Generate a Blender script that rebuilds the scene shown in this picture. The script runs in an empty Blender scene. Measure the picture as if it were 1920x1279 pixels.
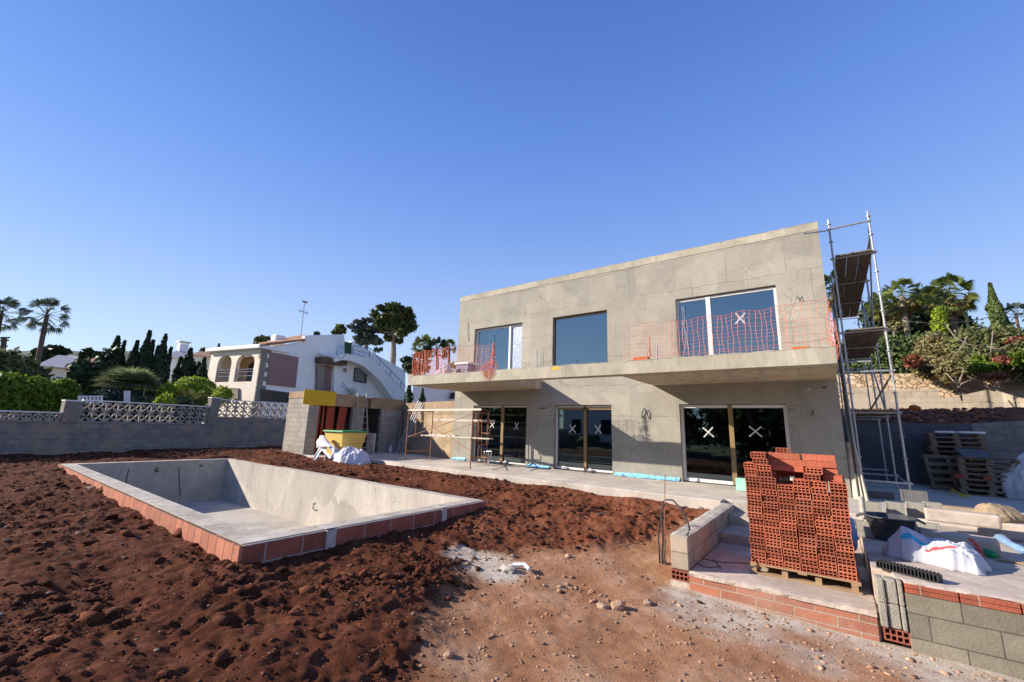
import bpy, bmesh, math, random
import numpy as np
from mathutils import Vector, Matrix
random.seed(7); rng = np.random.default_rng(7)
SC = bpy.context.scene; COL = SC.collection
# ---------------------------------------------------------------- camera, sky, sun
CAM = np.array([9.1567231, -13.66520802, 1.43898442]); FPX = 786.43159277
YAW, PITCH, ROLL = math.radians(36.77793452), math.radians(11.61619403), math.radians(1.80694807)
_cy, _sy = math.cos(YAW), math.sin(YAW)
FW = np.array([-_sy*math.cos(PITCH), _cy*math.cos(PITCH), math.sin(PITCH)])
_r = np.array([_cy, _sy, 0.]); _u = np.cross(_r, FW)
RT = math.cos(ROLL)*_r + math.sin(ROLL)*_u; UP = -math.sin(ROLL)*_r + math.cos(ROLL)*_u
cd = bpy.data.cameras.new('camera'); co = bpy.data.objects.new('camera', cd); COL.objects.link(co)
cd.sensor_width = 36; cd.lens = FPX/1920*36; cd.clip_end = 3000; cd.clip_start = 0.05
co.matrix_world = Matrix(((RT[0], UP[0], -FW[0], CAM[0]), (RT[1], UP[1], -FW[1], CAM[1]), (RT[2], UP[2], -FW[2], CAM[2]), (0, 0, 0, 1)))
SC.camera = co
SUN = Vector((1.45, 1.0, -0.826)).normalized()          # direction the light travels
ELEV = math.asin(-SUN.z); AZ = math.atan2(-SUN.x, -SUN.y)
w = bpy.data.worlds.new('World'); SC.world = w; w.use_nodes = True
nt = w.node_tree; bg = nt.nodes['Background']
sky = nt.nodes.new('ShaderNodeTexSky'); sky.sky_type = 'NISHITA'; sky.sun_disc = False
sky.sun_elevation = ELEV; sky.sun_rotation = AZ; sky.air_density = 1.0; sky.dust_density = 0.1; sky.ozone_density = 3.5; sky.altitude = 50
hs = nt.nodes.new('ShaderNodeHueSaturation'); hs.inputs['Saturation'].default_value = 1.12; hs.inputs['Value'].default_value = 1.25
wtc = nt.nodes.new('ShaderNodeTexCoord'); wsp = nt.nodes.new('ShaderNodeSeparateXYZ'); wcr = nt.nodes.new('ShaderNodeValToRGB'); el = wcr.color_ramp.elements; wcr.color_ramp.interpolation = 'B_SPLINE'
for p_, c_ in ((0.0, (.72, .80, .95)), (.10, (.64, .76, .97)), (.25, (.42, .58, .97)), (.42, (.235, .41, .93)), (.6, (.145, .30, .84)), (.8, (.075, .172, .60)), (1.0, (.10, .18, .50))):
    k_ = el[0] if p_ == 0 else el[-1] if p_ == 1 else el.new(p_); k_.color = (*c_, 1)
nt.links.new(wtc.outputs['Generated'], wsp.inputs[0]); nt.links.new(wsp.outputs['Z'], wcr.inputs[0])
wsc = nt.nodes.new('ShaderNodeVectorMath'); wsc.operation = 'SCALE'; wsc.inputs['Scale'].default_value = 4.85; nt.links.new(wcr.outputs[0], wsc.inputs[0])
wmx = nt.nodes.new('ShaderNodeMixRGB'); wmx.inputs[0].default_value = .82; nt.links.new(sky.outputs[0], hs.inputs['Color']); nt.links.new(hs.outputs[0], wmx.inputs[1]); nt.links.new(wsc.outputs[0], wmx.inputs[2]); nt.links.new(wmx.outputs[0], bg.inputs[0]); bg.inputs[1].default_value = 0.11
sl = bpy.data.lights.new('sun', 'SUN'); sl.energy = 5.0; sl.angle = math.radians(0.5); sl.color = (1.0, 0.90, 0.77)
so = bpy.data.objects.new('sun', sl); COL.objects.link(so); so.rotation_euler = SUN.to_track_quat('-Z', 'Y').to_euler(); so.location = (-20, -20, 30)
SC.view_settings.view_transform = 'Standard'; SC.view_settings.look = 'None'; SC.view_settings.gamma = 1; SC.view_settings.exposure = 0.85
SC.cycles.max_bounces = 6; SC.cycles.transparent_max_bounces = 12

# ---------------------------------------------------------------- measuring helpers (photo pixel -> point on a world plane)
def ray(u, v): return FW + RT*(u-960)/FPX - UP*(v-639.5)/FPX
def at(u, v, x=None, y=None, z=None):
    d = ray(u, v); i, val = (0, x) if x is not None else (1, y) if y is not None else (2, z)
    return Vector(CAM + d*(val-CAM[i])/d[i])
def far(u, v, D):
    d = ray(u, v); return Vector(CAM + d*D/math.hypot(d[0], d[1]))
def onpl(u, v, o, n):
    d = ray(u, v); n = np.array(n); return Vector(CAM + d*(np.dot(np.array(o)-CAM, n)/np.dot(d, n)))

# ---------------------------------------------------------------- materials
MATS = {}
def mat(name, col, rough=0.8, col2=None, scale=8, bump=0.0, bscale=30, metal=0.0, stretch=None, detail=5, spec=0.3, island=0.0, w=0.5):
    if name in MATS: return MATS[name]
    m = bpy.data.materials.new(name); m.use_nodes = True; t = m.node_tree; N = t.nodes; L = t.links
    b = N['Principled BSDF']; b.inputs['Roughness'].default_value = rough; b.inputs['Metallic'].default_value = metal
    b.inputs['Specular IOR Level'].default_value = spec
    tc = N.new('ShaderNodeTexCoord'); vec = tc.outputs['Object']
    if stretch:
        mp = N.new('ShaderNodeMapping'); mp.inputs['Scale'].default_value = stretch; L.new(vec, mp.inputs[0]); vec = mp.outputs[0]
    c1 = (*col, 1); c2 = (*(col2 or tuple(c*0.75 for c in col)), 1)
    nz = N.new('ShaderNodeTexNoise'); nz.inputs['Scale'].default_value = scale; nz.inputs['Detail'].default_value = detail; nz.inputs['Roughness'].default_value = 0.65; L.new(vec, nz.inputs[0])
    cr = N.new('ShaderNodeValToRGB'); cr.color_ramp.elements[0].position = 0.5-w/2+0.03; cr.color_ramp.elements[1].position = 0.5+w/2-0.03
    cr.color_ramp.elements[0].color = c2; cr.color_ramp.elements[1].color = c1
    L.new(nz.outputs[0], cr.inputs[0]); out = cr.outputs[0]
    if island:
        g = N.new('ShaderNodeNewGeometry'); mr = N.new('ShaderNodeMapRange'); mr.inputs[3].default_value = 1-island; mr.inputs[4].default_value = 1+island
        L.new(g.outputs['Random Per Island'], mr.inputs[0]); h = N.new('ShaderNodeHueSaturation'); L.new(out, h.inputs['Color']); L.new(mr.outputs[0], h.inputs['Value']); out = h.outputs[0]
    L.new(out, b.inputs['Base Color'])
    if bump:
        n2 = N.new('ShaderNodeTexNoise'); n2.inputs['Scale'].default_value = bscale; n2.inputs['Detail'].default_value = 6; L.new(vec, n2.inputs[0])
        bp = N.new('ShaderNodeBump'); bp.inputs['Strength'].default_value = bump; bp.inputs['Distance'].default_value = 0.02; L.new(n2.outputs[0], bp.inputs['Height']); L.new(bp.outputs[0], b.inputs['Normal'])
    MATS[name] = m; return m

def leafmat(name, c1, c2, trans=0.25):
    m = mat(name, c1, 0.6, c2, scale=1.2, island=0.45, spec=0.35, w=0.6)
    b = m.node_tree.nodes['Principled BSDF']
    if trans and not m.get('tr'):
        t = m.node_tree; tr = t.nodes.new('ShaderNodeBsdfTranslucent'); mx = t.nodes.new('ShaderNodeMixShader'); mx.inputs[0].default_value = trans
        src = b.inputs['Base Color'].links[0].from_socket; t.links.new(src, tr.inputs[0])
        t.links.new(b.outputs[0], mx.inputs[1]); t.links.new(tr.outputs[0], mx.inputs[2]); t.links.new(mx.outputs[0], t.nodes['Material Output'].inputs[0]); m['tr'] = 1
    return m

def coursed(name, ax, ca, cb, mortar, bw=0.4, bh=0.2, ms=0.012, rough=0.9, bump=0.5, off=(0, 0), stain=None, squash=0.5):
    """masonry: ax = horizontal world direction of the wall; z is up"""
    m = bpy.data.materials.new(name); m.use_nodes = True; t = m.node_tree; N = t.nodes; L = t.links
    b = N['Principled BSDF']; b.inputs['Roughness'].default_value = rough; b.inputs['Specular IOR Level'].default_value = 0.2
    tc = N.new('ShaderNodeTexCoord'); dp = N.new('ShaderNodeVectorMath'); dp.operation = 'DOT_PRODUCT'; dp.inputs[1].default_value = (ax[0], ax[1], 0)
    L.new(tc.outputs['Object'], dp.inputs[0]); sp = N.new('ShaderNodeSeparateXYZ'); L.new(tc.outputs['Object'], sp.inputs[0])
    cb_ = N.new('ShaderNodeCombineXYZ')
    a1 = N.new('ShaderNodeMath'); a1.operation = 'ADD'; a1.inputs[1].default_value = off[0]+50*bw; L.new(dp.outputs['Value'], a1.inputs[0])
    a2 = N.new('ShaderNodeMath'); a2.operation = 'ADD'; a2.inputs[1].default_value = off[1]+50*bh; L.new(sp.outputs['Z'], a2.inputs[0])
    L.new(a1.outputs[0], cb_.inputs[0]); L.new(a2.outputs[0], cb_.inputs[1])
    nd = N.new('ShaderNodeTexNoise'); nd.inputs['Scale'].default_value = 5; L.new(tc.outputs['Object'], nd.inputs[0])
    ad = N.new('ShaderNodeVectorMath'); ad.operation = 'MULTIPLY_ADD'; ad.inputs[1].default_value = (0.012,)*3; L.new(nd.outputs['Color'], ad.inputs[0]); L.new(cb_.outputs[0], ad.inputs[2])
    br = N.new('ShaderNodeTexBrick'); br.inputs['Scale'].default_value = 1; br.inputs['Brick Width'].default_value = bw; br.inputs['Row Height'].default_value = bh
    br.inputs['Mortar Size'].default_value = ms; br.inputs['Mortar Smooth'].default_value = 0.3; br.inputs['Color1'].default_value = (*ca, 1); br.inputs['Color2'].default_value = (*cb, 1); br.inputs['Mortar'].default_value = (*mortar, 1)
    br.offset = squash
    L.new(ad.outputs[0], br.inputs[0])
    nz = N.new('ShaderNodeTexNoise'); nz.inputs['Scale'].default_value = 2.2; nz.inputs['Detail'].default_value = 8; nz.inputs['Roughness'].default_value = 0.7; L.new(tc.outputs['Object'], nz.inputs[0])
    mr = N.new('ShaderNodeMapRange'); mr.inputs[1].default_value = 0.3; mr.inputs[2].default_value = 0.7; mr.inputs[3].default_value = 0.72; mr.inputs[4].default_value = 1.2; L.new(nz.outputs[0], mr.inputs[0])
    h = N.new('ShaderNodeHueSaturation'); L.new(br.outputs['Color'], h.inputs['Color']); L.new(mr.outputs[0], h.inputs['Value']); out = h.outputs[0]
    if stain:
        n3 = N.new('ShaderNodeTexNoise'); n3.inputs['Scale'].default_value = 1.1; n3.inputs['Detail'].default_value = 6; L.new(tc.outputs['Object'], n3.inputs[0])
        r3 = N.new('ShaderNodeMapRange'); r3.inputs[1].default_value = 0.48; r3.inputs[2].default_value = 0.66; L.new(n3.outputs[0], r3.inputs[0])
        mx = N.new('ShaderNodeMixRGB'); mx.inputs[2].default_value = (*stain, 1); L.new(r3.outputs[0], mx.inputs[0]); L.new(out, mx.inputs[1]); out = mx.outputs[0]
    L.new(out, b.inputs['Base Color'])
    n2 = N.new('ShaderNodeTexNoise'); n2.inputs['Scale'].default_value = 45; n2.inputs['Detail'].default_value = 4; L.new(tc.outputs['Object'], n2.inputs[0])
    mm = N.new('ShaderNodeMath'); mm.operation = 'MULTIPLY_ADD'; mm.inputs[1].default_value = -1.2; L.new(br.outputs['Fac'], mm.inputs[0]); L.new(n2.outputs[0], mm.inputs[2])
    bp = N.new('ShaderNodeBump'); bp.inputs['Strength'].default_value = bump; bp.inputs['Distance'].default_value = 0.012; L.new(mm.outputs[0], bp.inputs['Height']); L.new(bp.outputs[0], b.inputs['Normal'])
    MATS[name] = m; return m

def concrete(name, light, dark, pv=(.86, 1.1), panels=None, cracks=True, patch=1.0, bump=0.35, rough=0.9, vert=False, crackw=0.012, crackd=0.45):
    m = bpy.data.materials.new(name); m.use_nodes = True; t = m.node_tree; N = t.nodes; L = t.links
    b = N['Principled BSDF']; b.inputs['Roughness'].default_value = rough; b.inputs['Specular IOR Level'].default_value = 0.25
    tc = N.new('ShaderNodeTexCoord'); V = tc.outputs['Object']
    if vert:
        mp0 = N.new('ShaderNodeMapping'); mp0.inputs['Scale'].default_value = (1, 1, 0.35); L.new(V, mp0.inputs[0]); Vn = mp0.outputs[0]
    else: Vn = V
    nz = N.new('ShaderNodeTexNoise'); nz.inputs['Scale'].default_value = 1.1*patch; nz.inputs['Detail'].default_value = 9; nz.inputs['Roughness'].default_value = 0.68; nz.inputs['Distortion'].default_value = 0.6; L.new(Vn, nz.inputs[0])
    cr = N.new('ShaderNodeValToRGB'); e = cr.color_ramp.elements; e[0].position = 0.33; e[0].color = (*dark, 1); e[1].position = 0.66; e[1].color = (*light, 1)
    L.new(nz.outputs[0], cr.inputs[0])
    # trowelled patches with hard edges
    nd = N.new('ShaderNodeTexNoise'); nd.inputs['Scale'].default_value = 2.5; nd.inputs['Detail'].default_value = 4; L.new(V, nd.inputs[0])
    ad = N.new('ShaderNodeVectorMath'); ad.operation = 'MULTIPLY_ADD'; ad.inputs[1].default_value = (0.35,)*3; L.new(nd.outputs['Color'], ad.inputs[0]); L.new(V, ad.inputs[2])
    vo = N.new('ShaderNodeTexVoronoi'); vo.inputs['Scale'].default_value = 0.75*patch; L.new(ad.outputs[0], vo.inputs[0])
    mr = N.new('ShaderNodeMapRange'); mr.inputs[3].default_value = pv[0]; mr.inputs[4].default_value = pv[1]
    sx = N.new('ShaderNodeSeparateColor'); L.new(vo.outputs['Color'], sx.inputs[0]); L.new(sx.outputs[0], mr.inputs[0])
    h = N.new('ShaderNodeHueSaturation'); L.new(cr.outputs[0], h.inputs['Color']); L.new(mr.outputs[0], h.inputs['Value']); out = h.outputs[0]
    # small speckle
    n4 = N.new('ShaderNodeTexNoise'); n4.inputs['Scale'].default_value = 14; n4.inputs['Detail'].default_value = 8; n4.inputs['Roughness'].default_value = 0.8; L.new(Vn, n4.inputs[0])
    r4 = N.new('ShaderNodeMapRange'); r4.inputs[1].default_value = 0.3; r4.inputs[2].default_value = 0.7; r4.inputs[3].default_value = 0.85; r4.inputs[4].default_value = 1.12; L.new(n4.outputs[0], r4.inputs[0])
    h2 = N.new('ShaderNodeHueSaturation'); L.new(out, h2.inputs['Color']); L.new(r4.outputs[0], h2.inputs['Value']); out = h2.outputs[0]
    height = n4.outputs[0]
    if cracks:
        n5 = N.new('ShaderNodeTexNoise'); n5.inputs['Scale'].default_value = 3.5; n5.inputs['Detail'].default_value = 6; L.new(V, n5.inputs[0])
        a5 = N.new('ShaderNodeVectorMath'); a5.operation = 'MULTIPLY_ADD'; a5.inputs[1].default_value = (0.3,)*3; L.new(n5.outputs['Color'], a5.inputs[0]); L.new(V, a5.inputs[2])
        v5 = N.new('ShaderNodeTexVoronoi'); v5.feature = 'DISTANCE_TO_EDGE'; v5.inputs['Scale'].default_value = 0.9*patch; L.new(a5.outputs[0], v5.inputs[0])
        r5 = N.new('ShaderNodeMapRange'); r5.inputs[1].default_value = 0.0; r5.inputs[2].default_value = crackw; r5.inputs[3].default_value = 1; r5.inputs[4].default_value = 0; L.new(v5.outputs[0], r5.inputs[0])
        # break cracks up
        n6 = N.new('ShaderNodeTexNoise'); n6.inputs['Scale'].default_value = 1.7; L.new(V, n6.inputs[0]); r6 = N.new('ShaderNodeMapRange'); r6.inputs[1].default_value = 0.45; r6.inputs[2].default_value = 0.6; L.new(n6.outputs[0], r6.inputs[0])
        mu = N.new('ShaderNodeMath'); mu.operation = 'MULTIPLY'; L.new(r5.outputs[0], mu.inputs[0]); L.new(r6.outputs[0], mu.inputs[1])
        mu2 = N.new('ShaderNodeMath'); mu2.operation = 'MULTIPLY'; mu2.inputs[1].default_value = crackd; L.new(mu.outputs[0], mu2.inputs[0])
        mx = N.new('ShaderNodeMixRGB'); mx.inputs[2].default_value = (dark[0]*.35, dark[1]*.33, dark[2]*.3, 1); L.new(mu2.outputs[0], mx.inputs[0]); L.new(out, mx.inputs[1]); out = mx.outputs[0]
        hh = N.new('ShaderNodeMath'); hh.operation = 'SUBTRACT'; L.new(n4.outputs[0], hh.inputs[0]); L.new(mu.outputs[0], hh.inputs[1]); height = hh.outputs[0]
    if panels:
        sp = N.new('ShaderNodeSeparateXYZ'); L.new(V, sp.inputs[0]); cb = N.new('ShaderNodeCombineXYZ'); L.new(sp.outputs[0], cb.inputs[0]); L.new(sp.outputs[2], cb.inputs[1])
        n7 = N.new('ShaderNodeTexNoise'); n7.inputs['Scale'].default_value = 2.2; n7.inputs['Detail'].default_value = 7; L.new(V, n7.inputs[0]); a7 = N.new('ShaderNodeVectorMath'); a7.operation = 'MULTIPLY_ADD'; a7.inputs[1].default_value = (0.22,)*3; L.new(n7.outputs['Color'], a7.inputs[0]); L.new(cb.outputs[0], a7.inputs[2])
        for (bw_, bh_, ms_, dk, lo_) in ((1.55, 1.02, .009, .55, .42), (.72, .93, .005, .45, .52)):
            br = N.new('ShaderNodeTexBrick'); br.inputs['Scale'].default_value = 1; br.inputs['Brick Width'].default_value = bw_; br.inputs['Row Height'].default_value = bh_; br.inputs['Mortar Size'].default_value = ms_; br.inputs['Mortar Smooth'].default_value = .2
            br.inputs['Color1'].default_value = (.93, .93, .93, 1); br.inputs['Color2'].default_value = (1.06, 1.055, 1.04, 1); br.inputs['Mortar'].default_value = (1, 1, 1, 1); br.offset = .37; L.new(a7.outputs[0], br.inputs[0])
            m7 = N.new('ShaderNodeMixRGB'); m7.blend_type = 'MULTIPLY'; m7.inputs[0].default_value = 1; L.new(out, m7.inputs[1]); L.new(br.outputs['Color'], m7.inputs[2]); out = m7.outputs[0]
            n8 = N.new('ShaderNodeTexNoise'); n8.inputs['Scale'].default_value = 1.3; n8.inputs['Detail'].default_value = 3; n8.noise_dimensions = '3D'; ofs = N.new('ShaderNodeVectorMath'); ofs.operation = 'ADD'; ofs.inputs[1].default_value = (bw_*9, 3, 5); L.new(V, ofs.inputs[0]); L.new(ofs.outputs[0], n8.inputs[0])
            r8 = N.new('ShaderNodeMapRange'); r8.inputs[1].default_value = lo_; r8.inputs[2].default_value = lo_+.12; L.new(n8.outputs[0], r8.inputs[0]); u8 = N.new('ShaderNodeMath'); u8.operation = 'MULTIPLY'; L.new(br.outputs['Fac'], u8.inputs[0]); L.new(r8.outputs[0], u8.inputs[1]); w8 = N.new('ShaderNodeMath'); w8.operation = 'MULTIPLY'; w8.inputs[1].default_value = dk; L.new(u8.outputs[0], w8.inputs[0])
            x8 = N.new('ShaderNodeMixRGB'); x8.inputs[2].default_value = (dark[0]*.4, dark[1]*.38, dark[2]*.34, 1); L.new(w8.outputs[0], x8.inputs[0]); L.new(out, x8.inputs[1]); out = x8.outputs[0]
            h8 = N.new('ShaderNodeMath'); h8.operation = 'MULTIPLY_ADD'; h8.inputs[1].default_value = -.8; L.new(u8.outputs[0], h8.inputs[0]); L.new(height, h8.inputs[2]); height = h8.outputs[0]
    L.new(out, b.inputs['Base Color'])
    bp = N.new('ShaderNodeBump'); bp.inputs['Strength'].default_value = bump; bp.inputs['Distance'].default_value = 0.02; L.new(height, bp.inputs['Height']); L.new(bp.outputs[0], b.inputs['Normal'])
    MATS[name] = m; return m

def glassmat(name, tint, fac):
    m = bpy.data.materials.new(name); m.use_nodes = True; t = m.node_tree; N = t.nodes; L = t.links
    for n in list(N):
        if n.type != 'OUTPUT_MATERIAL': N.remove(n)
    g = N.new('ShaderNodeBsdfGlossy'); g.inputs['Roughness'].default_value = 0.015; g.inputs[0].default_value = (0.62, 0.80, 0.86, 1)
    tr = N.new('ShaderNodeBsdfTransparent'); tr.inputs[0].default_value = (*tint, 1)
    lw = N.new('ShaderNodeFresnel'); lw.inputs[0].default_value = 1.5
    mm = N.new('ShaderNodeMath'); mm.operation = 'ADD'; mm.inputs[1].default_value = fac; mm.use_clamp = True; L.new(lw.outputs[0], mm.inputs[0])
    mx = N.new('ShaderNodeMixShader'); L.new(mm.outputs[0], mx.inputs[0]); L.new(tr.outputs[0], mx.inputs[1]); L.new(g.outputs[0], mx.inputs[2])
    L.new(mx.outputs[0], [n for n in N if n.type == 'OUTPUT_MATERIAL'][0].inputs[0]); MATS[name] = m; return m

M = {}
M['render'] = concrete('grey_render', (0.364, 0.341, 0.288), (0.300, 0.280, 0.234), pv=(.92, 1.06), panels=True, crackw=0.009, crackd=0.5)
M['beamc'] = concrete('cast_concrete', (0.46, 0.42, 0.33), (0.34, 0.31, 0.235), cracks=False, patch=1.6, vert=True)
M['slab'] = concrete('slab_concrete', (0.56, 0.50, 0.43), (0.41, 0.365, 0.31), patch=1.3)
M['poolc'] = concrete('pool_render', (0.49, 0.445, 0.38), (0.36, 0.325, 0.28), patch=1.2, vert=True, crackw=0.008)
M['rim'] = concrete('rim_mortar', (0.50, 0.455, 0.40), (0.31, 0.275, 0.22), patch=3, cracks=False)
M['pinkc'] = concrete('rough_terrace', (0.54, 0.45, 0.37), (0.38, 0.31, 0.25), patch=2)
M['tan'] = concrete('tan_board_concrete', (0.40, 0.30, 0.19), (0.27, 0.20, 0.13), patch=1.8)
M['wood_beam'] = concrete('board_beam', (0.36, 0.26, 0.165), (0.25, 0.18, 0.115), patch=1.5, crackd=.3)
M['dark_wall'] = concrete('dark_render', (0.12, 0.13, 0.15), (0.085, 0.09, 0.10), patch=1.5)  # dark blue-grey smooth render
M['white_wall'] = mat('white_paint', (0.90, 0.88, 0.85), 0.85, (0.80, 0.78, 0.75), 2, 0.2, 20)
M['cream'] = mat('cream_paint', (0.82, 0.74, 0.64), 0.85, (0.7, 0.61, 0.5), 2, 0.15, 20)
M['stone_trim'] = mat('stone_trim', (0.32, 0.27, 0.22), 0.9, (0.18, 0.16, 0.14), 6, 0.4, 20)
M['pvc'] = mat('white_pvc', (0.72, 0.71, 0.69), 0.4, (0.6, 0.58, 0.55), 9)
M['tanframe'] = mat('tan_tape_frame', (0.28, 0.19, 0.09), 0.6, (0.2, 0.13, 0.06), 12)
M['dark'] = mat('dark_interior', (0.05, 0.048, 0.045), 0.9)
M['interior'] = mat('darkened_plaster', (0.10, 0.095, 0.09), 0.9, (0.06, 0.055, 0.05), 2)  # grey room walls, with the gloom of unlit rooms put into the colour
M['tape'] = mat('white_tape', (0.58, 0.57, 0.56), 0.6)
M['film'] = mat('milky_film', (0.45, 0.52, 0.62), 0.25, (0.22, 0.27, 0.36), 6, 0.9, 9, stretch=(4, 1, 0.9), spec=0.8)
M['glass_up'] = glassmat('window_glass_blue', (0.3, 0.34, 0.38), 0.27)
M['glass_lo'] = glassmat('door_glass', (0.35, 0.36, 0.36), 0.12)
M['steel'] = mat('galvanised_steel', (0.50, 0.50, 0.50), 0.42, (0.30, 0.29, 0.28), 14, 0.15, 30, metal=0.55)
M['rust'] = mat('rusty_tube', (0.36, 0.15, 0.075), 0.7, (0.22, 0.10, 0.06), 10, 0.3, 60)
M['plank'] = mat('weathered_plank', (0.19, 0.15, 0.12), 0.85, (0.10, 0.08, 0.065), 5, 0.5, 25, stretch=(1, 0.25, 1))
M['pallet'] = mat('pallet_wood', (0.42, 0.28, 0.16), 0.85, (0.24, 0.155, 0.09), 6, 0.5, 25, stretch=(0.4, 3, 3))
M['oldpallet'] = mat('old_pallet_wood', (0.26, 0.19, 0.13), 0.85, (0.13, 0.10, 0.075), 6, 0.5, 25, stretch=(0.4, 3, 3))
M['net'] = mat('orange_mesh', (0.85, 0.17, 0.06), 0.5, (0.75, 0.13, 0.05), 5)
M['netp'] = mat('faded_orange_mesh', (0.85, 0.30, 0.20), 0.5, (0.8, 0.2, 0.12), 5)
M['clay'] = mat('clay_brick', (0.32, 0.10, 0.06), 0.85, (0.22, 0.07, 0.045), 9, 0.4, 60, island=0)
M['clay_or'] = mat('orange_clay', (0.55, 0.13, 0.03), 0.85, (0.45, 0.1, 0.025), 9)
M['blockg'] = mat('grey_block', (0.36, 0.335, 0.28), 0.95, (0.24, 0.22, 0.18), 6, 0.6, 70)
M['darkgrey_block'] = mat('dark_grey_block', (0.15, 0.145, 0.14), 0.95, (0.10, 0.10, 0.10), 6, 0.6, 70)
M['rubber'] = mat('black_rubber', (0.025, 0.028, 0.038), 0.5, (0.09, 0.09, 0.095), 7, 0.3, 30)
M['blackpl'] = mat('black_plastic', (0.015, 0.015, 0.018), 0.4, spec=0.5)
M['bag'] = mat('white_woven_bag', (0.66, 0.66, 0.69), 0.7, (0.5, 0.5, 0.54), 3, 0.5, 12)
M['bagblue'] = mat('blue_print', (0.10, 0.42, 0.58), 0.7)
M['bagred'] = mat('red_print', (0.55, 0.09, 0.07), 0.7)
M['ink'] = mat('black_print', (0.05, 0.06, 0.10), 0.7)
M['bluesheet'] = mat('blue_sheet', (0.10, 0.42, 0.72), 0.4, (0.3, 0.6, 0.8), 20, 0.8, 15)
M['paleblue'] = mat('pale_blue_sheet', (0.10, 0.20, 0.36), 0.35, (0.22, 0.34, 0.5), 4, 0.4, 9)
M['yellow'] = mat('yellow_panel', (0.66, 0.42, 0.02), 0.6, (0.55, 0.33, 0.02), 4)
M['paleyellow'] = mat('pale_yellow_plastic', (0.80, 0.57, 0.17), 0.5, (0.72, 0.5, 0.14), 4)
M['green'] = mat('green_plastic', (0.03, 0.30, 0.09), 0.4)
M['mint'] = mat('mint_board', (0.18, 0.50, 0.36), 0.6, (0.45, 0.68, 0.58), 3)
M['redboard'] = mat('red_board', (0.33, 0.055, 0.03), 0.7, (0.22, 0.04, 0.025), 5)
M['alu'] = mat('aluminium', (0.36, 0.37, 0.39), 0.6, (0.2, 0.21, 0.23), 10, metal=0.1)
M['bark'] = mat('bark', (0.16, 0.11, 0.075), 0.95, (0.08, 0.055, 0.04), 8, 0.6, 25)
M['palebark'] = mat('pale_bark', (0.28, 0.23, 0.18), 0.95, (0.18, 0.14, 0.11), 8, 0.6, 25)
M['tile'] = mat('terracotta_tile', (0.42, 0.22, 0.13), 0.85, (0.26, 0.14, 0.09), 5, 0.8, 14, stretch=(3, 3, 3))
M['grate'] = mat('black_grate', (0.02, 0.02, 0.023), 0.45, spec=0.4)
M['cable'] = mat('dark_conduit', (0.05, 0.045, 0.045), 0.6)
M['iron'] = mat('painted_iron', (0.16, 0.18, 0.27), 0.6)
M['roofgrey'] = mat('pale_grey_roof', (0.36, 0.36, 0.38), 0.9, (0.3, 0.3, 0.32), 4)
M['dirtywhite'] = mat('dirty_white_plastic', (.56, .53, .49), .7, (.36, .30, .25), 7, .3, 20)
M['plasticw'] = mat('white_plastic', (0.75, 0.75, 0.76), 0.4)
M['hill'] = mat('hazed_scrub', (0.045, 0.065, 0.045), 0.95, (0.075, 0.095, 0.075), 0.08, 0.9, 0.3)  # slight distance haze put into the dark green
M['yellowleaf'] = mat('yellow_strap', (0.55, 0.38, 0.02), 0.6)
M['plaster'] = mat('spilt_plaster', (0.60, 0.55, 0.48), 0.95, (0.42, 0.33, 0.25), 5, 0.8, 25)

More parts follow.
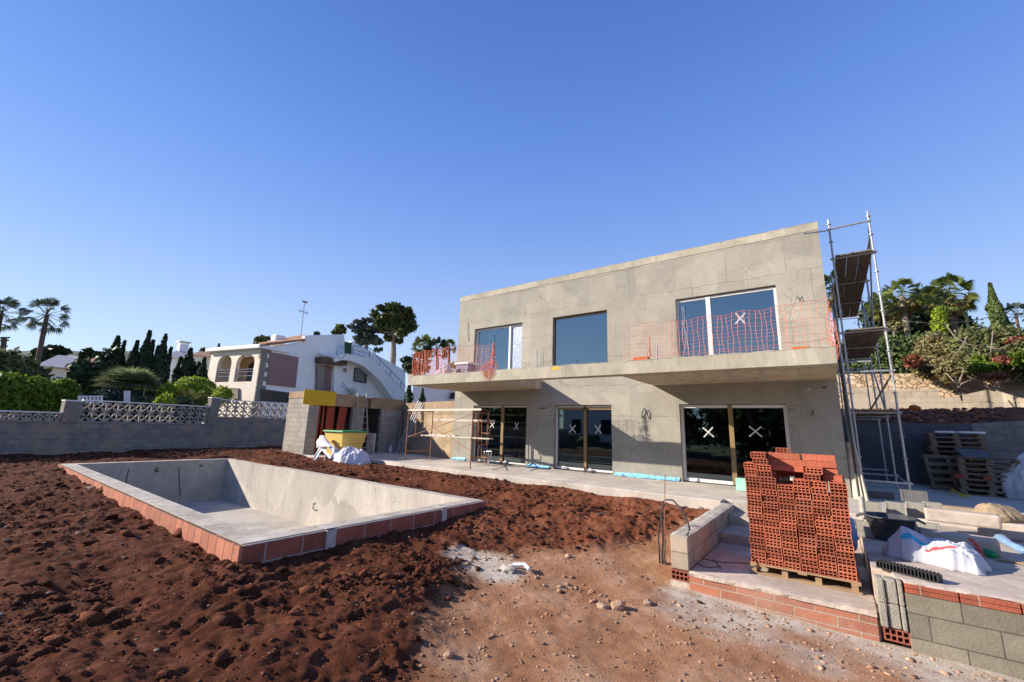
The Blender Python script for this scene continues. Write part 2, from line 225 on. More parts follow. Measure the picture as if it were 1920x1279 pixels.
# ---------------------------------------------------------------- mesh helpers
class MB:
    def __init__(s): s.v = []; s.f = []; s.m = []
    def add(s, vs, fs, mi=0):
        n = len(s.v); s.v += [tuple(p) for p in vs]; s.f += [tuple(n+i for i in f) for f in fs]; s.m += [mi]*len(fs); return s
    def ob(s, o, a, b, c, mi=0):                                  # parallelepiped
        o, a, b, c = Vector(o), Vector(a), Vector(b), Vector(c)
        return s.add([o, o+a, o+a+b, o+b, o+c, o+a+c, o+a+b+c, o+b+c], [(0, 3, 2, 1), (4, 5, 6, 7), (0, 1, 5, 4), (1, 2, 6, 5), (2, 3, 7, 6), (3, 0, 4, 7)], mi)
    def box(s, x0, x1, y0, y1, z0, z1, mi=0): return s.ob((x0, y0, z0), (x1-x0, 0, 0), (0, y1-y0, 0), (0, 0, z1-z0), mi)
    def prism(s, pts, ext, mi=0):
        pts = [Vector(p) for p in pts]; n = len(pts); e = Vector(ext)
        return s.add(pts+[p+e for p in pts], [tuple(range(n))[::-1], tuple(range(n, 2*n))]+[(i, (i+1) % n, n+(i+1) % n, n+i) for i in range(n)], mi)
    def path(s, pts, r, n=8, mi=0, cap=True):
        pts = [Vector(p) for p in pts]; rr = r if isinstance(r, (list, tuple)) else [r]*len(pts); vs = []; fs = []
        for i, p in enumerate(pts):
            d = (pts[min(i+1, len(pts)-1)]-pts[max(i-1, 0)]).normalized()
            a = d.cross(Vector((0, 0, 1)) if abs(d.z) < 0.9 else Vector((1, 0, 0))).normalized(); b = d.cross(a)
            for k in range(n): t = 2*math.pi*k/n; vs.append(p+(a*math.cos(t)+b*math.sin(t))*rr[i])
        for i in range(len(pts)-1):
            for k in range(n): fs.append((i*n+k, i*n+(k+1) % n, (i+1)*n+(k+1) % n, (i+1)*n+k))
        if cap: fs += [tuple(range(n))[::-1], tuple(range((len(pts)-1)*n, len(pts)*n))]
        return s.add(vs, fs, mi)
    def tube(s, a, b, r, n=8, mi=0): return s.path([a, b], r, n, mi)
    def lathe(s, c, prof, n=20, mi=0, sx=1, sy=1):
        vs = []; fs = []
        for (r, z) in prof:
            for k in range(n): t = 2*math.pi*k/n; vs.append((c[0]+r*sx*math.cos(t), c[1]+r*sy*math.sin(t), c[2]+z))
        for i in range(len(prof)-1):
            for k in range(n): fs.append((i*n+k, i*n+(k+1) % n, (i+1)*n+(k+1) % n, (i+1)*n+k))
        return s.add(vs, fs, mi)
    def cells(s, o, e, nrm, s0, s1, z0, z1, holes, th, mi=0):
        """wall of thickness th behind plane o + s*e + z*up, facing nrm, with rectangular holes (a,b,c,d)"""
        o, e, nrm = Vector(o), Vector(e), Vector(nrm); Z = Vector((0, 0, 1))
        S = sorted({s0, s1}|{h[0] for h in holes}|{h[1] for h in holes}); ZZ = sorted({z0, z1}|{h[2] for h in holes}|{h[3] for h in holes})
        S = [q for q in S if s0 <= q <= s1]; ZZ = [q for q in ZZ if z0 <= q <= z1]
        def solid(i, j):
            if not (0 <= i < len(S)-1 and 0 <= j < len(ZZ)-1): return False
            a, b = (S[i]+S[i+1])/2, (ZZ[j]+ZZ[j+1])/2
            return not any(h[0] < a < h[1] and h[2] < b < h[3] for h in holes)
        P = lambda a, b, d: o+e*a+Z*b-nrm*d
        for i in range(len(S)-1):
            for j in range(len(ZZ)-1):
                if not solid(i, j): continue
                a, b, c, d = S[i], S[i+1], ZZ[j], ZZ[j+1]
                s.add([P(a, c, 0), P(b, c, 0), P(b, d, 0), P(a, d, 0)], [(0, 1, 2, 3)], mi)
                s.add([P(a, c, th), P(b, c, th), P(b, d, th), P(a, d, th)], [(3, 2, 1, 0)], mi)
                if not solid(i-1, j): s.add([P(a, c, 0), P(a, d, 0), P(a, d, th), P(a, c, th)], [(0, 1, 2, 3)], mi)
                if not solid(i+1, j): s.add([P(b, c, 0), P(b, d, 0), P(b, d, th), P(b, c, th)], [(3, 2, 1, 0)], mi)
                if not solid(i, j-1): s.add([P(a, c, 0), P(b, c, 0), P(b, c, th), P(a, c, th)], [(3, 2, 1, 0)], mi)
                if not solid(i, j+1): s.add([P(a, d, 0), P(b, d, 0), P(b, d, th), P(a, d, th)], [(0, 1, 2, 3)], mi)
        return s
    def build(s, name, mats, parent=None, smooth=False, bevel=0, fix=True, label=None):
        me = bpy.data.meshes.new(name); me.from_pydata(s.v, [], s.f)
        ms = mats if isinstance(mats, (list, tuple)) else [mats]
        for m in ms: me.materials.append(M[m] if isinstance(m, str) else m)
        if len(ms) > 1: me.polygons.foreach_set('material_index', s.m)
        if fix:
            bm = bmesh.new(); bm.from_mesh(me); bmesh.ops.remove_doubles(bm, verts=bm.verts, dist=1e-5); bmesh.ops.recalc_face_normals(bm, faces=bm.faces); bm.to_mesh(me); bm.free()
        if smooth: me.polygons.foreach_set('use_smooth', [True]*len(me.polygons))
        o = bpy.data.objects.new(name, me); COL.objects.link(o)
        if parent:
            o.parent = parent; r = parent
            loc = Vector((0, 0, 0))
            while r: loc += r.location; r = r.parent
            o.location = -loc
        if bevel:
            b = o.modifiers.new('bevel', 'BEVEL'); b.width = bevel; b.segments = 2; b.limit_method = 'ANGLE'
        if label: o['label'] = label
        return o
def thing(name, label, cat, loc=(0, 0, 0), group=None):
    o = bpy.data.objects.new(name, None); COL.objects.link(o); o.location = loc; o.empty_display_size = 0.2
    o['label'] = label; o['category'] = cat
    if group: o['group'] = group
    return o
def tag(o, label, cat, group=None):
    o['label'] = label; o['category'] = cat
    if group: o['group'] = group
    return o
def struct(o): o['kind'] = 'structure'; return o
def dup(root, loc, rot=(0, 0, 0), label=None, scale=None):
    r = root.copy(); COL.objects.link(r); r.location = loc; r.rotation_euler = rot
    if scale: r.scale = scale
    if label: r['label'] = label
    for ch in list(root.children):
        c = ch.copy(); COL.objects.link(c); c.parent = r
        for g in ch.children:
            d = g.copy(); COL.objects.link(d); d.parent = c
    return r
def rawmesh(name, V, F, m, parent=None, smooth=False):
    """V (N,3), F (K,n) arrays"""
    me = bpy.data.meshes.new(name); k, n = F.shape
    me.vertices.add(len(V)); me.vertices.foreach_set('co', V.astype(np.float32).ravel())
    me.loops.add(k*n); me.loops.foreach_set('vertex_index', F.astype(np.int32).ravel())
    me.polygons.add(k); me.polygons.foreach_set('loop_start', np.arange(0, k*n, n, dtype=np.int32)); 
    if smooth: me.polygons.foreach_set('use_smooth', np.ones(k, dtype=bool))
    me.update(calc_edges=True); me.validate()
    me.materials.append(M[m] if isinstance(m, str) else m)
    o = bpy.data.objects.new(name, me); COL.objects.link(o)
    if parent:
        o.parent = parent; loc = Vector((0, 0, 0)); r = parent
        while r: loc += r.location; r = r.parent
        o.location = -loc
    return o

# ---------------------------------------------------------------- noise
def _h(ix, iy, seed):
    n = (ix.astype(np.int64)*374761393 + iy.astype(np.int64)*668265263 + seed*982451653) & 0xffffffff
    n = ((n ^ (n >> 13))*1274126177) & 0xffffffff; n = n ^ (n >> 16); return (n & 0xffff)/65535.0
def vn(x, y, seed=0):
    ix = np.floor(x); iy = np.floor(y); fx = x-ix; fy = y-iy; fx = fx*fx*(3-2*fx); fy = fy*fy*(3-2*fy)
    a = _h(ix, iy, seed); b = _h(ix+1, iy, seed); c = _h(ix, iy+1, seed); d = _h(ix+1, iy+1, seed)
    return (a*(1-fx)+b*fx)*(1-fy)+(c*(1-fx)+d*fx)*fy
def fbm(x, y, o=4, seed=0, g=0.5):
    s = 0; a = 1; t = 0
    for i in range(o): s = s+a*vn(x*2**i+17.3*i, y*2**i-9.1*i, seed+i); t += a; a *= g
    return s/t
def strip(mb, p0, p1, side, w, z0, z1, seg=.05, az=.012, aw=.012, seed=0):
    """rough hand laid mortar strip"""
    p0, p1, side = Vector(p0), Vector(p1), Vector(side); L_ = (p1-p0).length; n = int(L_/seg); K = 5; vs = []; f = []
    for i in range(n+1):
        s = i/n*L_; a = p0.lerp(p1, i/n); N2 = lambda k, o: float(fbm(np.array([s*6+seed]), np.array([k*1.7+o]), 4, seed+1)[0]-.5)*2
        vs.append(a-side*(aw*N2(0, 9))+Vector((0, 0, z0)))
        for k in range(K): t = k/(K-1); vs.append(a-side*(aw*N2(0, 3) if k == 0 else 0)+side*(w*t+(aw*N2(1, 6) if k == K-1 else 0))+Vector((0, 0, z1+az*N2(k, 0)-(az*.8 if k in (0, K-1) else 0))))
        vs.append(a+side*(w+aw*N2(1, 12))+Vector((0, 0, z0)))
    m_ = K+2; f = [(i*m_+k, (i+1)*m_+k, (i+1)*m_+k+1, i*m_+k+1) for i in range(n) for k in range(m_-1)]+[tuple(range(m_)), tuple(range(n*m_, (n+1)*m_))[::-1]]
    mb.add(vs, f)
CP = np.array([(-4, -3.2, -.11), (-2, -3.2, -.12), (0, -3.2, -.12), (3, -3.2, -.12), (5.5, -3.2, -.15), (7, -3.3, -.2), (0, -4.2, -.15), (-4, -4.2, -.12), (3, -4.3, -.17), (6.9, -4, -.28), (6.9, -5, -.42), (6.9, -6, -.6), (6.95, -7, -.74),
    (8, -7.3, -.77), (9.3, -7.3, -.8), (11, -7.5, -.82), (13, -7.5, -.84), (9, -9, -.80), (7.5, -9, -.77), (7, -10.3, -.74), (8, -11.5, -.74), (10, -12, -.78), (6.3, -11.5, -.68),
    (5.5, -5, -.34), (5.5, -6, -.46), (5.2, -7, -.6), (4.2, -6.5, -.38), (3.2, -6, -.34), (4, -4.5, -.27), (6.2, -6.2, -.6), (6.2, -4.2, -.3),
    (4.9, -8.2, -.64), (5.4, -8.6, -.70), (6.3, -8.0, -.74), (5.8, -9.5, -.7), (3.2, -8, -.46), (3.1, -10, -.43), (3.4, -11.5, -.42), (4.3, -9.3, -.46), (4.4, -10.2, -.46), (4.6, -11.3, -.5), (5.0, -10.6, -.52),
    (5.3, -11.8, -.52), (4.2, -13, -.45), (2, -11.25, -.44), (0, -11.25, -.42), (-3, -11.25, -.42), (-6, -11.25, -.36), (-9, -11.25, -.3), (-11.3, -11.25, -.22), (0, -13, -.38), (-5, -13, -.33), (-10, -13, -.25),
    (-10, -5.6, -.2), (-5, -5.6, -.24), (0, -5.6, -.3), (2.8, -5.7, -.36), (3.1, -7, -.42), (-11.6, -8, -.22), (-14, -9, -.18), (-15.5, -11, -.2), (-17, -4, -.16), (-13, -5, -.05), (-11.6, -5, .06), (-10.6, -4.7, .1), (-9.5, -4.6, -.02), (-8.3, -4.6, -.1),
    (-6.5, -4, -.1), (-5, -3.8, -.12), (20, -20, -.75), (0, -25, -.5), (-20, -22, -.3), (10, -14, -.6), (8, -13, -.62), (20, -5, -.8), (25, 10, -.6), (0, 8, -.3), (-9, 6, -.2)])
def ground(x, y):
    x = np.asarray(x, float); y = np.asarray(y, float); num = np.zeros_like(x); den = np.zeros_like(x)
    for (a, b, c) in CP:
        d = ((x-a)**2+(y-b)**2+0.15)**-1.9; num += d*c; den += d
    return num/den
def pathmask(x, y):
    """1 on the compacted tan track, 0 in the loose dark soil"""
    wob = (fbm(x*0.9, y*0.9, 4, 31)-.5)*1.3
    # border polyline as signed test: loose soil to the left of a line through (6.5,-3.4) (5.0,-7.6) (4.6,-8.8) (6.4,-12)
    bx = np.interp(-y, [3.0, 5.5, 7.3, 8.6, 10, 11.5, 14], [7.2, 6.5, 5.0, 4.7, 5.6, 6.6, 8.0])
    return np.clip((x-bx+wob*0.8)/0.55+0.5, 0, 1)
def limemask(x, y):
    wob = (fbm(x*1.6+5, y*1.6, 5, 77)-.5)*1.7
    m = np.clip((y+7.95+wob*1.25+np.clip(x-8.5, 0, 3)*.12)/0.75, 0, 1)**.8*np.clip((x-7.0+wob*.5)/0.3, 0, 1)*np.where(y < -6.2, 1, 0)
    p = np.clip(1.15-np.hypot((x-4.75)/0.85, (y+8.25)/0.42)+wob*.55, 0, 0.5)*2
    return np.maximum(m, p)
def detail(x, y, k=1.0):
    pm = pathmask(x, y); rough = 1-pm*0.78
    lm = limemask(x, y); rough = rough*(1-lm*.75)
    d = (fbm(x*1.4, y*1.4, 3, 3)-.5)*0.20
    wx_ = fbm(x*2, y*2, 2, 41)*1.4; b = 1-np.abs(fbm(x*4.1+wx_, y*4.9-wx_, 4, 11, .6)*2-1); amp_ = .35+1.1*np.clip((fbm(x*.8, y*.8, 3, 43)-.35)/.3, 0, 1); d = d+(b-.8)*0.085*amp_
    d = d+(fbm(x*13, y*13, 4, 23, .65)-.5)*0.085
    return d*rough*k
def soilz(x, y):
    g = ground(x, y)
    # keep rough relief off the edges where built things meet the soil
    damp = np.clip(np.minimum.reduce([np.abs(y+3.0)+.25, np.hypot(x-7, y+6)*0+1]), 0.3, 1)
    return g+detail(x, y)*damp

# ---------------------------------------------------------------- terrain
def spaced(segs):
    out = []
    for a, b, st in segs: out += list(np.arange(a, b, st))
    return np.array(out)
XS = spaced([(-400, -100, 60), (-100, -40, 12), (-40, -19, 3), (-19, -4, .09), (-4, 3, .05), (3, 11.5, .028), (11.5, 20, .5), (20, 60, 8), (60, 400, 60)])
YS = spaced([(-400, -60, 60), (-60, -22, 6), (-22, -14, .5), (-14, -13.2, .1), (-13.2, -6, .028), (-6, -2.3, .045), (-2.3, 6, .5), (6, 30, 4), (30, 400, 60)])
gx, gy = np.meshgrid(XS, YS); fx, fy = gx.ravel(), gy.ravel()
gz = soilz(fx, fy)
def wallx(y): return -15.8-2.47*(y+11.95)/11.65          # line of the garden wall
behind = fx < wallx(np.clip(fy, -40, 30))-0.25
gz = np.where(behind, 0.85, gz)
gz = np.where((fy > -2.9) & (fx > -9) & (fx < 20) & (fy < 12), -0.45, gz)            # under the slabs
inst = (fx > 7.14) & (fx < 30) & (fy > -6.86) & (fy <= -2.8); gz = np.where(inst, -0.95, gz)
inpool = (fx > -10.95) & (fx < 2.70) & (fy > -10.85) & (fy < -6.12)
gz = np.where(inpool, -0.55, gz)
V = np.stack([fx, fy, gz], 1); nx, ny = len(XS), len(YS)
I, J = np.meshgrid(np.arange(nx-1), np.arange(ny-1)); a = (J*nx+I).ravel(); F = np.stack([a, a+1, a+nx+1, a+nx], 1)
F = F[~(inpool[F].all(1))]
ter = struct(rawmesh('ground', V, F, 'bark', smooth=True))
at1 = ter.data.attributes.new('track', 'FLOAT', 'POINT'); at1.data.foreach_set('value', pathmask(fx, fy).astype(np.float32))
at2 = ter.data.attributes.new('lime', 'FLOAT', 'POINT'); at2.data.foreach_set('value', limemask(fx, fy).astype(np.float32))
atw = ter.data.attributes.new('warm', 'FLOAT', 'POINT'); atw.data.foreach_set('value', (np.clip((fx-2.2+(fbm(fx*.8, fy*.8, 4, 55)-.5)*3)/1.6, 0, 1)*np.clip((fy+8.0+(fbm(fx, fy, 3, 56)-.5)*2)/1.2, 0, 1)*.9+np.clip((fy+5.6)/1.2, 0, 1)*.35).clip(0, 1).astype(np.float32))
at3 = ter.data.attributes.new('garden', 'FLOAT', 'POINT'); at3.data.foreach_set('value', (behind | (fy > 7) | (fy < -22)).astype(np.float32))
def soilmat():
    m = bpy.data.materials.new('red_soil'); m.use_nodes = True; t = m.node_tree; N = t.nodes; L = t.links
    b = N['Principled BSDF']; b.inputs['Roughness'].default_value = 1; b.inputs['Specular IOR Level'].default_value = 0.1
    tc = N.new('ShaderNodeTexCoord'); V = tc.outputs['Object']
    def noise(s, d=6, r=.6):
        n = N.new('ShaderNodeTexNoise'); n.inputs['Scale'].default_value = s; n.inputs['Detail'].default_value = d; n.inputs['Roughness'].default_value = r; L.new(V, n.inputs[0]); return n.outputs[0]
    def ramp(i, *st):
        c = N.new('ShaderNodeValToRGB'); e = c.color_ramp.elements; e[0].position, e[0].color = st[0][0], (*st[0][1], 1); e[1].position, e[1].color = st[-1][0], (*st[-1][1], 1)
        for p, q in st[1:-1]: k = e.new(p); k.color = (*q, 1)
        L.new(i, c.inputs[0]); return c.outputs[0]
    def attr(n):
        a = N.new('ShaderNodeAttribute'); a.attribute_name = n; return a.outputs['Fac']
    def mix(f, a, b_):
        x = N.new('ShaderNodeMixRGB'); L.new(f, x.inputs[0]); L.new(a, x.inputs[1]); L.new(b_, x.inputs[2]); return x.outputs[0]
    dark = ramp(noise(3.5, 10, .75), (.3, (.050, .0135, .005)), (.55, (.100, .033, .0165)), (.75, (.19, .080, .046)))
    tan = ramp(noise(1.6, 12, .72), (.3, (.21, .088, .040)), (.5, (.34, .175, .095)), (.72, (.48, .31, .205)))
    lime = ramp(noise(4, 10, .7), (.3, (.32, .22, .145)), (.55, (.50, .43, .35)), (.8, (.62, .57, .50)))
    gard = ramp(noise(.8, 8), (.35, (.10, .10, .05)), (.7, (.22, .18, .11)))
    warm = ramp(noise(2.2, 10, .7), (.3, (.095, .028, .012)), (.5, (.17, .058, .028)), (.75, (.27, .115, .065)))
    dark = mix(attr('warm'), dark, warm)
    c = mix(attr('track'), dark, tan); c = mix(attr('lime'), c, lime); c = mix(attr('garden'), c, gard)
    # tiny pale grit
    vo = N.new('ShaderNodeTexVoronoi'); vo.inputs['Scale'].default_value = 26; L.new(V, vo.inputs[0]); r = N.new('ShaderNodeMapRange'); r.inputs[1].default_value = .12; r.inputs[2].default_value = .09; L.new(vo.outputs[0], r.inputs[0])
    s = N.new('ShaderNodeSeparateColor'); L.new(vo.outputs['Color'], s.inputs[0]); g = N.new('ShaderNodeMath'); g.operation = 'GREATER_THAN'; g.inputs[1].default_value = .8; L.new(s.outputs[0], g.inputs[0])
    mu = N.new('ShaderNodeMath'); mu.operation = 'MULTIPLY'; L.new(r.outputs[0], mu.inputs[0]); L.new(g.outputs[0], mu.inputs[1])
    x = N.new('ShaderNodeMixRGB'); x.inputs[2].default_value = (.34, .27, .21, 1); L.new(mu.outputs[0], x.inputs[0]); L.new(c, x.inputs[1]); L.new(x.outputs[0], b.inputs['Base Color'])
    bp = N.new('ShaderNodeBump'); bp.inputs['Strength'].default_value = .9; bp.inputs['Distance'].default_value = .02; L.new(noise(38, 8, .75), bp.inputs['Height']); L.new(bp.outputs[0], b.inputs['Normal'])
    return m
ter.data.materials[0] = soilmat()

# clods and pebbles (uncountable) -------------------------------------------------
def ico(sub):
    bm = bmesh.new(); bmesh.ops.create_icosphere(bm, subdivisions=sub, radius=1); v = np.array([p.co[:] for p in bm.verts]); f = np.array([[q.index for q in p.verts] for p in bm.faces]); bm.free(); return v, f
IC1, IC2 = ico(1), ico(2)
def scatter(name, X, Y, R, base, m, sink=0.35, lump=.75, flat=.7, smooth=False):
    v, f = base; n = len(X); k = len(v)
    Z = soilz(X, Y)
    ang = rng.uniform(0, 6.28, n); ca, sa = np.cos(ang), np.sin(ang)
    sc = np.stack([rng.uniform(.7, 1.35, n), rng.uniform(.6, 1.1, n), rng.uniform(.5, 1, n)*flat], 1)
    tem = [v*(1+lump*(rng.random((k, 1))-.5)) for _ in range(24)]; T = np.stack(tem)[rng.integers(0, 24, n)]
    T = T*sc[:, None, :]*R[:, None, None]
    x = T[:, :, 0]*ca[:, None]-T[:, :, 1]*sa[:, None]+X[:, None]; y = T[:, :, 0]*sa[:, None]+T[:, :, 1]*ca[:, None]+Y[:, None]
    z = T[:, :, 2]+(Z+R*flat*(1-2*sink)*.6)[:, None]
    VV = np.stack([x, y, z], 2).reshape(-1, 3); FF = (f[None]+np.arange(n)[:, None, None]*k).reshape(-1, 3)
    o = rawmesh(name, VV, FF, m, smooth=smooth); o['kind'] = 'stuff'; return o
def okmask(X, Y, e=0.0):
    pool = (X > -11.2-e) & (X < 2.92+e) & (Y > -11.05-e) & (Y < -5.95+e)
    por = (Y > -3.16-e) & (X > -5.2); st = (X > 7.05-e) & (Y > -7.0-e); an = (X > -11.4) & (X < -7.5) & (Y > -4.05)
    l = (X > -9) & (Y > -4.1) & (X < -4)
    return ~(pool | por | st | an | l) & (X > wallx(Y)+.2)
mclod = mat('soil_clod', (.145, .054, .029), 1, (.048, .0155, .0075), 2.5, 1.0, 60, island=.6, spec=.1)
mpeb = mat('pebble', (.34, .25, .18), .95, (.13, .075, .048), 3, .3, 40, island=.5, spec=.2)
mpebt = mat('tan_rubble', (.42, .28, .19), .95, (.24, .13, .08), 3, .4, 40, island=.35, spec=.1)
def region(n, x0, x1, y0, y1, keep, e=0.0):
    X = rng.uniform(x0, x1, n); Y = rng.uniform(y0, y1, n); k = okmask(X, Y, e) & (rng.random(n) < keep(X, Y)); return X[k], Y[k]
def loose(X, Y):
    warm = np.clip((X-2.5)/1.2, 0, 1)*np.clip((Y+7.8)/1.0, 0, 1)
    return (1-pathmask(X, Y)*.97)*(.12+.88*(fbm(X*1.1, Y*1.1, 3, 5) > .50))*(1-.7*warm)
X, Y = region(38000, 1.5, 8, -13.4, -4, loose); R = np.clip(.0055*(1/np.clip(rng.random(len(X)), .005, 1))**.55, .005, .06)
tag(scatter('soil_clods', X, Y, R, IC2, mclod), 'crumbly dark red soil clods nearest the camera', 'soil')
X, Y = region(26000, -17, 5.5, -13.5, -3, lambda x, y: loose(x, y)); R = np.clip(.009*(1/np.clip(rng.random(len(X)), .005, 1))**.55, .008, .09)
tag(scatter('soil_clods', X, Y, R, IC1, mclod), 'loose dark red clods round the pool and under the far wall', 'soil')
X, Y = region(6500, 0, 9.5, -13.4, -3.3, lambda x, y: .5+0*x); R = np.clip(.005*(1/np.clip(rng.random(len(X)), .01, 1))**.5, .005, .026)
tag(scatter('pebbles', X, Y, R, IC1, mpeb, .3, .3), 'small pale pebbles strewn over the red soil', 'pebbles')
X, Y = region(5200, -17, 0, -13.4, -3.3, lambda x, y: .6+0*x); R = np.clip(.009*(1/np.clip(rng.random(len(X)), .01, 1))**.5, .009, .04)
tag(scatter('pebbles', X, Y, R, IC1, mpeb, .3, .3), 'pale pebbles in the soil round the pool', 'pebbles')
X, Y = region(11000, 4.5, 12, -12.5, -6.8, lambda x, y: pathmask(x, y)*(.25+.75*(fbm(x*1.3, y*1.3, 3, 9) > .5))); R = np.clip(.0042*(1/np.clip(rng.random(len(X)), .01, 1))**.48, .004, .022)
tag(scatter('gravel', X, Y, R, IC1, mpebt, .3, .4), 'fine tan gravel over the compacted track', 'gravel')
mrub = mat('rubble_chip', (.52, .33, .21), .95, (.34, .14, .075), 6, .3, 40, island=.5, spec=.1)
nR = 420; X = rng.uniform(7.4, 13.5, nR); Y = -7.02-rng.random(nR)**1.8*1.3-.25*np.clip(X-10, 0, 2); R = np.clip(.009/np.clip(rng.random(nR), .03, 1)**.5, .009, .04)
tag(scatter('rubble', X, Y, R, IC1, mrub, .2, .95, flat=.38), 'broken clay and mortar chips along the foot of the brick step and block wall', 'rubble')
nR = 60; X = rng.uniform(4.2, 5.6, nR); Y = -8.25+rng.normal(size=nR)*.28; R = np.clip(.012/np.clip(rng.random(nR), .03, 1)**.5, .012, .06)
tag(scatter('rubble', X, Y, R, IC1, mpeb, .2, .9, flat=.4), 'mortar crumbs in the pale plaster spill', 'rubble')
nR = 30; X = 6.2+rng.normal(size=nR)*.3; Y = -8.0+rng.normal(size=nR)*.16; R = np.clip(.02/np.clip(rng.random(nR), .03, 1)**.5,   .014, .05)
tag(scatter('rubble', X, Y, R, IC1, mpebt, .2, .8, flat=.6), 'little heap of grey and tan stones in the middle of the track', 'rubble')
# single stones one can point at
def stone(px, py, zz, r, m, label, name='stone', flat=.6):
    p = at(px, py, z=zz); mb = MB(); v, f = IC2; vv = v*(1+.35*(rng.random((len(v), 1))-.5))*np.array([r, r*.75, r*flat]); z = float(soilz(np.array([p.x]), np.array([p.y]))[0])
    a = random.uniform(0, 3); R_ = np.array([[math.cos(a), -math.sin(a), 0], [math.sin(a), math.cos(a), 0], [0, 0, 1]]); vv = vv@R_.T
    mb.add(vv, f); o = mb.build(name, m); o.location = (p.x, p.y, z+r*flat*.5); return tag(o, label, 'stone')
stone(172, 912, -.3, .13, mpeb, 'long pale grey stone beside the brick edge at the far left pool corner', flat=.4)
stone(202, 917, -.3, .2, mclod, 'big dark soil lump against the left brick edge of the pool', 'soil_lump')
stone(345, 1000, -.4, .16, mclod, 'brown lump beside the middle of the brick pool edge', 'soil_lump')
stone(493, 1035, -.4, .17, mclod, 'crumbly soil lump at the near corner of the pool', 'soil_lump')
stone(1215, 1132, -.72, .07, mpeb, 'round grey stone on the track left of the steps')
stone(1160, 1140, -.72, .1, mpebt, 'largest of the broken stones in the middle of the track')
stone(1130, 1138, -.72, .08, mpeb, 'grey broken stone in the small heap on the track')
stone(1428, 1118, -.77, .06, mpebt, 'orange tan stone at the foot of the brick step under the pallet')
stone(1622, 1160, -.79, .07, mpebt, 'orange stone by the corner of the grey block wall')
stone(842, 1215, -.6, .05, mpebt, 'reddish stone standing alone on the lower left of the track')
stone(1065, 1055, -.68, .06, mpebt, 'tan stone behind the plaster spill')

# far land ------------------------------------------------------------------------
def hill(name, D, pts, depth, m='hill'):
    us = np.linspace(pts[0][0], pts[-1][0], 90); vs = np.interp(us, [p[0] for p in pts], [p[1] for p in pts])
    tops = [far(u, v, D) for u, v in zip(us, vs)]; vv = []; n = len(tops); K = 14
    for i, tp in enumerate(tops):
        d = Vector((tp.x-CAM[0], tp.y-CAM[1], 0)).normalized()
        for k in range(K+1):
            t = k/K; p = tp+d*depth*(t-.5)*2; hgt = math.cos((t-.5)*math.pi)
            vv.append((p.x, p.y, (tp.z-.5)*hgt+.5+hgt*float(fbm(np.array([p.x*.05]), np.array([p.y*.05]), 3, 8)[0]-.5)*D*.03))
    f = [(i*(K+1)+k, (i+1)*(K+1)+k, (i+1)*(K+1)+k+1, i*(K+1)+k+1) for i in range(n-1) for k in range(K)]
    mb = MB(); mb.add(vv, f); o = mb.build(name, m, smooth=True, fix=False); return struct(o)
hill('hills', 190, [(-600, 690), (-200, 672), (30, 664), (120, 662), (230, 668), (330, 674), (430, 690), (560, 720), (700, 740), (900, 765)], 60)
hill('hills', 160, [(1500, 740), (1700, 690), (1900, 650), (2100, 640), (2500, 640)], 60)

# ================================================================ the new concrete house
X0, X1, ZR = -4.15, 9.46, 7.34
house = thing('concrete_house', 'unfinished two storey house in bare grey render with a long balcony', 'house', (2.6, 0, 0))
D = [(-3.0, -.24), (.99, 3.27), (5.50, 8.31)]; Wn = [(-3.15, -.55), (.90, 3.16), (5.54, 8.33)]
holes = [(a, b, 0, 2.3) for a, b in D]+[(a, b, 3.34, 5.69) for a, b in Wn]
mb = MB(); mb.cells((0, 0, 0), (1, 0, 0), (0, -1, 0), X0, X1, -.4, ZR, holes, .3); mb.build('front_wall', 'render', house)
mb = MB()
mb.box(X0, X0+.3, .3, 5.5, -.4, ZR); mb.box(X1-.3, X1, .3, 5.5, -.4, ZR); mb.box(X0+.3, X1-.3, 5.2, 5.5, -.4, ZR)
mb.build('side_wall', 'render', house)
mb = MB(); mb.box(X0+.3, X1-.3, .3, 5.2, 6.9, 7.1); mb.build('roof', 'slab', house)
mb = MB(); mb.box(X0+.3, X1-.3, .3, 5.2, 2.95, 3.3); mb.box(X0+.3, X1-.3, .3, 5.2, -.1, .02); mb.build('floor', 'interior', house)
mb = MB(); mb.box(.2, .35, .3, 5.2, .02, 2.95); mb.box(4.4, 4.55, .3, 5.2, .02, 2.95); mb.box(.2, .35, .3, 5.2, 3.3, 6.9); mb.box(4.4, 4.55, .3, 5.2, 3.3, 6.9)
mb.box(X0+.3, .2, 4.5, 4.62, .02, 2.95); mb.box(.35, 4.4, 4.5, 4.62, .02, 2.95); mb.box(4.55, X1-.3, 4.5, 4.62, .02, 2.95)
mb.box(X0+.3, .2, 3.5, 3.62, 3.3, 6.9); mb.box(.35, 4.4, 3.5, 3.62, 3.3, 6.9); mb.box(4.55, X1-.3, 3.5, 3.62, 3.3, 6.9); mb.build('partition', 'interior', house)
mb = MB(); mb.ob((X0-.004, -.012, 7.1), (X1-X0+.008, 0, 0), (0, .012, 0), (0, 0, .235)); mb.build('parapet_band', M['beamc'], house)
mb = MB(); strip(mb, (X0-.008, -.015, 0), (X1+.006, -.015, 0), (0, 1, 0), .33, ZR-.004, ZR+.012, .07, .012, .008, seed=21); mb.build('parapet_capping', 'rim', house)
# balcony
BX0, BX1 = -3.79, 9.44
mb = MB(); strip(mb, (BX0, -3.004, 0), (BX1, -3.004, 0), (0, 1, 0), .42, 3.258, 3.285, .05, .02, .01, seed=31); mb.build('rough_screed', 'rim', house)
mb = MB(); mb.box(BX0, BX1, -3.0, -2.6, 2.91, 3.26); mb.build('balcony_beam', 'beamc', house, bevel=.008)
soff = coursed('board_marked_soffit', (0, 1), (.44, .37, .27), (.38, .31, .22), (.30, .24, .17), bw=2.4, bh=5, ms=.006, bump=.3)
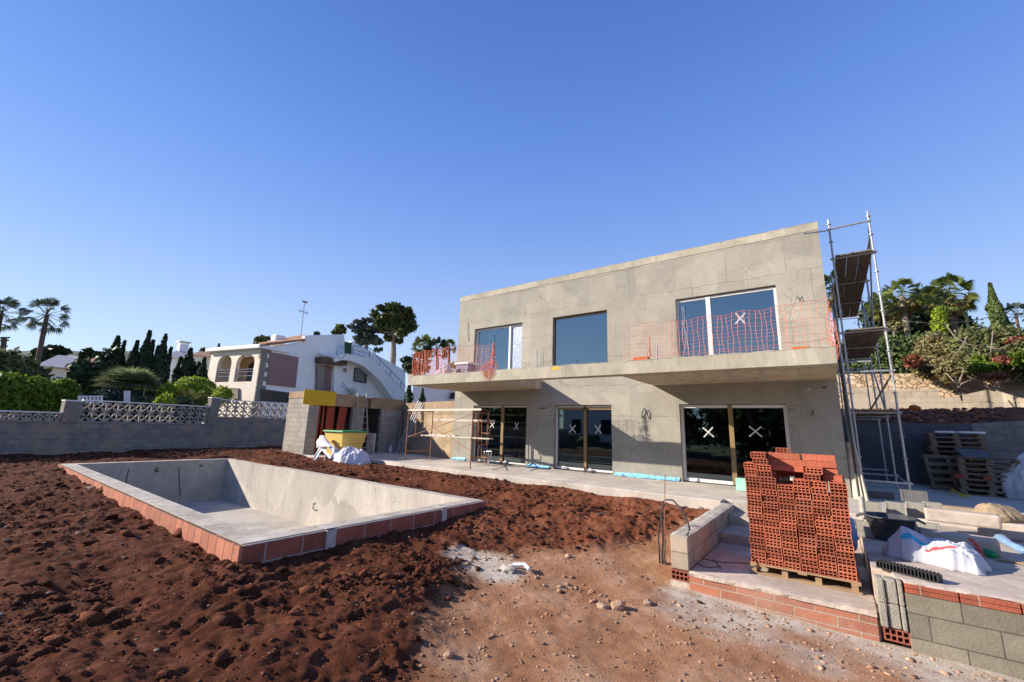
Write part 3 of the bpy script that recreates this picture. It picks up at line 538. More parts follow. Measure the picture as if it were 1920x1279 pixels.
# boards run along Y, so use X as the course direction
def boards(name, ax2, ca, cb, mort, w_):
    m = bpy.data.materials.new(name); m.use_nodes = True; t = m.node_tree; N = t.nodes; L = t.links; b = N['Principled BSDF']; b.inputs['Roughness'].default_value = .9
    tc = N.new('ShaderNodeTexCoord'); mp = N.new('ShaderNodeMapping'); mp.inputs['Rotation'].default_value = (0, 0, ax2); L.new(tc.outputs['Object'], mp.inputs[0])
    br = N.new('ShaderNodeTexBrick'); br.inputs['Scale'].default_value = 1; br.inputs['Brick Width'].default_value = 3.1; br.inputs['Row Height'].default_value = w_; br.inputs['Mortar Size'].default_value = .006
    br.inputs['Color1'].default_value = (*ca, 1); br.inputs['Color2'].default_value = (*cb, 1); br.inputs['Mortar'].default_value = (*mort, 1); L.new(mp.outputs[0], br.inputs[0])
    nz = N.new('ShaderNodeTexNoise'); nz.inputs['Scale'].default_value = 5; nz.inputs['Detail'].default_value = 8; L.new(tc.outputs['Object'], nz.inputs[0]); mr = N.new('ShaderNodeMapRange'); mr.inputs[1].default_value = .3; mr.inputs[2].default_value = .7; mr.inputs[3].default_value = .75; mr.inputs[4].default_value = 1.2; L.new(nz.outputs[0], mr.inputs[0])
    h = N.new('ShaderNodeHueSaturation'); L.new(br.outputs[0], h.inputs['Color']); L.new(mr.outputs[0], h.inputs['Value']); L.new(h.outputs[0], b.inputs[0])
    bp = N.new('ShaderNodeBump'); bp.inputs['Strength'].default_value = .4; bp.inputs['Distance'].default_value = .01; L.new(nz.outputs[0], bp.inputs['Height']); L.new(bp.outputs[0], b.inputs['Normal']); MATS[name] = m; return m
M['soffit'] = boards('board_soffit', 0, (.46, .38, .27), (.40, .32, .22), (.26, .21, .15), .5)
for a, b in ((BX0, .45), (4.72, BX1)):
    mb = MB(); mb.box(a, b, -2.6, 0, 2.91, 3.25); mb.build('balcony_slab', 'soffit', house)
mb = MB()
for x in (5.9, 6.55, 7.25, 8.0, 8.75): mb.ob((x, -2.58, 2.899), (.06, 0, 0), (-.12, 2.56, 0), (0, 0, .01))
for x in (5.9,): pass
mb.build('joist_mark', 'beamc', house)
# windows
M['film2'] = mat('pale_curtain', (.55, .58, .62), .8, (.4, .43, .48), 3, .5, 10, stretch=(6, 1, .4))
def xat(px, py, y): return at(px, py, y=y).x
def glazing(name, x0, x1, z0, z1, mull, y, frame_m, glass, films=(), mm='pvc', mw=.09, fw=.07, fwl=None):
    fr = MB(); fwl = fwl or fw
    fr.box(x0, x0+fwl, y-.03, y+.05, z0, z1); fr.box(x1-fw, x1, y-.03, y+.05, z0, z1); fr.box(x0+fwl, x1-fw, y-.03, y+.05, z1-fw, z1); fr.box(x0+fwl, x1-fw, y-.03, y+.05, z0, z0+fw)
    f = fr.build(name, frame_m, house, bevel=.004)
    if mull is not None:
        m_ = MB(); m_.box(mull-mw/2, mull+mw/2, y-.05, y+.045, z0+.005, z1-.005); m_.build('mullion', mm, f)
    xs = [x0+fwl]+([mull-mw/2, mull+mw/2] if mull is not None else [])+[x1-fw]
    for i in range(0, len(xs), 2):
        g = MB(); g.ob((xs[i]-.01, y+.012, z0+fw-.01), (xs[i+1]-xs[i]+.02, 0, 0), (0, .012, 0), (0, 0, z1-z0-2*fw+.02)); g.build('pane', 'film' if i//2 in films else glass, f)
    return f
w1 = glazing('window', -3.15, -.55, 3.34, 5.66, xat(957, 640, .15), .15, 'pvc', 'glass_up', films=(1,), fwl=.12)
mb = MB(); mb.box(-2.98, -1.35, .42, .45, 3.4, 5.62); mb.build('curtain', 'film2', w1)  # pale curtain; its colour also stands in for a lighter pane reflection
w2 = glazing('window', .90, 3.16, 3.34, 5.66, None, .12, 'tanframe', 'glass_up', fw=.04)
w3 = glazing('window', 5.54, 8.33, 3.34, 5.66, xat(1330, 600, .12), .12, 'pvc', 'glass_up', mw=.13)
d1 = glazing('sliding_door', -3.0, -.24, .03, 2.28, xat(942, 820, .16), .16, 'pvc', 'glass_lo', mm='tanframe', mw=.12, fw=.05)
d2 = glazing('sliding_door', .99, 3.27, .03, 2.28, xat(1098, 820, .2), .2, 'pvc', 'glass_lo', mm='tanframe', mw=.10, fw=.07)
d3 = glazing('sliding_door', 5.50, 8.31, .03, 2.28, xat(1373, 820, .14), .14, 'pvc', 'glass_lo', mm='tanframe', mw=.12, fw=.09)
mb = MB(); mb.box(.99+.07, 3.27-.07, .15, .168, 2.14, 2.21); mb.build('head_strip', 'tanframe', d2)
def cross(parent, px, py, y, s=.17, tilt=0.0, wd=.036):
    c = at(px, py, y=y); mb = MB()
    for k, sg in enumerate((1, -1)):
        a = math.radians(50*sg+random.uniform(-9, 9)); e = Vector((math.cos(a), 0, math.sin(a))); n = Vector((-math.sin(a), 0, math.cos(a)))
        mb.ob(c-e*s-n*wd/2-Vector((0, .003+.003*k, 0)), e*2*s, n*wd, (0, .002, 0))
    mb.build('tape_cross', 'tape', parent)
cross(d1, 923, 797, .17, .15); cross(d1, 968.5, 799, .17, .16); cross(d2, 1073.5, 804, .21, .18); cross(d2, 1121.5, 805, .21, .18)
cross(d3, 1328, 810.5, .15, .2); cross(d3, 1416.5, 809, .15, .21); cross(w3, 1388, 597, .13, .21)
# crumpled transparent film hanging in the right window
mb = MB(); pts = []
for k in range(3): x = 5.66+.06*k; mb.path([(x+.05*math.sin(z*3+k)*(1 if z < 5 else .2)+.02*k*(z-5.4)*-.5, .10-.02*(k % 3), z) for z in (5.45, 5.1, 4.8, 4.5, 4.25, 4.0)], .008, 4)
mb.build('plastic_film', 'film', w3)
for px in ((1062, 877), ): pass
for d, pp in ((d2, (1058, 872)), (d2, (1107, 876)), (d3, (1305, 892)), (d1, (948, 863))):
    p = at(*pp, y=.1); mb = MB(); mb.box(p.x-.05, p.x+.05, .07, .12, .05, .13); mb.build('white_block', 'plasticw', d, bevel=.01)
# cable loops sticking out of the facade
def loop(pts, r=.012, m='cable'):
    mb = MB(); mb.path([at(a, b, y=-.02-c) for a, b, c in pts], r, 6); mb.build('cable_loop', m, house)
loop([(1203, 783, 0), (1205, 770, .05), (1207.5, 765.5, .06), (1213, 773, .05), (1217, 786, 0)], .015)
loop([(1011, 765.5, .0), (1019, 765.5, 0), (1027, 765, 0)], .014)
loop([(1494, 556, 0), (1493, 562, .03), (1495, 552, .05), (1500, 562, .03), (1502, 565, 0)], .008)
loop([(1522, 780, 0), (1524, 769, .05), (1526, 776, .03)], .012); loop([(1541, 727, 0), (1550, 727, 0)], .014)
loop([(878, 606, 0), (877, 625, .02), (879, 640, 0)], .01)
mb = MB(); p = at(1516, 730, y=-.01)
mb.box(p.x-.04, p.x+.04, -.015, 0, p.z-.03, p.z+.03); mb.build('socket_mark', 'tape', house)
# blue membrane at the wall foot
for a, b in ((-4.05, -3.3), (-.15, .85), (3.35, 5.42)):
    mb = MB()
    n = int((b-a)/.12); f_ = []; vs = []
    for i in range(n+1):
        x = a+(b-a)*i/n
        for (yy, zz) in ((-.004, .10), (-.03, .05), (-.10, .03), (-.16, .012)): vs.append((x, yy-random.uniform(0, .02), zz+random.uniform(-.012, .025)))
    for i in range(n):
        for k in range(3): f_.append((i*4+k, i*4+4+k, i*4+5+k, i*4+1+k))
    mb.add(vs, f_); mb.build('blue_membrane', 'bluesheet', house)
p = at(1042, 690, y=-3.006)
mb = MB(); mb.box(p.x-.14, p.x+.12, -3.004, -3.0005, p.z-.05, p.z+.035); mb.build('yellow_mark', 'yellow', house)
# rods, pipes on the balcony edge
mb = MB()
for px, t0, t1 in ((1007, 655, 691), (1018, 660, 690), (1232, 643, 672)):
    a = at(px, t1, y=-2.8); b = at(px, t0, y=-2.8); mb.tube((a.x, a.y, 3.2), (b.x, b.y, b.z), .014, 6)
mb.build('rod', 'steel', house)
# terrace slab in front
mb = MB(); mb.prism([(-9.2, -3.95, -.32), (-8.0, -3.97, -.32), (-6.9, -3.1, -.32), (-4.9, -2.95, -.32), (-3.9, -3.08, -.32), (7.12, -3.11, -.32), (7.12, -2.7, -.32), (9.6, -2.7, -.32), (9.6, 0, -.32), (X0, 0, -.32), (-9.2, 1.2, -.32)], (0, 0, .32))
struct(mb.build('pavement', 'slab', bevel=.02))
mb = MB(); mb.prism([(9.6, -2.2, -.32), (18, -2.2, -.32), (18, 9, -.32), (9.6, 9, -.32)], (0, 0, .3)); struct(mb.build('pavement', 'slab'))

# ---------------------------------------------------------------- nets
def net(name, A, B, h0, h1, label, group, m='net', cell=.09, sag=.05, seed=1, r=.0045, rows=9, lean=0.0):
    """mesh stretched from A to B (world points at foot), heights h0,h1 at ends"""
    R_ = random.Random(seed); A, B = Vector(A), Vector(B); d = B-A; L_ = d.length; n = int(L_/cell); nrm = Vector((-d.y, d.x, 0)).normalized(); mb = MB()
    def P(s, t):
        hh = h0+(h1-h0)*s - .06*math.sin(s*math.pi*3)**2
        p = A+d*(s+.006*math.sin(t*9+s*40)+lean*(1-t)*.02)
        return p+Vector((0, 0, hh*t))+nrm*(sag*math.sin(s*L_*2.3+t*2)*math.sin(t*3.1)*.7+.02*math.sin(s*60))
    for i in range(n+1):
        s = i/n+R_.uniform(-.2, .2)/n; mb.path([P(s, t) for t in np.linspace(0, 1, 7)], r, 3, cap=False)
    for j in range(rows+1):
        t = j/rows+R_.uniform(-.02, .02); mb.path([P(s, t) for s in np.linspace(0, 1, n+1)], r*(1 if 0 < j < rows else 1.6), 3, cap=False)
    o = mb.build(name, m, fix=False); return tag(o, label, 'safety net', group)
G = 'orange safety nets along the balcony edge'
net('safety_net', (BX0+.12, -2.93, 3.24), (-1.9, -2.93, 3.24), 1.0, 1.03, 'orange mesh net at the left end of the balcony seen against the palms', G, cell=.085, r=.006, rows=11, sag=.015)
net('safety_net', (-1.9, -2.93, 3.24), (.35, -2.93, 3.24), 1.03, .92, 'pale orange net in front of the left upper window, gathered into the bundle', G, 'netp', cell=.085, r=.0035, seed=2, sag=.02)
net('safety_net', (BX0+.1, -2.9, 3.24), (BX0+.1, -.05, 3.24), 1.0, 1.0, 'orange net running back along the left end of the balcony', G, 'netp', cell=.2, r=.003, seed=5, sag=.01)
net('safety_net', (4.9, -2.9, 3.24), (6.1, -2.9, 3.24), 1.15, 1.0, 'faded net left of the big right upper window', G, 'netp', cell=.08, r=.003, seed=3)
net('safety_net', (6.12, -2.9, 3.24), (8.6, -2.9, 3.24), 1.0, 1.05, 'orange net stretched across the right upper window with the taped cross', G, 'netp', cell=.11, r=.0042, rows=11, seed=4)
net('safety_net', (8.62, -2.9, 3.24), (9.4, -2.9, 3.24), 1.06, 1.1, 'drooping orange net at the right end of the balcony', G, 'netp', cell=.15, r=.004, rows=6, seed=6)
net('safety_net', (9.42, -2.9, 3.24), (9.5, -.1, 3.24), 1.0, 1.0, 'orange net bulging round the right end of the balcony by the scaffold', G, 'netp', cell=.3, r=.0035, seed=8, sag=.16)
# gathered bundle
b0 = thing('net_bundle', 'crumpled orange net tied round a rod and drooping over the balcony edge', 'safety net', (.25, -2.85, 3.26))
mb = MB(); v, f = IC2; rr_ = random.Random(12)
for c, a in (((.2, -2.85, 3.46), (.30, .16, .18)), ((.0, -2.88, 3.36), (.26, .13, .12)), ((.33, -2.84, 3.42), (.2, .14, .14)), ((.28, -2.84, 3.72), (.12, .09, .22)), ((.3, -2.84, 4.0), (.05, .04, .25))):
    for k in range(int(60*a[2]/.18*.8)):
        th, ph = rr_.uniform(0, 6.28), rr_.uniform(-1.3, 1.5); pts = []
        for q in range(6):
            th += rr_.uniform(-.25, .45); ph += rr_.uniform(-.3, .3); s_ = rr_.uniform(.75, 1.1); pts.append((c[0]+a[0]*s_*math.cos(th)*math.cos(ph), c[1]+a[1]*s_*math.sin(th)*math.cos(ph), max(3.27, c[2]+a[2]*s_*math.sin(ph))))
        mb.path(pts, .004, 3, cap=False)
mb.build('net_heap', 'netp', b0, fix=False)
mb = MB()
for i in range(14):
    x = .0+.04*i; mb.path([(x, -3.02, 3.3), (x+.02*math.sin(i), -3.03, 3.1), (x+.03*math.sin(i*2), -3.03, 2.95+.05*abs(i-7)/2)], .006, 3)
for j in range(5): mb.path([(x, -3.03, 3.24-.07*j+.02*math.sin(x*20)) for x in np.linspace(0.02, .5, 6)], .006, 3)
mb.build('net_tail', 'netp', b0)
mb = MB(); mb.tube((.32, -2.84, 3.26), (.33, -2.84, 4.5), .012, 6); mb.build('rod', 'cable', b0)
# things on the balcony
def sack(name, c, s, m, label, cat='sack', seed=0):
    r_ = np.random.default_rng(seed+3); v, f = ico(3); n = vn(v[:, 0]*2.2+seed+5, v[:, 1]*2.2+v[:, 2]*1.7+9, seed); n2 = vn(v[:, 0]*5+3, v[:, 2]*5+v[:, 1]*4+11, seed+1)
    vv = v*(.7+.5*n+.18*n2)[:, None]*np.array(s); vv[:, 2] = np.maximum(vv[:, 2], -s[2]*.6)+s[2]*.6
    mb = MB(); mb.add(vv+np.array(c), f); o = mb.build(name, m, smooth=False); return tag(o, label, cat)
sack('sack', (-2.9, -2.2, 3.26), (.16, .15, .2), 'bag', 'small white sack behind the net at the left end of the balcony')
sack('sack', (-2.35, -2.4, 3.26), (.16, .16, .3), 'bag', 'taller white sack beside the balcony box behind the net', seed=4)
t = thing('storage_box', 'grey box with a white lid behind the left net on the balcony', 'box', (-1.75, -1.9, 3.26))
mb = MB(); mb.box(-2.15, -1.5, -2.1, -1.6, 3.26, 3.72); mb.build('box_body', 'iron', t, bevel=.01); mb = MB(); mb.box(-2.2, -1.45, -2.15, -1.55, 3.722, 3.80); mb.build('lid', 'plasticw', t, bevel=.02)

# hollow clay brick ----------------------------------------------------------------
def brickmesh(w=.189, h=.083, l=.40, nxh=4, nzh=2, wall=.011):
    mb = MB(); hs = []; cw = (w-wall*(nxh+1))/nxh; ch = (h-wall*(nzh+1))/nzh
    for i in range(nxh):
        for j in range(nzh): a = -w/2+wall+i*(cw+wall); b = wall+j*(ch+wall); hs.append((a, a+cw, b, b+ch))
    mb.cells((0, 0, 0), (1, 0, 0), (0, -1, 0), -w/2, w/2, 0, h, hs, l); return mb
claym = M['clay']
def claytint():
    m = mat('stacked_clay', (.47, .135, .07), .85, (.34, .09, .048), 11, .5, 60)
    t = m.node_tree; N = t.nodes; L = t.links; b = N['Principled BSDF']; s = b.inputs['Base Color'].links[0].from_socket
    ge = N.new('ShaderNodeNewGeometry'); dn = N.new('ShaderNodeTexNoise'); dn.inputs['Scale'].default_value = 3.2; dn.inputs['Detail'].default_value = 8; dn.inputs['Roughness'].default_value = .75; L.new(ge.outputs['Position'], dn.inputs[0]); dr = N.new('ShaderNodeMapRange'); dr.inputs[1].default_value = .52; dr.inputs[2].default_value = .75; dr.inputs[4].default_value = .4; L.new(dn.outputs[0], dr.inputs[0]); dm = N.new('ShaderNodeMixRGB'); dm.inputs[2].default_value = (.36, .24, .18, 1); L.new(dr.outputs[0], dm.inputs[0]); L.new(s, dm.inputs[1]); s = dm.outputs[0]
    oi = N.new('ShaderNodeObjectInfo'); mr = N.new('ShaderNodeMapRange'); mr.inputs[3].default_value = .62; mr.inputs[4].default_value = 1.25; L.new(oi.outputs['Random'], mr.inputs[0]); h = N.new('ShaderNodeHueSaturation'); L.new(s, h.inputs['Color']); L.new(mr.outputs[0], h.inputs['Value']); L.new(h.outputs[0], b.inputs['Base Color']); return m
M['claytint'] = claytint()
bm0 = brickmesh().build('hollow_brick', 'claytint'); bm0.location = (0, 0, -50)
# pallet with the brick stack
PX0, PY0, PZ = 8.08, -6.33, -.5
def palletobj(name, label, m, group=None, L_=1.2, W_=.8, H_=.14, closed=True):
    t = thing(name, label, 'pallet', (0, 0, 0), group)
    mb = MB()
    n = 5
    for i in range(n): y = i*(W_-.1)/(n-1); mb.box(0, L_, y, y+.1, H_-.02, H_)
    mb.build('deck', m, t)
    mb = MB()
    for x in (0, (L_-.1)/2, L_-.1):
        mb.box(x, x+.1, 0, W_, H_-.042, H_-.0205)
    mb.build('stringer', m, t)
    xs = (0, (L_-.1)/3, 2*(L_-.1)/3, L_-.1) if closed else (0, (L_-.14)/2, L_-.14)
    bw = .07 if closed else .14
    for x in xs:
        for y in (0.002, (W_-.1)/2, W_-.102): MB().box(x+.002, x+bw, y, y+.1, .022, H_-.043).build('block', m, t)
    mb = MB()
    for y in (0, (W_-.1)/2, W_-.1): mb.box(0, L_, y, y+.1, 0, .0215)
    mb.build('base_board', m, t); return t
pal = palletobj('pallet', 'wooden pallet under the stack of red hollow bricks on the lowest step', 'pallet')
pal.location = (PX0-.01, PY0+.02, PZ+.003); pal.scale = (1.03, 1.1, 1)
ordn = ['first', 'second', 'third', 'fourth', 'fifth', 'sixth', 'seventh', 'eighth', 'ninth', 'tenth', 'eleventh', 'twelfth', 'thirteenth', 'fourteenth', 'fifteenth', 'sixteenth']
coln = ['leftmost', 'second', 'third', 'fourth', 'fifth', 'rightmost']
GB = 'red hollow bricks stacked on the pallet'
HT = [14, 14, 13, 14, 14, 14]; coloff = [random.uniform(-.004, .004) for _ in range(6)]; rb = random.Random(3)
Hb = .0855
for c in range(6):
    dx = 0
    for k in range(HT[c]):
        for row in range(2):
            o = bm0.copy(); COL.objects.link(o)
            if k in (3, 6, 8, 11): dx = rb.uniform(-.008, .008)
            o.location = (PX0+.1+c*.2005+dx+rb.uniform(-.004, .004), PY0+.03+row*.42+rb.uniform(-.012, .014), PZ+.146+k*Hb)
            o.rotation_euler = (0, rb.uniform(-.008, .008), rb.uniform(-.03, .03))
            rw = 'front row' if row == 0 else 'hidden back row'
            tag(o, f'red hollow brick, {coln[c]} column, {ordn[k]} course from the pallet, {rw}', 'brick', GB)
# loose ones on top
ztop = PZ+.146+14*Hb
bl = brickmesh(.196, .083, .5).build('hollow_brick', 'claytint'); bl.location = (0, 0, -50)
tops = [((PX0+.26, PY0+.03, ztop), 0, 0, bm0, 'red brick of the loose pile on top, lowest of the four at the left front'),
        ((PX0+.25, PY0+.04, ztop+.086), 0, .03, bm0, 'red brick of the loose pile on top, second of the four at the left front'),
        ((PX0+.215, PY0+.05, ztop+.172), 0, -.02, bm0, 'red brick of the loose pile on top, third of the four at the left front'),
        ((PX0+.19, PY0+.06, ztop+.258), 0, .02, bm0, 'red hollow brick crowning the left front of the stack'),
        ((PX0+.07, PY0+.25, ztop), 0, 0, bm0, 'red hollow brick set back at the left corner, lower of two'),
        ((PX0+.06, PY0+.27, ztop+.086), 0, .02, bm0, 'red hollow brick set back at the left corner, upper of two'),
        ((PX0+.83, PY0+.05, ztop), 0, .0, bm0, 'single red brick standing proud near the right of the stack front'),
        ((PX0+.86, PY0+.09, ztop+.086), 0, -.05, bm0, 'red brick lying on the single proud brick right of the middle'),
        ((PX0+.36, PY0+.62, ztop+.0), 0, math.pi/2*-1, bl, 'red brick turned sideways in the hollow behind the stack front')]
for loc, _, rz, src, lab in tops:
    o = src.copy(); COL.objects.link(o); o.location = loc; o.rotation_euler = (0, 0, rz); tag(o, lab, 'brick', 'loose red bricks on top of the stack')
nm3 = ['bottom', 'second', 'third', 'upper', 'topmost']
for i in range(4):                                  # bricks laid sideways, forming the ridge at the back of the top
    for s_, (x, side_) in enumerate(((.31, 'left'), (.725, 'right'))):
        if i == 0 and s_ == 0: continue
        o = bm0.copy(); COL.objects.link(o); o.location = (PX0+x+rb.uniform(-.015, .02), PY0+.40+rb.uniform(-.02, .02), ztop+.0865*i); o.rotation_euler = (0, 0, -math.pi/2+rb.uniform(-.04, .04))
        tag(o, f'{nm3[i]} sideways brick at the back {side_} of the stack top', 'brick', 'loose red bricks on top of the stack')
o = bm0.copy(); COL.objects.link(o); o.location = (PX0+.50, PY0+.36, ztop+.348); o.rotation_euler = (0, 0, .1); o.scale = (1, .5, .8); tag(o, 'short piece of red brick on the very top of the stack', 'brick', 'loose red bricks on top of the stack')
o = bm0.copy(); COL.objects.link(o); o.location = (PX0+1.18, PY0+.25, ztop); o.rotation_euler = (0, 0, 1.45); o.scale = (1, .55, 1); tag(o, 'red brick turned sideways at the top right corner', 'brick', 'loose red bricks on top of the stack')
bpy.data.objects.remove(bm0); bpy.data.objects.remove(bl)
# bricks on the balcony edge
t = MB(); p = at(1203, 671, y=-2.85); t.box(p.x-.2, p.x+.2, -2.95, -2.78, 3.262, 3.35); tag(t.build('clay_brick', 'clay_or', bevel=.01), 'orange brick holding the net down left of the right upper window', 'brick')
t = MB(); p = at(1501, 648, y=-2.85); t.box(p.x-.15, p.x+.15, -2.95, -2.8, 3.262, 3.32); tag(t.build('clay_brick', 'clay_or', bevel=.01), 'flat orange brick near the right end of the balcony edge', 'brick')
t = MB(); t.path([at(1212, 665, y=-2.85), at(1218, 655, y=-2.85), at(1220, 668, y=-2.85)], .012, 5); t.path([at(1218, 632, y=-2.85), at(1219, 670, y=-2.85)], .01, 5); tag(t.build('orange_strap', 'clay_or'), 'thin orange strap and rod above the balcony brick', 'strap')

# ---------------------------------------------------------------- swimming pool
pool = thing('swimming_pool', 'empty unfinished concrete swimming pool edged with red clay bricks', 'pool', (-4, -8.5, -1.8))
ox0, ox1, oy0, oy1 = -11.05, 2.79, -10.95, -6.03; ix0, ix1, iy0, iy1 = -10.7, 2.47, -10.62, -6.25; zt, zf = -.18, -1.72
mb = MB()
P4 = lambda x0, x1, y0, y1, z: [(x0, y0, z), (x1, y0, z), (x1, y1, z), (x0, y1, z)]
v = P4(ox0, ox1, oy0, oy1, zt)+P4(ix0, ix1, iy0, iy1, zt)+P4(ix0, ix1, iy0, iy1, zf)+P4(ox0, ox1, oy0, oy1, -.8)
f = [(i, (i+1) % 4, 4+(i+1) % 4, 4+i) for i in range(4)]
mb.add(v, f); mb.build('rim', 'rim', pool, fix=False)
mb = MB(); f = [(4+i, 4+(i+1) % 4, 8+(i+1) % 4, 8+i) for i in range(4)]+[(8, 9, 10, 11)]+[(i, 12+i, 12+(i+1) % 4, (i+1) % 4) for i in range(4)]
mb.add(v, f); mb.build('basin', 'poolc', pool, fix=False)
M['brickX'] = coursed('edge_bricks_long_side', (1, 0), (.50, .20, .125), (.36, .15, .10), (.10, .07, .05), bw=.28, bh=.5, ms=.009, off=(0, .68), bump=1.0)
M['brickY'] = coursed('edge_bricks_short_side', (0, 1), (.36, .115, .08), (.25, .085, .055), (.40, .33, .28), bw=.52, bh=.25, ms=.012, off=(0, .44))
for q in ((ox0-.05, ox1+.05, oy0-.05, oy0-.001), (ox0-.05, ox1+.05, oy1+.001, oy1+.05)): MB().box(*q, -.62, zt-.012).build('brick_edging', 'brickX', pool, bevel=.004)
for q in ((ox1+.001, ox1+.05, oy0, oy1), (ox0-.05, ox0-.001, oy0, oy1)): MB().box(*q, -.62, zt-.012).build('brick_edging', 'brickY', pool, bevel=.004)
for (px, py, w_) in ((620, 1003, .16), (832, 967, .13)):
    p = at(px, py, x=2.85); t = MB(); t.box(2.842, 2.875, p.y-w_/2, p.y+w_/2, -.46, -.19); t.box(2.60, 2.842, p.y-w_/2, p.y+w_/2, zt+.002, zt+.012)
    t.build('skimmer_box', 'dirtywhite', pool, bevel=.01)
def hook(pts, ax, val, r=.012):
    t = MB(); t.path([at(a, b, **{ax: val}) for a, b in pts], r, 5); t.build('wire_hook', 'cable', pool)
hook([(297, 877), (291, 880), (293, 884), (298, 883)], 'x', ix0+.03, .02); hook([(374, 872), (378, 875), (380, 871)], 'x', ix0+.03, .02)
hook([(337, 876), (335, 880), (338, 930)], 'x', ix0+.01, .012); hook([(242, 879), (239, 890), (236, 908)], 'x', ix0+.01, .012)
hook([(590, 943), (587, 945), (586, 953), (590, 957), (594, 956)], 'y', iy1-.02, .012)

# ---------------------------------------------------------------- steps, curb and block terrace

M['curbY'] = coursed('curb_blocks', (0, 1), (.40, .33, .25), (.33, .27, .20), (.22, .18, .14), bw=.42, bh=.235, ms=.010, off=(0, .03))
curb = thing('block_curb_wall', 'low block wall with a mortared top down the left side of the steps', 'wall', (7.2, -5, -.5))
mb = MB(); mb.box(7.12, 7.36, -6.87, -3.12, -.50, -.06); mb.build('wall', 'curbY', curb, bevel=.008)
mb = MB(); strip(mb, (7.115, -6.87, 0), (7.115, -3.12, 0), (1, 0, 0), .25, -.0599, -.034, seed=3)
mb.build('mortar_top', 'rim', curb)
bb = brickmesh(.24, .13, .2, 4, 2, .014); 
o = bb.build('hollow_brick', 'clay', curb); o.location = Vector((7.24, -6.9, -.64))-curb.location
mb = MB(); mb.box(7.11, 7.365, -6.89, -6.605, -.95, -.643); mb.build('footing', 'pinkc', curb)
mb = MB(); mb.box(7.12, 7.36, -6.6, -3.2, -.95, -.505); mb.build('footing', 'curbY', curb)
steps = thing('steps', 'broad rough concrete steps rising to the terrace behind the brick pallet', 'steps', (8.3, -5, -.8))
for i, (ya, yb, z1) in enumerate(((-6.85, -4.70, -.50), (-4.70, -3.80, -.335), (-3.80, -3.12, -.17))):
    mb = MB(); mb.box(7.362, 9.42, ya, yb-.002, -.85, z1); mb.build('step', 'pinkc', steps, bevel=.015)
M['riser'] = coursed('riser_bricks', (1, 0), (.42, .165, .10), (.30, .13, .09), (.36, .28, .22), bw=.42, bh=.115, ms=.009, off=(0, .505), stain=(.33, .25, .19))
mb = MB(); mb.box(7.37, 9.40, -6.905, -6.852, -.90, -.545); mb.build('brick_riser', 'riser', steps, bevel=.006)
mb = MB(); strip(mb, (7.37, -6.915, 0), (9.40, -6.915, 0), (0, 1, 0), .14, -.5447, -.494, .035, .016, .02, seed=8)
mb.build('mortar_lip', 'pinkc', steps)
for pts, lab in ((((1304, 1050), (1312, 1060), (1330, 1064), (1352, 1062)), 'thin dark wire curling on the lowest step near the curb'), (((1318, 1048), (1360, 1055), (1405, 1056)), 'thin red brown wire crossing the lowest step'), (((1338, 1047), (1346, 1058), (1352, 1066)), 'short dark wire end on the lowest step')):
    mb = MB(); mb.path([at(*q, z=-.49) for q in pts], .006, 5); tag(mb.build('wire', 'cable'), lab, 'wire')
# right terrace
TZ = -.10
mb = MB(); mb.prism([(9.6, -6.82, -.9), (16, -6.82, -.9), (16, -2.2, -.9), (9.6, -2.2, -.9)], (0, 0, .9+TZ)); struct(mb.build('pavement', 'pinkc', bevel=.01))
mb = MB(); mb.prism([(9.425, -6.5, -.9), (9.6, -6.5, -.9), (9.6, -2.7, -.9), (9.425, -2.7, -.9)], (0, 0, .9+TZ-.01)); struct(mb.build('pavement', 'pinkc'))
tw = thing('block_retaining_wall', 'grey concrete block wall topped by a course of red bricks at the right foreground', 'wall', (11, -6.9, -.9))
M['blocksX'] = coursed('terrace_blocks', (1, 0), (.225, .20, .15), (.165, .147, .112), (.10, .088, .07), bw=.52, bh=.245, ms=.007, off=(.30, .16), bump=.45)
mb = MB(); mb.box(9.66, 16, -6.95, -6.825, -1.1, -.215); mb.build('wall', 'blocksX', tw, bevel=.006)
M['capX'] = coursed('cap_bricks', (1, 0), (.36, .105, .06), (.25, .075, .045), (.36, .26, .2), bw=.44, bh=.2, ms=.006, off=(.1, .23))
mb = MB()
for i in range(15):
    x = 9.67+i*.43; z0 = -.214
    mb.box(x, x+.42, -6.96, -6.83, z0, z0+.045); mb.box(x, x+.42, -6.955, -6.83, z0+.048, z0+.095)
mb.build('brick_course', 'capX', tw, bevel=.006)
mb = MB(); strip(mb, (9.67, -6.945, 0), (16, -6.945, 0), (0, 1, 0), .16, -.118, TZ+.008, .04, .012, .02, seed=5)
mb.build('mortar_bed', 'pinkc', tw)
mb = MB()
for k in range(3):
    z = -.245-.245*(k+1)+.14
for (z0, z1) in ((-.36, -.11), (-.61, -.365)):
    mb.box(9.425, 9.49, -6.97, -6.79, z0, z1); mb.box(9.50, 9.60, -6.945, -6.79, z0, z1); mb.box(9.61, 9.65, -6.965, -6.79, z0, z1)
mb.build('end_block', 'blockg', tw, bevel=.01)
o = brickmesh(.22, .13, .2, 4, 2, .014).build('hollow_brick', 'clay', tw); o.location = Vector((9.55, -6.93, -.75))-tw.location

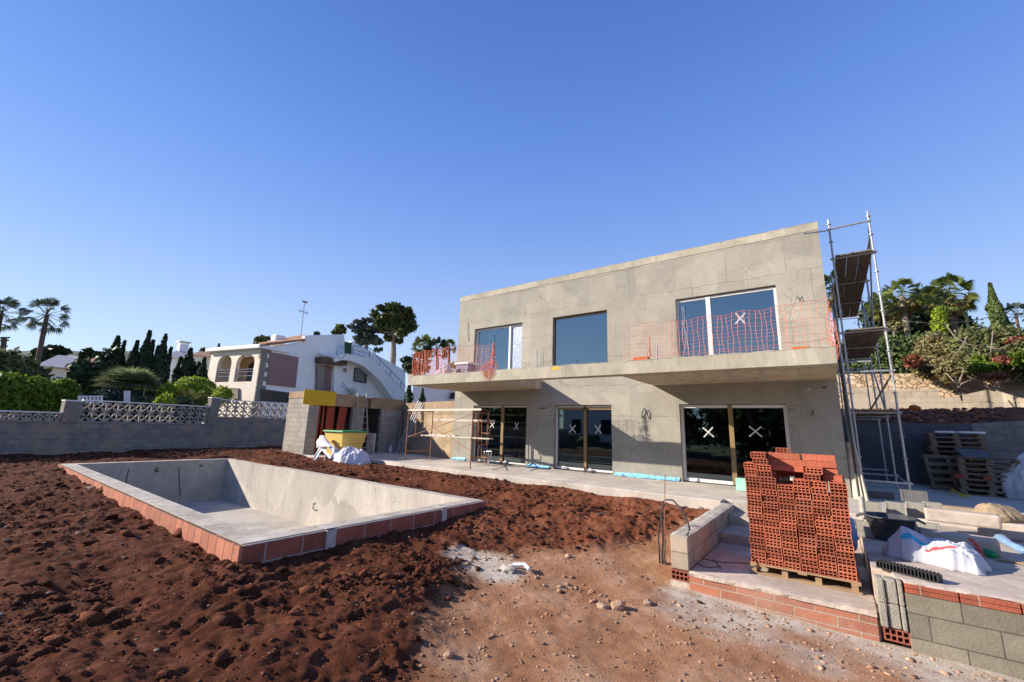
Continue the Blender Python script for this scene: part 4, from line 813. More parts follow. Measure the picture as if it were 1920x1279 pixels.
# rebar and conduits by the curb
t = thing('conduit_bundle', 'black conduits and a thin upright steel rod rising from the soil by the curb wall', 'conduits', (6.9, -6.4, -.7))
A_ = lambda u, v, y=-6.35: at(u, v, y=y)
mb = MB(); mb.tube(A_(1245, 1075), A_(1247, 888), .007, 6); mb.build('rod', 'rust', t)
mb = MB(); mb.path([A_(1238, 1078), A_(1236, 1030), A_(1234, 1000), A_(1239, 975), A_(1243, 940, -6.3), (A_(1250, 937, -6.3)), A_(1262, 938, -6.4), A_(1278, 955, -6.6), A_(1290, 980, -6.8), A_(1293, 992, -6.85), A_(1289, 1003, -6.8), A_(1275, 1009, -6.7)], .013, 8); mb.build('conduit', 'cable', t, smooth=True)
mb = MB(); mb.path([A_(1243, 1080), A_(1242, 1040), A_(1243, 1000), A_(1240, 960), A_(1245, 945)], .016, 8); mb.build('conduit', 'cable', t, smooth=True)
mb = MB(); mb.path([A_(1262, 1090), A_(1252, 1070), A_(1246, 1045), A_(1247, 1010)], .012, 7); mb.path([A_(1275, 1092), A_(1256, 1072), A_(1240, 1045), A_(1244, 1020)], .01, 7); mb.path([A_(1282, 1085), A_(1262, 1075), A_(1250, 1060)], .009, 7); mb.build('conduit', 'cable', t, smooth=True)

# ---------------------------------------------------------------- scaffold tower
sc = thing('scaffold_tower', 'tall galvanised scaffold tower standing by the right end of the house', 'scaffolding', (10.1, 2, 0))
sx0, sx1 = 9.72, 10.58; YY = (.4, 3.0, 5.6, 8.2)
for y in YY:
    for x in (sx0, sx1):
        top = 7.5 if y < 1 else (6.7 if y < 4 else 6.4)
        z0_ = .02 if y < 6 else 2.15
        mb = MB(); mb.tube((x, y, z0_), (x, y, top), .025, 10)
        z = z0_+.43
        while z < top: mb.lathe((x, y, z), [(.026, -.006), (.055, -.006), (.055, .006), (.026, .006)], 10); z += .53
        mb.build('post', 'steel', sc, smooth=False)
for y in YY:
    for z in (.42, 2.09, 3.13, 4.19, 6.3):
        if (z == 3.13 and y > 1) or (z < 3 and y > 6): continue
        mb = MB(); mb.tube((sx0-.07, y-.03, z), (sx1+.07, y-.03, z), .025, 8); mb.build('transom', 'steel', sc)
mb = MB(); mb.tube((sx0-.05, .37, 7.18), (sx1+.05, .37, 7.2), .025, 8); mb.build('transom', 'steel', sc)
mb = MB(); mb.tube((sx0, .36, 7.15), (sx0-.62, -.5, 6.85), .02, 8); mb.build('tie_tube', 'steel', sc)
mb = MB(); mb.tube((9.55, .35, 3.4), (10.2, .35, 3.38), .024, 8); mb.build('tie_tube', 'alu', sc)
for x in (sx0, sx1):
    for z in (.42, 6.85 if x == sx1 else 2.09): 
        mb = MB(); mb.tube((x, .4, z), (x, 3.0, z), .022, 8); mb.build('ledger', 'steel', sc)
mb = MB(); mb.tube((sx1, .4, 7.2), (sx1, 3.0, 5.0), .022, 8); mb.build('brace', 'steel', sc)
mb = MB(); mb.tube((sx1, .42, 3.05), (sx1-.45, 3.0, 2.1), .022, 8); mb.build('brace', 'steel', sc)
mb = MB(); mb.tube((sx1, 3.0, 2.2), (sx1, 5.6, 4.1), .022, 8); mb.build('brace', 'steel', sc)
mb = MB(); mb.tube((sx1, 3.0, 4.3), (sx1, 5.6, 6.2), .022, 8); mb.build('brace', 'steel', sc)
for z in (2.09, 4.19, 6.3):
    for y0_ in YY[:3 if z > 6 else 2]:
        for i in range(3):
            a = sx0+.05+i*.265; mb = MB(); mb.box(a, a+.255, y0_-.12, y0_+2.46, z+.027, z+.062)
            for k in range(8): mb.box(a+.01, a+.245, y0_+.05+.3*k, y0_+.09+.3*k, z+.012, z+.0265)
            mb.build('plank', 'plank', sc)
# leaned tubes between house and tower
tag(MB().path([(9.6, -.25, 0), (9.58, .1, 2.4), (9.55, .25, 4.2)], .025, 8).build('steel_tube', 'cable'), 'dark tube leaning in the gap between house corner and scaffold', 'tube', 'tubes between house and scaffold')
tag(MB().path([(9.66, -.1, 0), (9.64, .2, 2.0), (9.6, .3, 3.9)], .022, 8).build('steel_tube', 'steel'), 'grey tube leaning in the gap between house corner and scaffold', 'tube', 'tubes between house and scaffold')
mb = MB(); mb.prism([(9.48, .02, -.02), (9.75, -.25, -.02), (9.78, -.2, -.02), (9.52, .08, -.02)], (-.12, .2, 1.35)); tag(mb.build('concrete_board', 'slab'), 'pale board leaning at the foot of the house corner', 'board')

# ================================================================ block outbuilding, tan wall
M['annexX'] = coursed('outbuilding_blocks_end', (1, 0), (.36, .32, .27), (.30, .27, .225), (.24, .21, .18), bw=.42, bh=.21, ms=.010, off=(.1, .1))
M['annexY'] = coursed('outbuilding_blocks_front', (0, 1), (.34, .32, .30), (.29, .275, .255), (.22, .205, .19), bw=.42, bh=.21, ms=.010, off=(.1, .1))
ax = -9.2; an = thing('block_outbuilding', 'roofless grey block outbuilding with two dark doorways under a board marked beam', 'outbuilding', (-10.2, -1.3, -.3))
mb = MB(); mb.cells((ax, 0, 0), (0, 1, 0), (1, 0, 0), -3.93, 1.25, -.4, 2.15, [(-3.45, -1.72, 0, 2.151), (-1.10, -.10, 0, 2.151)], .2); mb.build('front_wall', 'annexY', an)
mb = MB(); mb.box(-11.15, ax-.201, -3.9, -3.7, -.5, 2.45); mb.box(-11.2, ax-.002, -3.96, -3.93, -.6, -.1); mb.build('end_wall', 'annexX', an)
mb = MB(); mb.box(ax-.2, ax-.002, -3.929, -3.90, -.5, 2.149); mb.build('end_wall', 'annexX', an)
mb = MB(); mb.box(-11.15, ax-.30, -3.92, -3.70, 2.452, 2.76); mb.build('beam_end', 'wood_beam', an)
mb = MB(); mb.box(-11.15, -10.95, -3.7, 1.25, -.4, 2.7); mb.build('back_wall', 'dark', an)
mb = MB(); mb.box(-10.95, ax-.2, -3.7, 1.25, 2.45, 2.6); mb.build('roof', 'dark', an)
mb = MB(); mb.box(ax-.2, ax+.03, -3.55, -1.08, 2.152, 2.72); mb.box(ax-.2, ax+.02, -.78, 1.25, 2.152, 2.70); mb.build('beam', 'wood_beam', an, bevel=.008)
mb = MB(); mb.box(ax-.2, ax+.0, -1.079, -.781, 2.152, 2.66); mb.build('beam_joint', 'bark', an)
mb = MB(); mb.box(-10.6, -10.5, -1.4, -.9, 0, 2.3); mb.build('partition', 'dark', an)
# yellow shuttering panel on the beam
mb = MB(); mb.box(ax+.031, ax+.06, -4.25, -2.72, 2.14, 2.80); tag(mb.build('formwork_panel', 'yellow', bevel=.005), 'yellow formwork panel fixed on the beam of the block outbuilding', 'panel')
# red boards standing in the first doorway
for i, (y, wd, lean, lab) in enumerate(((-3.42, .13, .00, 'narrow red board standing first from the left in the outbuilding doorway'), (-3.20, .10, .02, 'thin red board standing second from the left in the outbuilding doorway'), (-3.0, .38, .03, 'wide dark red board in the outbuilding doorway behind the yellow tub'), (-2.55, .40, -.28, 'wide red board leaning left in the outbuilding doorway'))):
    mb = MB(); mb.prism([(ax-.16+.04*i, y, .005), (ax-.16+.04*i, y+wd, .005), (ax-.12+.02*i, y+wd-lean*.5, 2.14), (ax-.12+.02*i, y-lean*.5, 2.14)], (-.025, 0, 0)); tag(mb.build('red_board', 'redboard'), lab, 'board', 'red boards in the outbuilding doorway')
# ladder
M['grillx'] = mat('pale_ladder_wood', (.42, .38, .33), .8, (.3, .27, .23), 8)
lad = thing('ladder', 'tall thin ladder leaning on the outbuilding beam between the doorways', 'ladder', (-8.6, -1.3, 0))
b0_, b1_ = Vector((-8.45, -1.72, .0)), Vector((-8.45, -1.22, .0)); t0_, t1_ = Vector((ax+.05, -1.66, 2.85)), Vector((ax+.05, -1.16, 2.85))
for a, b in ((b0_, t0_), (b1_, t1_)): mb = MB(); mb.ob(a, (0, .035, 0), (.06, 0, 0), b-a); mb.build('rail', 'grillx', lad)
for k in range(1, 10):
    t_ = k/10; mb = MB(); mb.tube(b0_.lerp(t0_, t_)+Vector((.03, .02, 0)), b1_.lerp(t1_, t_)+Vector((.03, .02, 0)), .015, 6); mb.build('rung', 'grillx', lad)
# aluminium profiles leaning in the corner
for i in range(4):
    mb = MB(); p = Vector((-7.95+.10*i, -.05+.05*i, 0)); q = Vector((-7.28+.13*i, .60, 2.62-.06*i)); mb.ob(p, (.05, 0, 0), (0, .03, 0), q-p)
    tag(mb.build('metal_profile', 'alu'), ['leftmost', 'second', 'third', 'rightmost'][i]+' pale metal profile leaning in the corner of the tan wall', 'profile', 'metal profiles leaning in the corner')
mb = MB(); mb.box(-8.85, -8.25, -1.05, -.99, 0, .95); o = mb.build('grey_board', 'slab'); o.location = (0, 0, 0); tag(o, 'low pale board standing beside the ladder foot', 'board')
# black pipes against the wall
tag(MB().path([(-8.6, .55, .0), (-8.62, .6, 1.2), (-8.55, .7, 1.95), (-8.1, .8, 2.5)], .02, 6).build('black_pipe', 'cable'), 'black pipe curving up the wall in the outbuilding corner', 'pipe')
tag(MB().path([(-8.35, .6, .0), (-8.35, .65, 2.0)], .03, 6).build('black_pipe', 'cable'), 'straight black pipe up the wall in the outbuilding corner', 'pipe')
mb = MB(); mb.lathe((-8.6, .2, 0), [(.0, 0), (.09, 0), (.1, .15), (.07, .28), (.03, .34), (.025, .38), (0, .38)], 12); tag(mb.build('jerry_can', 'bag', smooth=True), 'white plastic bottle on the slab below the black pipes', 'bottle')
# tan wall (board marked on top, rendered blocks below)
tw2 = thing('garden_end_wall', 'tan concrete wall joining the new house to the block outbuilding', 'wall', (-6.7, .5, 0))
A, B = Vector((X0-.005, .02, 0)), Vector((-9.19, 1.22, 0)); e = (B-A).normalized(); n = Vector((e.y, -e.x, 0)); n = -n if n.y > 0 else n; L_ = (B-A).length
mb = MB(); mb.ob(A+Vector((0, 0, -.3)), e*L_, -n*.2, (0, 0, 2.24)); mb.build('wall', 'tan', tw2)
mb = MB(); mb.ob(A+Vector((0, 0, 1.941))+n*.02, e*L_, -n*.22, (0, 0, .58)); mb.build('board_marked_top', 'wood_beam', tw2, bevel=.006)

# small rusty scaffold -------------------------------------------------------------
rs = thing('trestle_scaffold', 'low rusty frame scaffold with planks in front of the left sliding door', 'scaffolding', (-2.8, -1.6, 0))
la, lb, ra, rb_ = Vector((-4.86, -1.95, 0)), Vector((-4.42, -1.0, 0)), Vector((-.78, -2.52, 0)), Vector((-1.35, -1.0, 0))
def frame(a, b, h=2.0):
    Z = Vector((0, 0, 1))
    for p in (a, b): mb = MB(); mb.tube(p, p+Z*h, .022, 8); mb.build('post', 'rust', rs)
    for z in (.35, .95, h-.05): mb = MB(); mb.tube(a+Z*z, b+Z*(z+.02), .018, 7); mb.build('rung', 'rust', rs)
    m1 = a.lerp(b, .33); mb = MB(); mb.tube(m1+Z*.95, m1+Z*(h-.05), .015, 7); mb.build('rung', 'rust', rs)
frame(la, lb, 2.02); frame(ra, rb_, 1.98)
Z = Vector((0, 0, 1))
for a, b in ((la+Z*.9, ra+Z*1.85), (la+Z*1.9, ra+Z*.6)): mb = MB(); mb.tube(a, b, .013, 6); mb.build('cross_brace', 'rust', rs)
for a, b in ((lb+Z*.9, rb_+Z*1.75), ): mb = MB(); mb.tube(a, b, .012, 6); mb.build('cross_brace', 'rust', rs)
M['paleplank'] = mat('pale_plank', (.62, .55, .46), .8, (.5, .44, .36), 6, .2, 20)
for a, b, z, w_ in ((la, ra, 1.97, .07), (lb, rb_, 1.62, .07)):
    d = (b-a); mb = MB(); mb.ob(a+Z*z-d*.02, d*1.12, (0, .05, 0), (0, 0, w_)); mb.build('guard_board', 'paleplank', rs)
d = rb_-lb; mb = MB(); mb.ob(lb+Z*.98-d*.02+Vector((0, -.55, 0)), d*1.2, (0, .24, 0), (0, 0, .04)); mb.build('plank', 'paleplank', rs)
mb = MB(); mb.ob(lb+Z*1.02+Vector((.1, -.25, 0)), (1.6, -.1, 0), (0, .22, 0), (0, 0, .04)); mb.build('plank', 'paleplank', rs)
# short bent frame standing right of it
rs2 = thing('guard_frame', 'short rusty guard frame hooked on the right end of the trestle scaffold', 'frame', (-.9, -1.2, 0))
F_ = lambda u, v: at(u, v, y=-1.1)
for pts in ([(896, 865), (899, 765)], [(903, 860), (903, 765)], [(917, 770), (916, 802), (919, 806), (915, 833), (895, 834)], [(914, 770), (901, 766)], [(902, 812), (918, 813)], [(903, 790), (912, 793)], [(900, 857), (915, 858)]):
    mb = MB(); mb.path([F_(*p) for p in pts], .018, 7); mb.build('tube', 'rust', rs2)
rs3 = thing('sawhorse', 'small grey metal trestle standing before the left sliding door', 'trestle', (-1.0, -1.3, 0))
for pts in ([(915, 873), (916, 848)], [(908, 868), (908, 847)], [(908, 847), (923, 846)], [(915, 873), (922, 848)]):
    mb = MB(); mb.path([at(*p, y=-1.0) for p in pts], .02, 7); mb.build('leg', 'steel', rs3)

# yellow tub with a green lid, white bags ------------------------------------------------
tb = thing('grit_container', 'pale yellow container with a green lid standing before the outbuilding', 'container', (-7.3, -3.2, 0))
def frus(mb, c, w0, d0, z0, w1_, d1_, z1, rot, mi=0):
    ca, sa = math.cos(rot), math.sin(rot); vs = []
    for (w_, d_, z) in ((w0, d0, z0), (w1_, d1_, z1)):
        for sx_, sy_ in ((-1, -1), (1, -1), (1, 1), (-1, 1)): x, y = sx_*w_/2, sy_*d_/2; vs.append((c[0]+x*ca-y*sa, c[1]+x*sa+y*ca, z))
    mb.add(vs, [(0, 3, 2, 1), (4, 5, 6, 7), (0, 1, 5, 4), (1, 2, 6, 5), (2, 3, 7, 6), (3, 0, 4, 7)], mi)
cc = (-7.2, -3.25)
mb = MB(); frus(mb, cc, .85, .95, -.05, .98, 1.06, .58, .12); frus(mb, cc, 1.02, 1.10, .581, 1.14, 1.24, 1.02, .12); mb.build('body', 'paleyellow', tb, bevel=.015)
mb = MB(); frus(mb, cc, 1.25, 1.36, 1.022, 1.22, 1.33, 1.09, .12); mb.build('lid', 'green', tb, bevel=.02)
p = Vector((cc[0]+.1, cc[1]-.60, .66)); mb = MB(); mb.box(p.x-.05, p.x+.05, p.y-.03, p.y+.02, .62, .70); mb.build('latch', 'bark', tb)
def cloth(name, ctr, pts, m, label, cat='bag', thick=.01):
    mb = MB(); vs = [Vector(p) for p in pts[0]]; mb.add(vs, pts[1]); o = mb.build(name, m, fix=False)
    s = o.modifiers.new('solid', 'SOLIDIFY'); s.thickness = thick; return tag(o, label, cat)
def bulk(name, c, s, m, label, seed, peaks=(), extra=None, cat='bag', n=48, k=.3, fl=0.0, zbase=0.0):
    """crumpled slumped woven bag: closed surface with sharp folds"""
    r_ = np.random.default_rng(seed); v, f = ico(5)
    d = v.copy(); planes = r_.normal(size=(n, 3)); planes /= np.linalg.norm(planes, axis=1)[:, None]; off = r_.uniform(.62, 1.0, n)
    dots = d@planes.T; dots = np.where(dots > .15, off/dots.clip(.15), 9); rad = np.minimum(dots.min(1), 1.15)
    ridg = (1-np.abs(fbm(v[:, 0]*2.3+seed+v[:, 2], v[:, 1]*2.3+v[:, 2]*1.6, 3, seed)*2-1))**2+.35*(1-np.abs(fbm(v[:, 0]*6+seed, v[:, 2]*6+v[:, 1]*5, 2, seed+4)*2-1))**2
    rad = rad*(1-k*.5+k*ridg)
    vv = v*rad[:, None]*np.array(s)
    for (a, b, hgt, wd) in peaks:
        g = np.exp(-(((vv[:, 0]-a)**2+(vv[:, 1]-b)**2)/wd**2)); vv[:, 2] += np.where(vv[:, 2] > -s[2]*.2, g*hgt, 0)
    vv[:, 2] = np.maximum(vv[:, 2], -s[2]*.45)+s[2]*.45
    if extra is not None: vv = extra(vv)
    mb = MB(); mb.add(vv+np.array(c), f); o = mb.build(name, m, smooth=True); return tag(o, label, cat)
def clothheap(name, org, ux, uy, L_, W_, H_, prof, m, label, seed, n=26, nx=110, ny=64, cat='bag', amp=.6):
    """limp woven bag lying on the ground: faceted folds over a low body; prof gives the body height along its length"""
    r_ = np.random.default_rng(seed); s = np.linspace(0, 1, nx+1); t = np.linspace(0, 1, ny+1); S, T = np.meshgrid(s, t, indexing='ij')
    hx = np.interp(S, [p[0] for p in prof], [p[1] for p in prof]); wx = np.interp(S, [p[0] for p in prof], [p[2] for p in prof])
    tt = (T-.5)*2; body = np.clip(1-np.abs(tt)**2.6, 0, 1)**.75
    X = S*L_; Y = tt*wx*W_/2
    X = X+.10*W_*(fbm(T*3+seed, S*0+seed, 3, seed)-.5)*2*(np.abs(S-.5)*2)**2; Y = Y+.10*W_*(fbm(S*4+seed, T*0+2, 3, seed+1)-.5)*2
    f = np.zeros_like(S)
    for k in range(n):
        a_ = r_.uniform(0, math.pi); w_ = r_.uniform(.05, .16)*L_; c_ = r_.uniform(-.1, 1.1)*L_*abs(math.cos(a_))+r_.uniform(-.5, .5)*W_*abs(math.sin(a_)); dd_ = X*math.cos(a_)+Y*math.sin(a_)-c_+.03*(fbm(X*6, Y*6, 2, seed+k)-.5); cut = np.clip(1-np.hypot(X-r_.uniform(0, 1)*L_, Y-r_.uniform(-.5, .5)*W_)/(.38*L_), 0, 1)
        f += np.clip(1-np.abs(dd_)/w_, 0, 1)*cut*r_.uniform(.4, 1.)*(1 if k % 3 else -.7)
    rr = (1-np.abs(fbm(X*7+seed, Y*7, 4, seed+9, .6)*2-1))**2; r2 = (1-np.abs(fbm(X*3.1+seed, Y*3.6+4, 3, seed+19, .6)*2-1))**3; f = f+rr*.45+r2*.45-.4
    edge = np.clip(np.minimum.reduce([S, 1-S, T, 1-T])*12, 0, 1)
    Z = (hx*H_*body+np.clip(f, -.6, 1.6)*H_*amp*.35*edge*(body*.7+.3))
    Z = np.maximum(Z, .004)*np.where(edge > 0, 1, .0)+.003
    O_ = np.array(org); P = O_+X[..., None]*np.array(ux)+Y[..., None]*np.array(uy)+Z[..., None]*np.array([0, 0, 1.]); V_ = P.reshape(-1, 3); I_, J_ = np.meshgrid(np.arange(nx), np.arange(ny), indexing='ij'); q = (I_*(ny+1)+J_).ravel(); F_ = np.stack([q, q+ny+1, q+ny+2, q+1], 1)
    o = rawmesh(name, V_, F_, m, smooth=True); md = o.modifiers.new('s', 'SOLIDIFY'); md.thickness = .006; md.offset = -1; return tag(o, label, cat)
p1 = at(620, 866, z=-.12); p2 = at(655, 868, z=-.12)
clothheap('bulk_bag', (p2.x-.75, p2.y-.15, -.16), (.95, .31, 0), (-.31, .95, 0), 1.5, 1.05, .62, [(0, .15, .5), (.15, .5, .9), (.38, 1.0, 1), (.6, .75, 1), (.8, .8, .9), (1, .2, .5)], 'bag', 'slumped white bulk bag in front of the yellow container', 5, n=22, amp=.8)
# standing draped bag
def sheetbag(name, quads, m, label):
    mb = MB()
    for q in quads:
        q = [Vector(p) for p in q]; N_ = 8; vs = []; f = []
        for i in range(N_+1):
            for j in range(N_+1):
                s, t = i/N_, j/N_; p = q[0].lerp(q[1], s).lerp(q[3].lerp(q[2], s), t); p = p+Vector((math.sin(s*9+t*3), math.cos(s*7+t*5), .6*math.sin(t*11+s*4)))*.025; vs.append(p)
        for i in range(N_):
            for j in range(N_): f.append((i*(N_+1)+j, (i+1)*(N_+1)+j, (i+1)*(N_+1)+j+1, i*(N_+1)+j+1))
        mb.add(vs, f)
    o = mb.build(name, m, smooth=True, fix=False); s_ = o.modifiers.new('s', 'SOLIDIFY'); s_.thickness = .012; return tag(o, label, 'bag')
Q = lambda u, v, y: at(u, v, y=y)
sheetbag('bulk_bag', [[Q(592, 840, -4.2), Q(599, 816, -4.15), Q(606, 818, -4.1), Q(622, 838, -4.1)], [Q(599, 818, -4.12), Q(606, 816, -4.1), Q(632, 842, -4.0), Q(625, 852, -4.1)],
    [Q(598, 838, -4.18), Q(606, 842, -4.15), Q(594, 862, -4.35), Q(585, 867, -4.4)], [Q(600, 838, -4.1), Q(606, 836, -4.1), Q(624, 858, -4.2), Q(618, 862, -4.25)], [Q(626, 840, -4.0), Q(640, 846, -3.9), Q(634, 858, -4.1), Q(620, 860, -4.2)]], 'bag', 'torn white bag standing on its straps at the left of the yellow container')
mb = MB(); p = at(606, 868, y=-4.35); mb.prism([(p.x-.12, p.y, -.15), (p.x+.1, p.y, -.2), (p.x-.05, p.y+.1, .12)], (0, .12, 0)); tag(mb.build('broken_board', 'plank'), 'small broken dark board under the torn white bag', 'board')

# ================================================================ garden wall with pierced parapet
e = Vector((-2.47, 11.65, 0)).normalized(); nrm = Vector((e.y, -e.x, 0)); O = Vector((-15.8, -11.95, 0)); 
def gs(u, v):
    p = onpl(u, v, (O.x, O.y, 0), (nrm.x, nrm.y, 0)); return (p-O).dot(e), p.z
M['gblock'] = coursed('garden_wall_blocks', (e.x, e.y), (.30, .27, .235), (.22, .205, .19), (.18, .165, .15), bw=.42, bh=.21, ms=.012, off=(0, .02), stain=(.34, .27, .19))
gw = thing('garden_block_wall', 'long grey block boundary wall below the pierced white parapet', 'wall', (-17, -6, -.2))
s1, z1 = gs(398, 796); s2, _ = gs(412, 783); s3, z3 = gs(535, 786); s0, z0 = gs(0, 790)
mb = MB(); mb.ob(O+e*-14+Vector((0, 0, -.5)), e*(s1+14), -nrm*.2, (0, 0, z1+.5-.04)); mb.ob(O+e*(s1+.003)+Vector((0, 0, -.5)), e*(s3-s1+6), -nrm*.2, (0, 0, 1.95)); mb.build('wall', 'gblock', gw)
mb = MB(); mb.ob(O+e*-14+Vector((0, 0, z1-.0395))+nrm*.015, e*(s1+14), -nrm*.23, (0, 0, .05)); mb.ob(O+e*(s1+.003)+Vector((0, 0, 1.4505))+nrm*.015, e*(s3-s1+6), -nrm*.23, (0, 0, .05)); mb.build('coping', 'stone_trim', gw)
M['lattice'] = mat('pierced_concrete', (.42, .37, .32), .9, (.3, .27, .235), 5, .4, 30)
def lattice(sA, sB, zA, zB, rows, label):
    t = thing('pierced_parapet', label, 'parapet', O+e*((sA+sB)/2)+Vector((0, 0, zA)), 'pierced parapets on the garden wall')
    cw = (zB-zA-.05)/rows; n = max(1, round((sB-sA)/cw)); cw2 = (sB-sA)/n; mb = MB(); th = .08
    C = lambda s, z, d=0.0: O+e*s+Vector((0, 0, z))-nrm*(.02+d)
    for j in range(rows):
        for i in range(n):
            a = sA+i*cw2; b = a+cw2; c = zA+j*cw; d_ = c+cw; w_ = .028; cx_, cz_ = (a+b)/2, (c+d_)/2
            mb.prism([C(a, c), C(a+w_, c), C(a+w_, d_), C(a, d_)], -nrm*th); mb.prism([C(b-w_, c), C(b, c), C(b, d_), C(b-w_, d_)], -nrm*th)
            mb.prism([C(a+w_, c), C(b-w_, c), C(b-w_, c+w_), C(a+w_, c+w_)], -nrm*th)
            # leaf shaped diagonals: four petals
            for k, (sx_, sz_) in enumerate(((1, 1), (-1, 1), (-1, -1), (1, -1))):
                ang0 = math.atan2(sz_*cw, sx_*cw2)
                p0 = (cx_, cz_); p1_ = (cx_+sx_*(cw2/2-w_*.6), cz_+sz_*(cw/2-w_*.6)); dx_, dz_ = p1_[0]-p0[0], p1_[1]-p0[1]; l = math.hypot(dx_, dz_); ox, oz = -dz_/l*.05, dx_/l*.05
                mx_, mz_ = p0[0]+dx_*.55, p0[1]+dz_*.55
                mb.prism([C(*p0, .01), C(mx_+ox, mz_+oz, .01), C(*p1_, .01), C(mx_-ox, mz_-oz, .01)], -nrm*(th-.02))
    mb.build('pierced_blocks', 'lattice', t, fix=False)
    mb = MB(); mb.ob(O+e*sA+Vector((0, 0, zB-.05))+nrm*.02, e*(sB-sA), -nrm*.16, (0, 0, .05)); mb.build('rail', 'white_wall', t)
sl0, _ = gs(-60, 771); sl1, zl1 = gs(116, 773); sa, za = gs(124, 750); sb, zb = gs(156, 752); sc_, zc = gs(394, 762); sd, zd = gs(397, 745); se, ze = gs(414, 746); sf, zf2 = gs(537, 755)
lattice(-14, sl1, z1+.012, zl1, 1, 'low single row pierced parapet at the far left of the garden wall')
lattice(sb, sc_-.02, z1+.012, zc, 2, 'long two row pierced parapet in the middle of the garden wall')
lattice(se, sf+3, 1.502, ze-.06, 2, 'raised pierced parapet next to the block outbuilding')
for (a, b, zt_, lab, zb_) in ((sa-.02, sb-.02, za, 'grey rendered pier left of the long pierced parapet', z1+.012), (sc_, se-.02, zd, 'grey rendered pier where the garden wall steps up', z1+.012)):
    t = thing('pier', lab, 'pier', O+e*a+Vector((0, 0, zb_)), 'piers on the garden wall'); mb = MB(); mb.ob(O+e*a+Vector((0, 0, zb_))+nrm*.05, e*(b-a), -nrm*.32, (0, 0, zt_-zb_-.04)); mb.build('shaft', 'stone_trim', t)
    mb = MB(); mb.ob(O+e*(a-.02)+Vector((0, 0, zt_-.0395))+nrm*.07, e*(b-a+.04), -nrm*.36, (0, 0, .05)); mb.build('cap', 'white_wall', t)

# ================================================================ neighbour's white house
HO = Vector(at(485, 700, x=-24)); HO.z = 0; he = e.copy(); hn = nrm.copy(); hl = Vector((-hn.x, -hn.y, 0))
def hp(u, v): p = onpl(u, v, (HO.x, HO.y, 0), (hn.x, hn.y, 0)); return (p-HO).dot(he), p.z
def hfr(u, v): p = onpl(u, v, (HO.x, HO.y, 0), (he.x, he.y, 0)); return (p-HO).dot(-hn), p.z      # arched front, distance to the left
H3 = lambda s, z, d=0.0: HO+he*s+hn*d+Vector((0, 0, z))
off_ = 2.2
HF = lambda q, z, d=0.0: HO-hn*q-he*(d-off_)+Vector((0, 0, z))
nh = thing('white_villa', 'white neighbouring villa with arched terrace, tiled roof and curved outside stairs', 'house', (HO.x, HO.y, .8))
prof = [hp(*p) for p in ((486, 800), (486, 653), (572, 640), (572, 629), (645, 627), (648, 650), (660, 640), (760, 695), (760, 800))]
prof[0] = (off_, .4); zc0 = hp(486, 652)[1]; scc, zcc = hp(572, 640); zci = zc0+(zcc-zc0)*off_/scc; prof[1] = (off_, zci); prof[-1] = (prof[-1][0], .4)
zT_low = hp(486, 653)[1]-1.6
mb = MB()
DEP = 7.0
mb.prism([H3(s, z) for s, z in prof], -hn*.4); mb.prism([H3(.02, zc0-.4), H3(off_-.002, zc0-.4), H3(off_-.002, zci), H3(.02, zc0)], -hn*.3); mb.prism([H3(off_+.01, .4, -.401), H3(prof[-1][0]-.5, .4, -.401), H3(prof[-1][0]-.5, zT_low, -.401), H3(off_+.01, zT_low, -.401)], -hn*DEP); mb.build('wall', 'white_wall', nh)
# roof tiles over the front part
(sA_, zA_), (sB_, zB_), (sC_, zC_) = hp(494, 649), hp(572, 630), hp(572, 640)
def hpd(u, v, d): return onpl(u, v, HO+hn*d, (hn.x, hn.y, 0))
mb = MB(); mb.prism([hpd(487, 650, .15), hpd(572, 639, .15), hpd(572, 629.5, -4.5), hpd(503, 641, -4.5)], (0, 0, .14)); mb.build('roof', 'tile', nh)
mb = MB()
for i in range(46):
    s = .1+i*(sB_-.2)/45; z_ = zA_+(zC_-zA_)*(s/sB_); mb.tube(H3(s, z_+.14, .2), H3(s, z_+.22, -.6), .07, 6)
mb.build('tile_edge', 'tile', nh)
c0 = onpl(521, 641, HO-hn*2.5, (hn.x, hn.y, 0)); mb = MB(); mb.box(c0.x-.42, c0.x+.42, c0.y-.42, c0.y+.42, c0.z-.6, c0.z+.55); mb.build('chimney', 'white_wall', nh, bevel=.12)
# arched front (faces the sun)
qL, zTop = hfr(397, 660); _, zT2 = hfr(484, 652)
zfl = hfr(440, 716)[1]; qs = [hfr(u, 700)[0] for u in (474, 440, 431, 405)]; zsp = hfr(440, 680)[1]; ztop_ = hfr(458, 664)[1]
arches = [(min(qs[0], qs[1]), max(qs[0], qs[1])), (min(qs[2], qs[3]), max(qs[2], qs[3]))]
def archwall(mb, q0, q1, z0, z1, arcs, zs, zc_, th):
    # slice the wall into vertical strips following the arch curve
    cuts = [q0]
    for a, b in sorted(arcs):
        cuts += list(np.linspace(a, b, 17))
    cuts.append(q1)
    for i in range(len(cuts)-1):
        a, b = cuts[i], cuts[i+1]; mid = (a+b)/2; arc = next(((p, q) for p, q in arcs if p-1e-6 <= mid <= q+1e-6), None)
        if arc is None: mb.prism([HF(a, z0), HF(b, z0), HF(b, z1), HF(a, z1)], he*th)
        else:
            def top(x): t = (x-(arc[0]+arc[1])/2)/((arc[1]-arc[0])/2); return zs+(zc_-zs)*math.sqrt(max(0, 1-t*t))
            mb.prism([HF(a, z0), HF(b, z0), HF(b, zfl), HF(a, zfl)], he*th); mb.prism([HF(a, top(a)), HF(b, top(b)), HF(b, z1), HF(a, z1)], he*th)
tf = thing('arcade', '', '', (0, 0, 0)); bpy.data.objects.remove(tf)
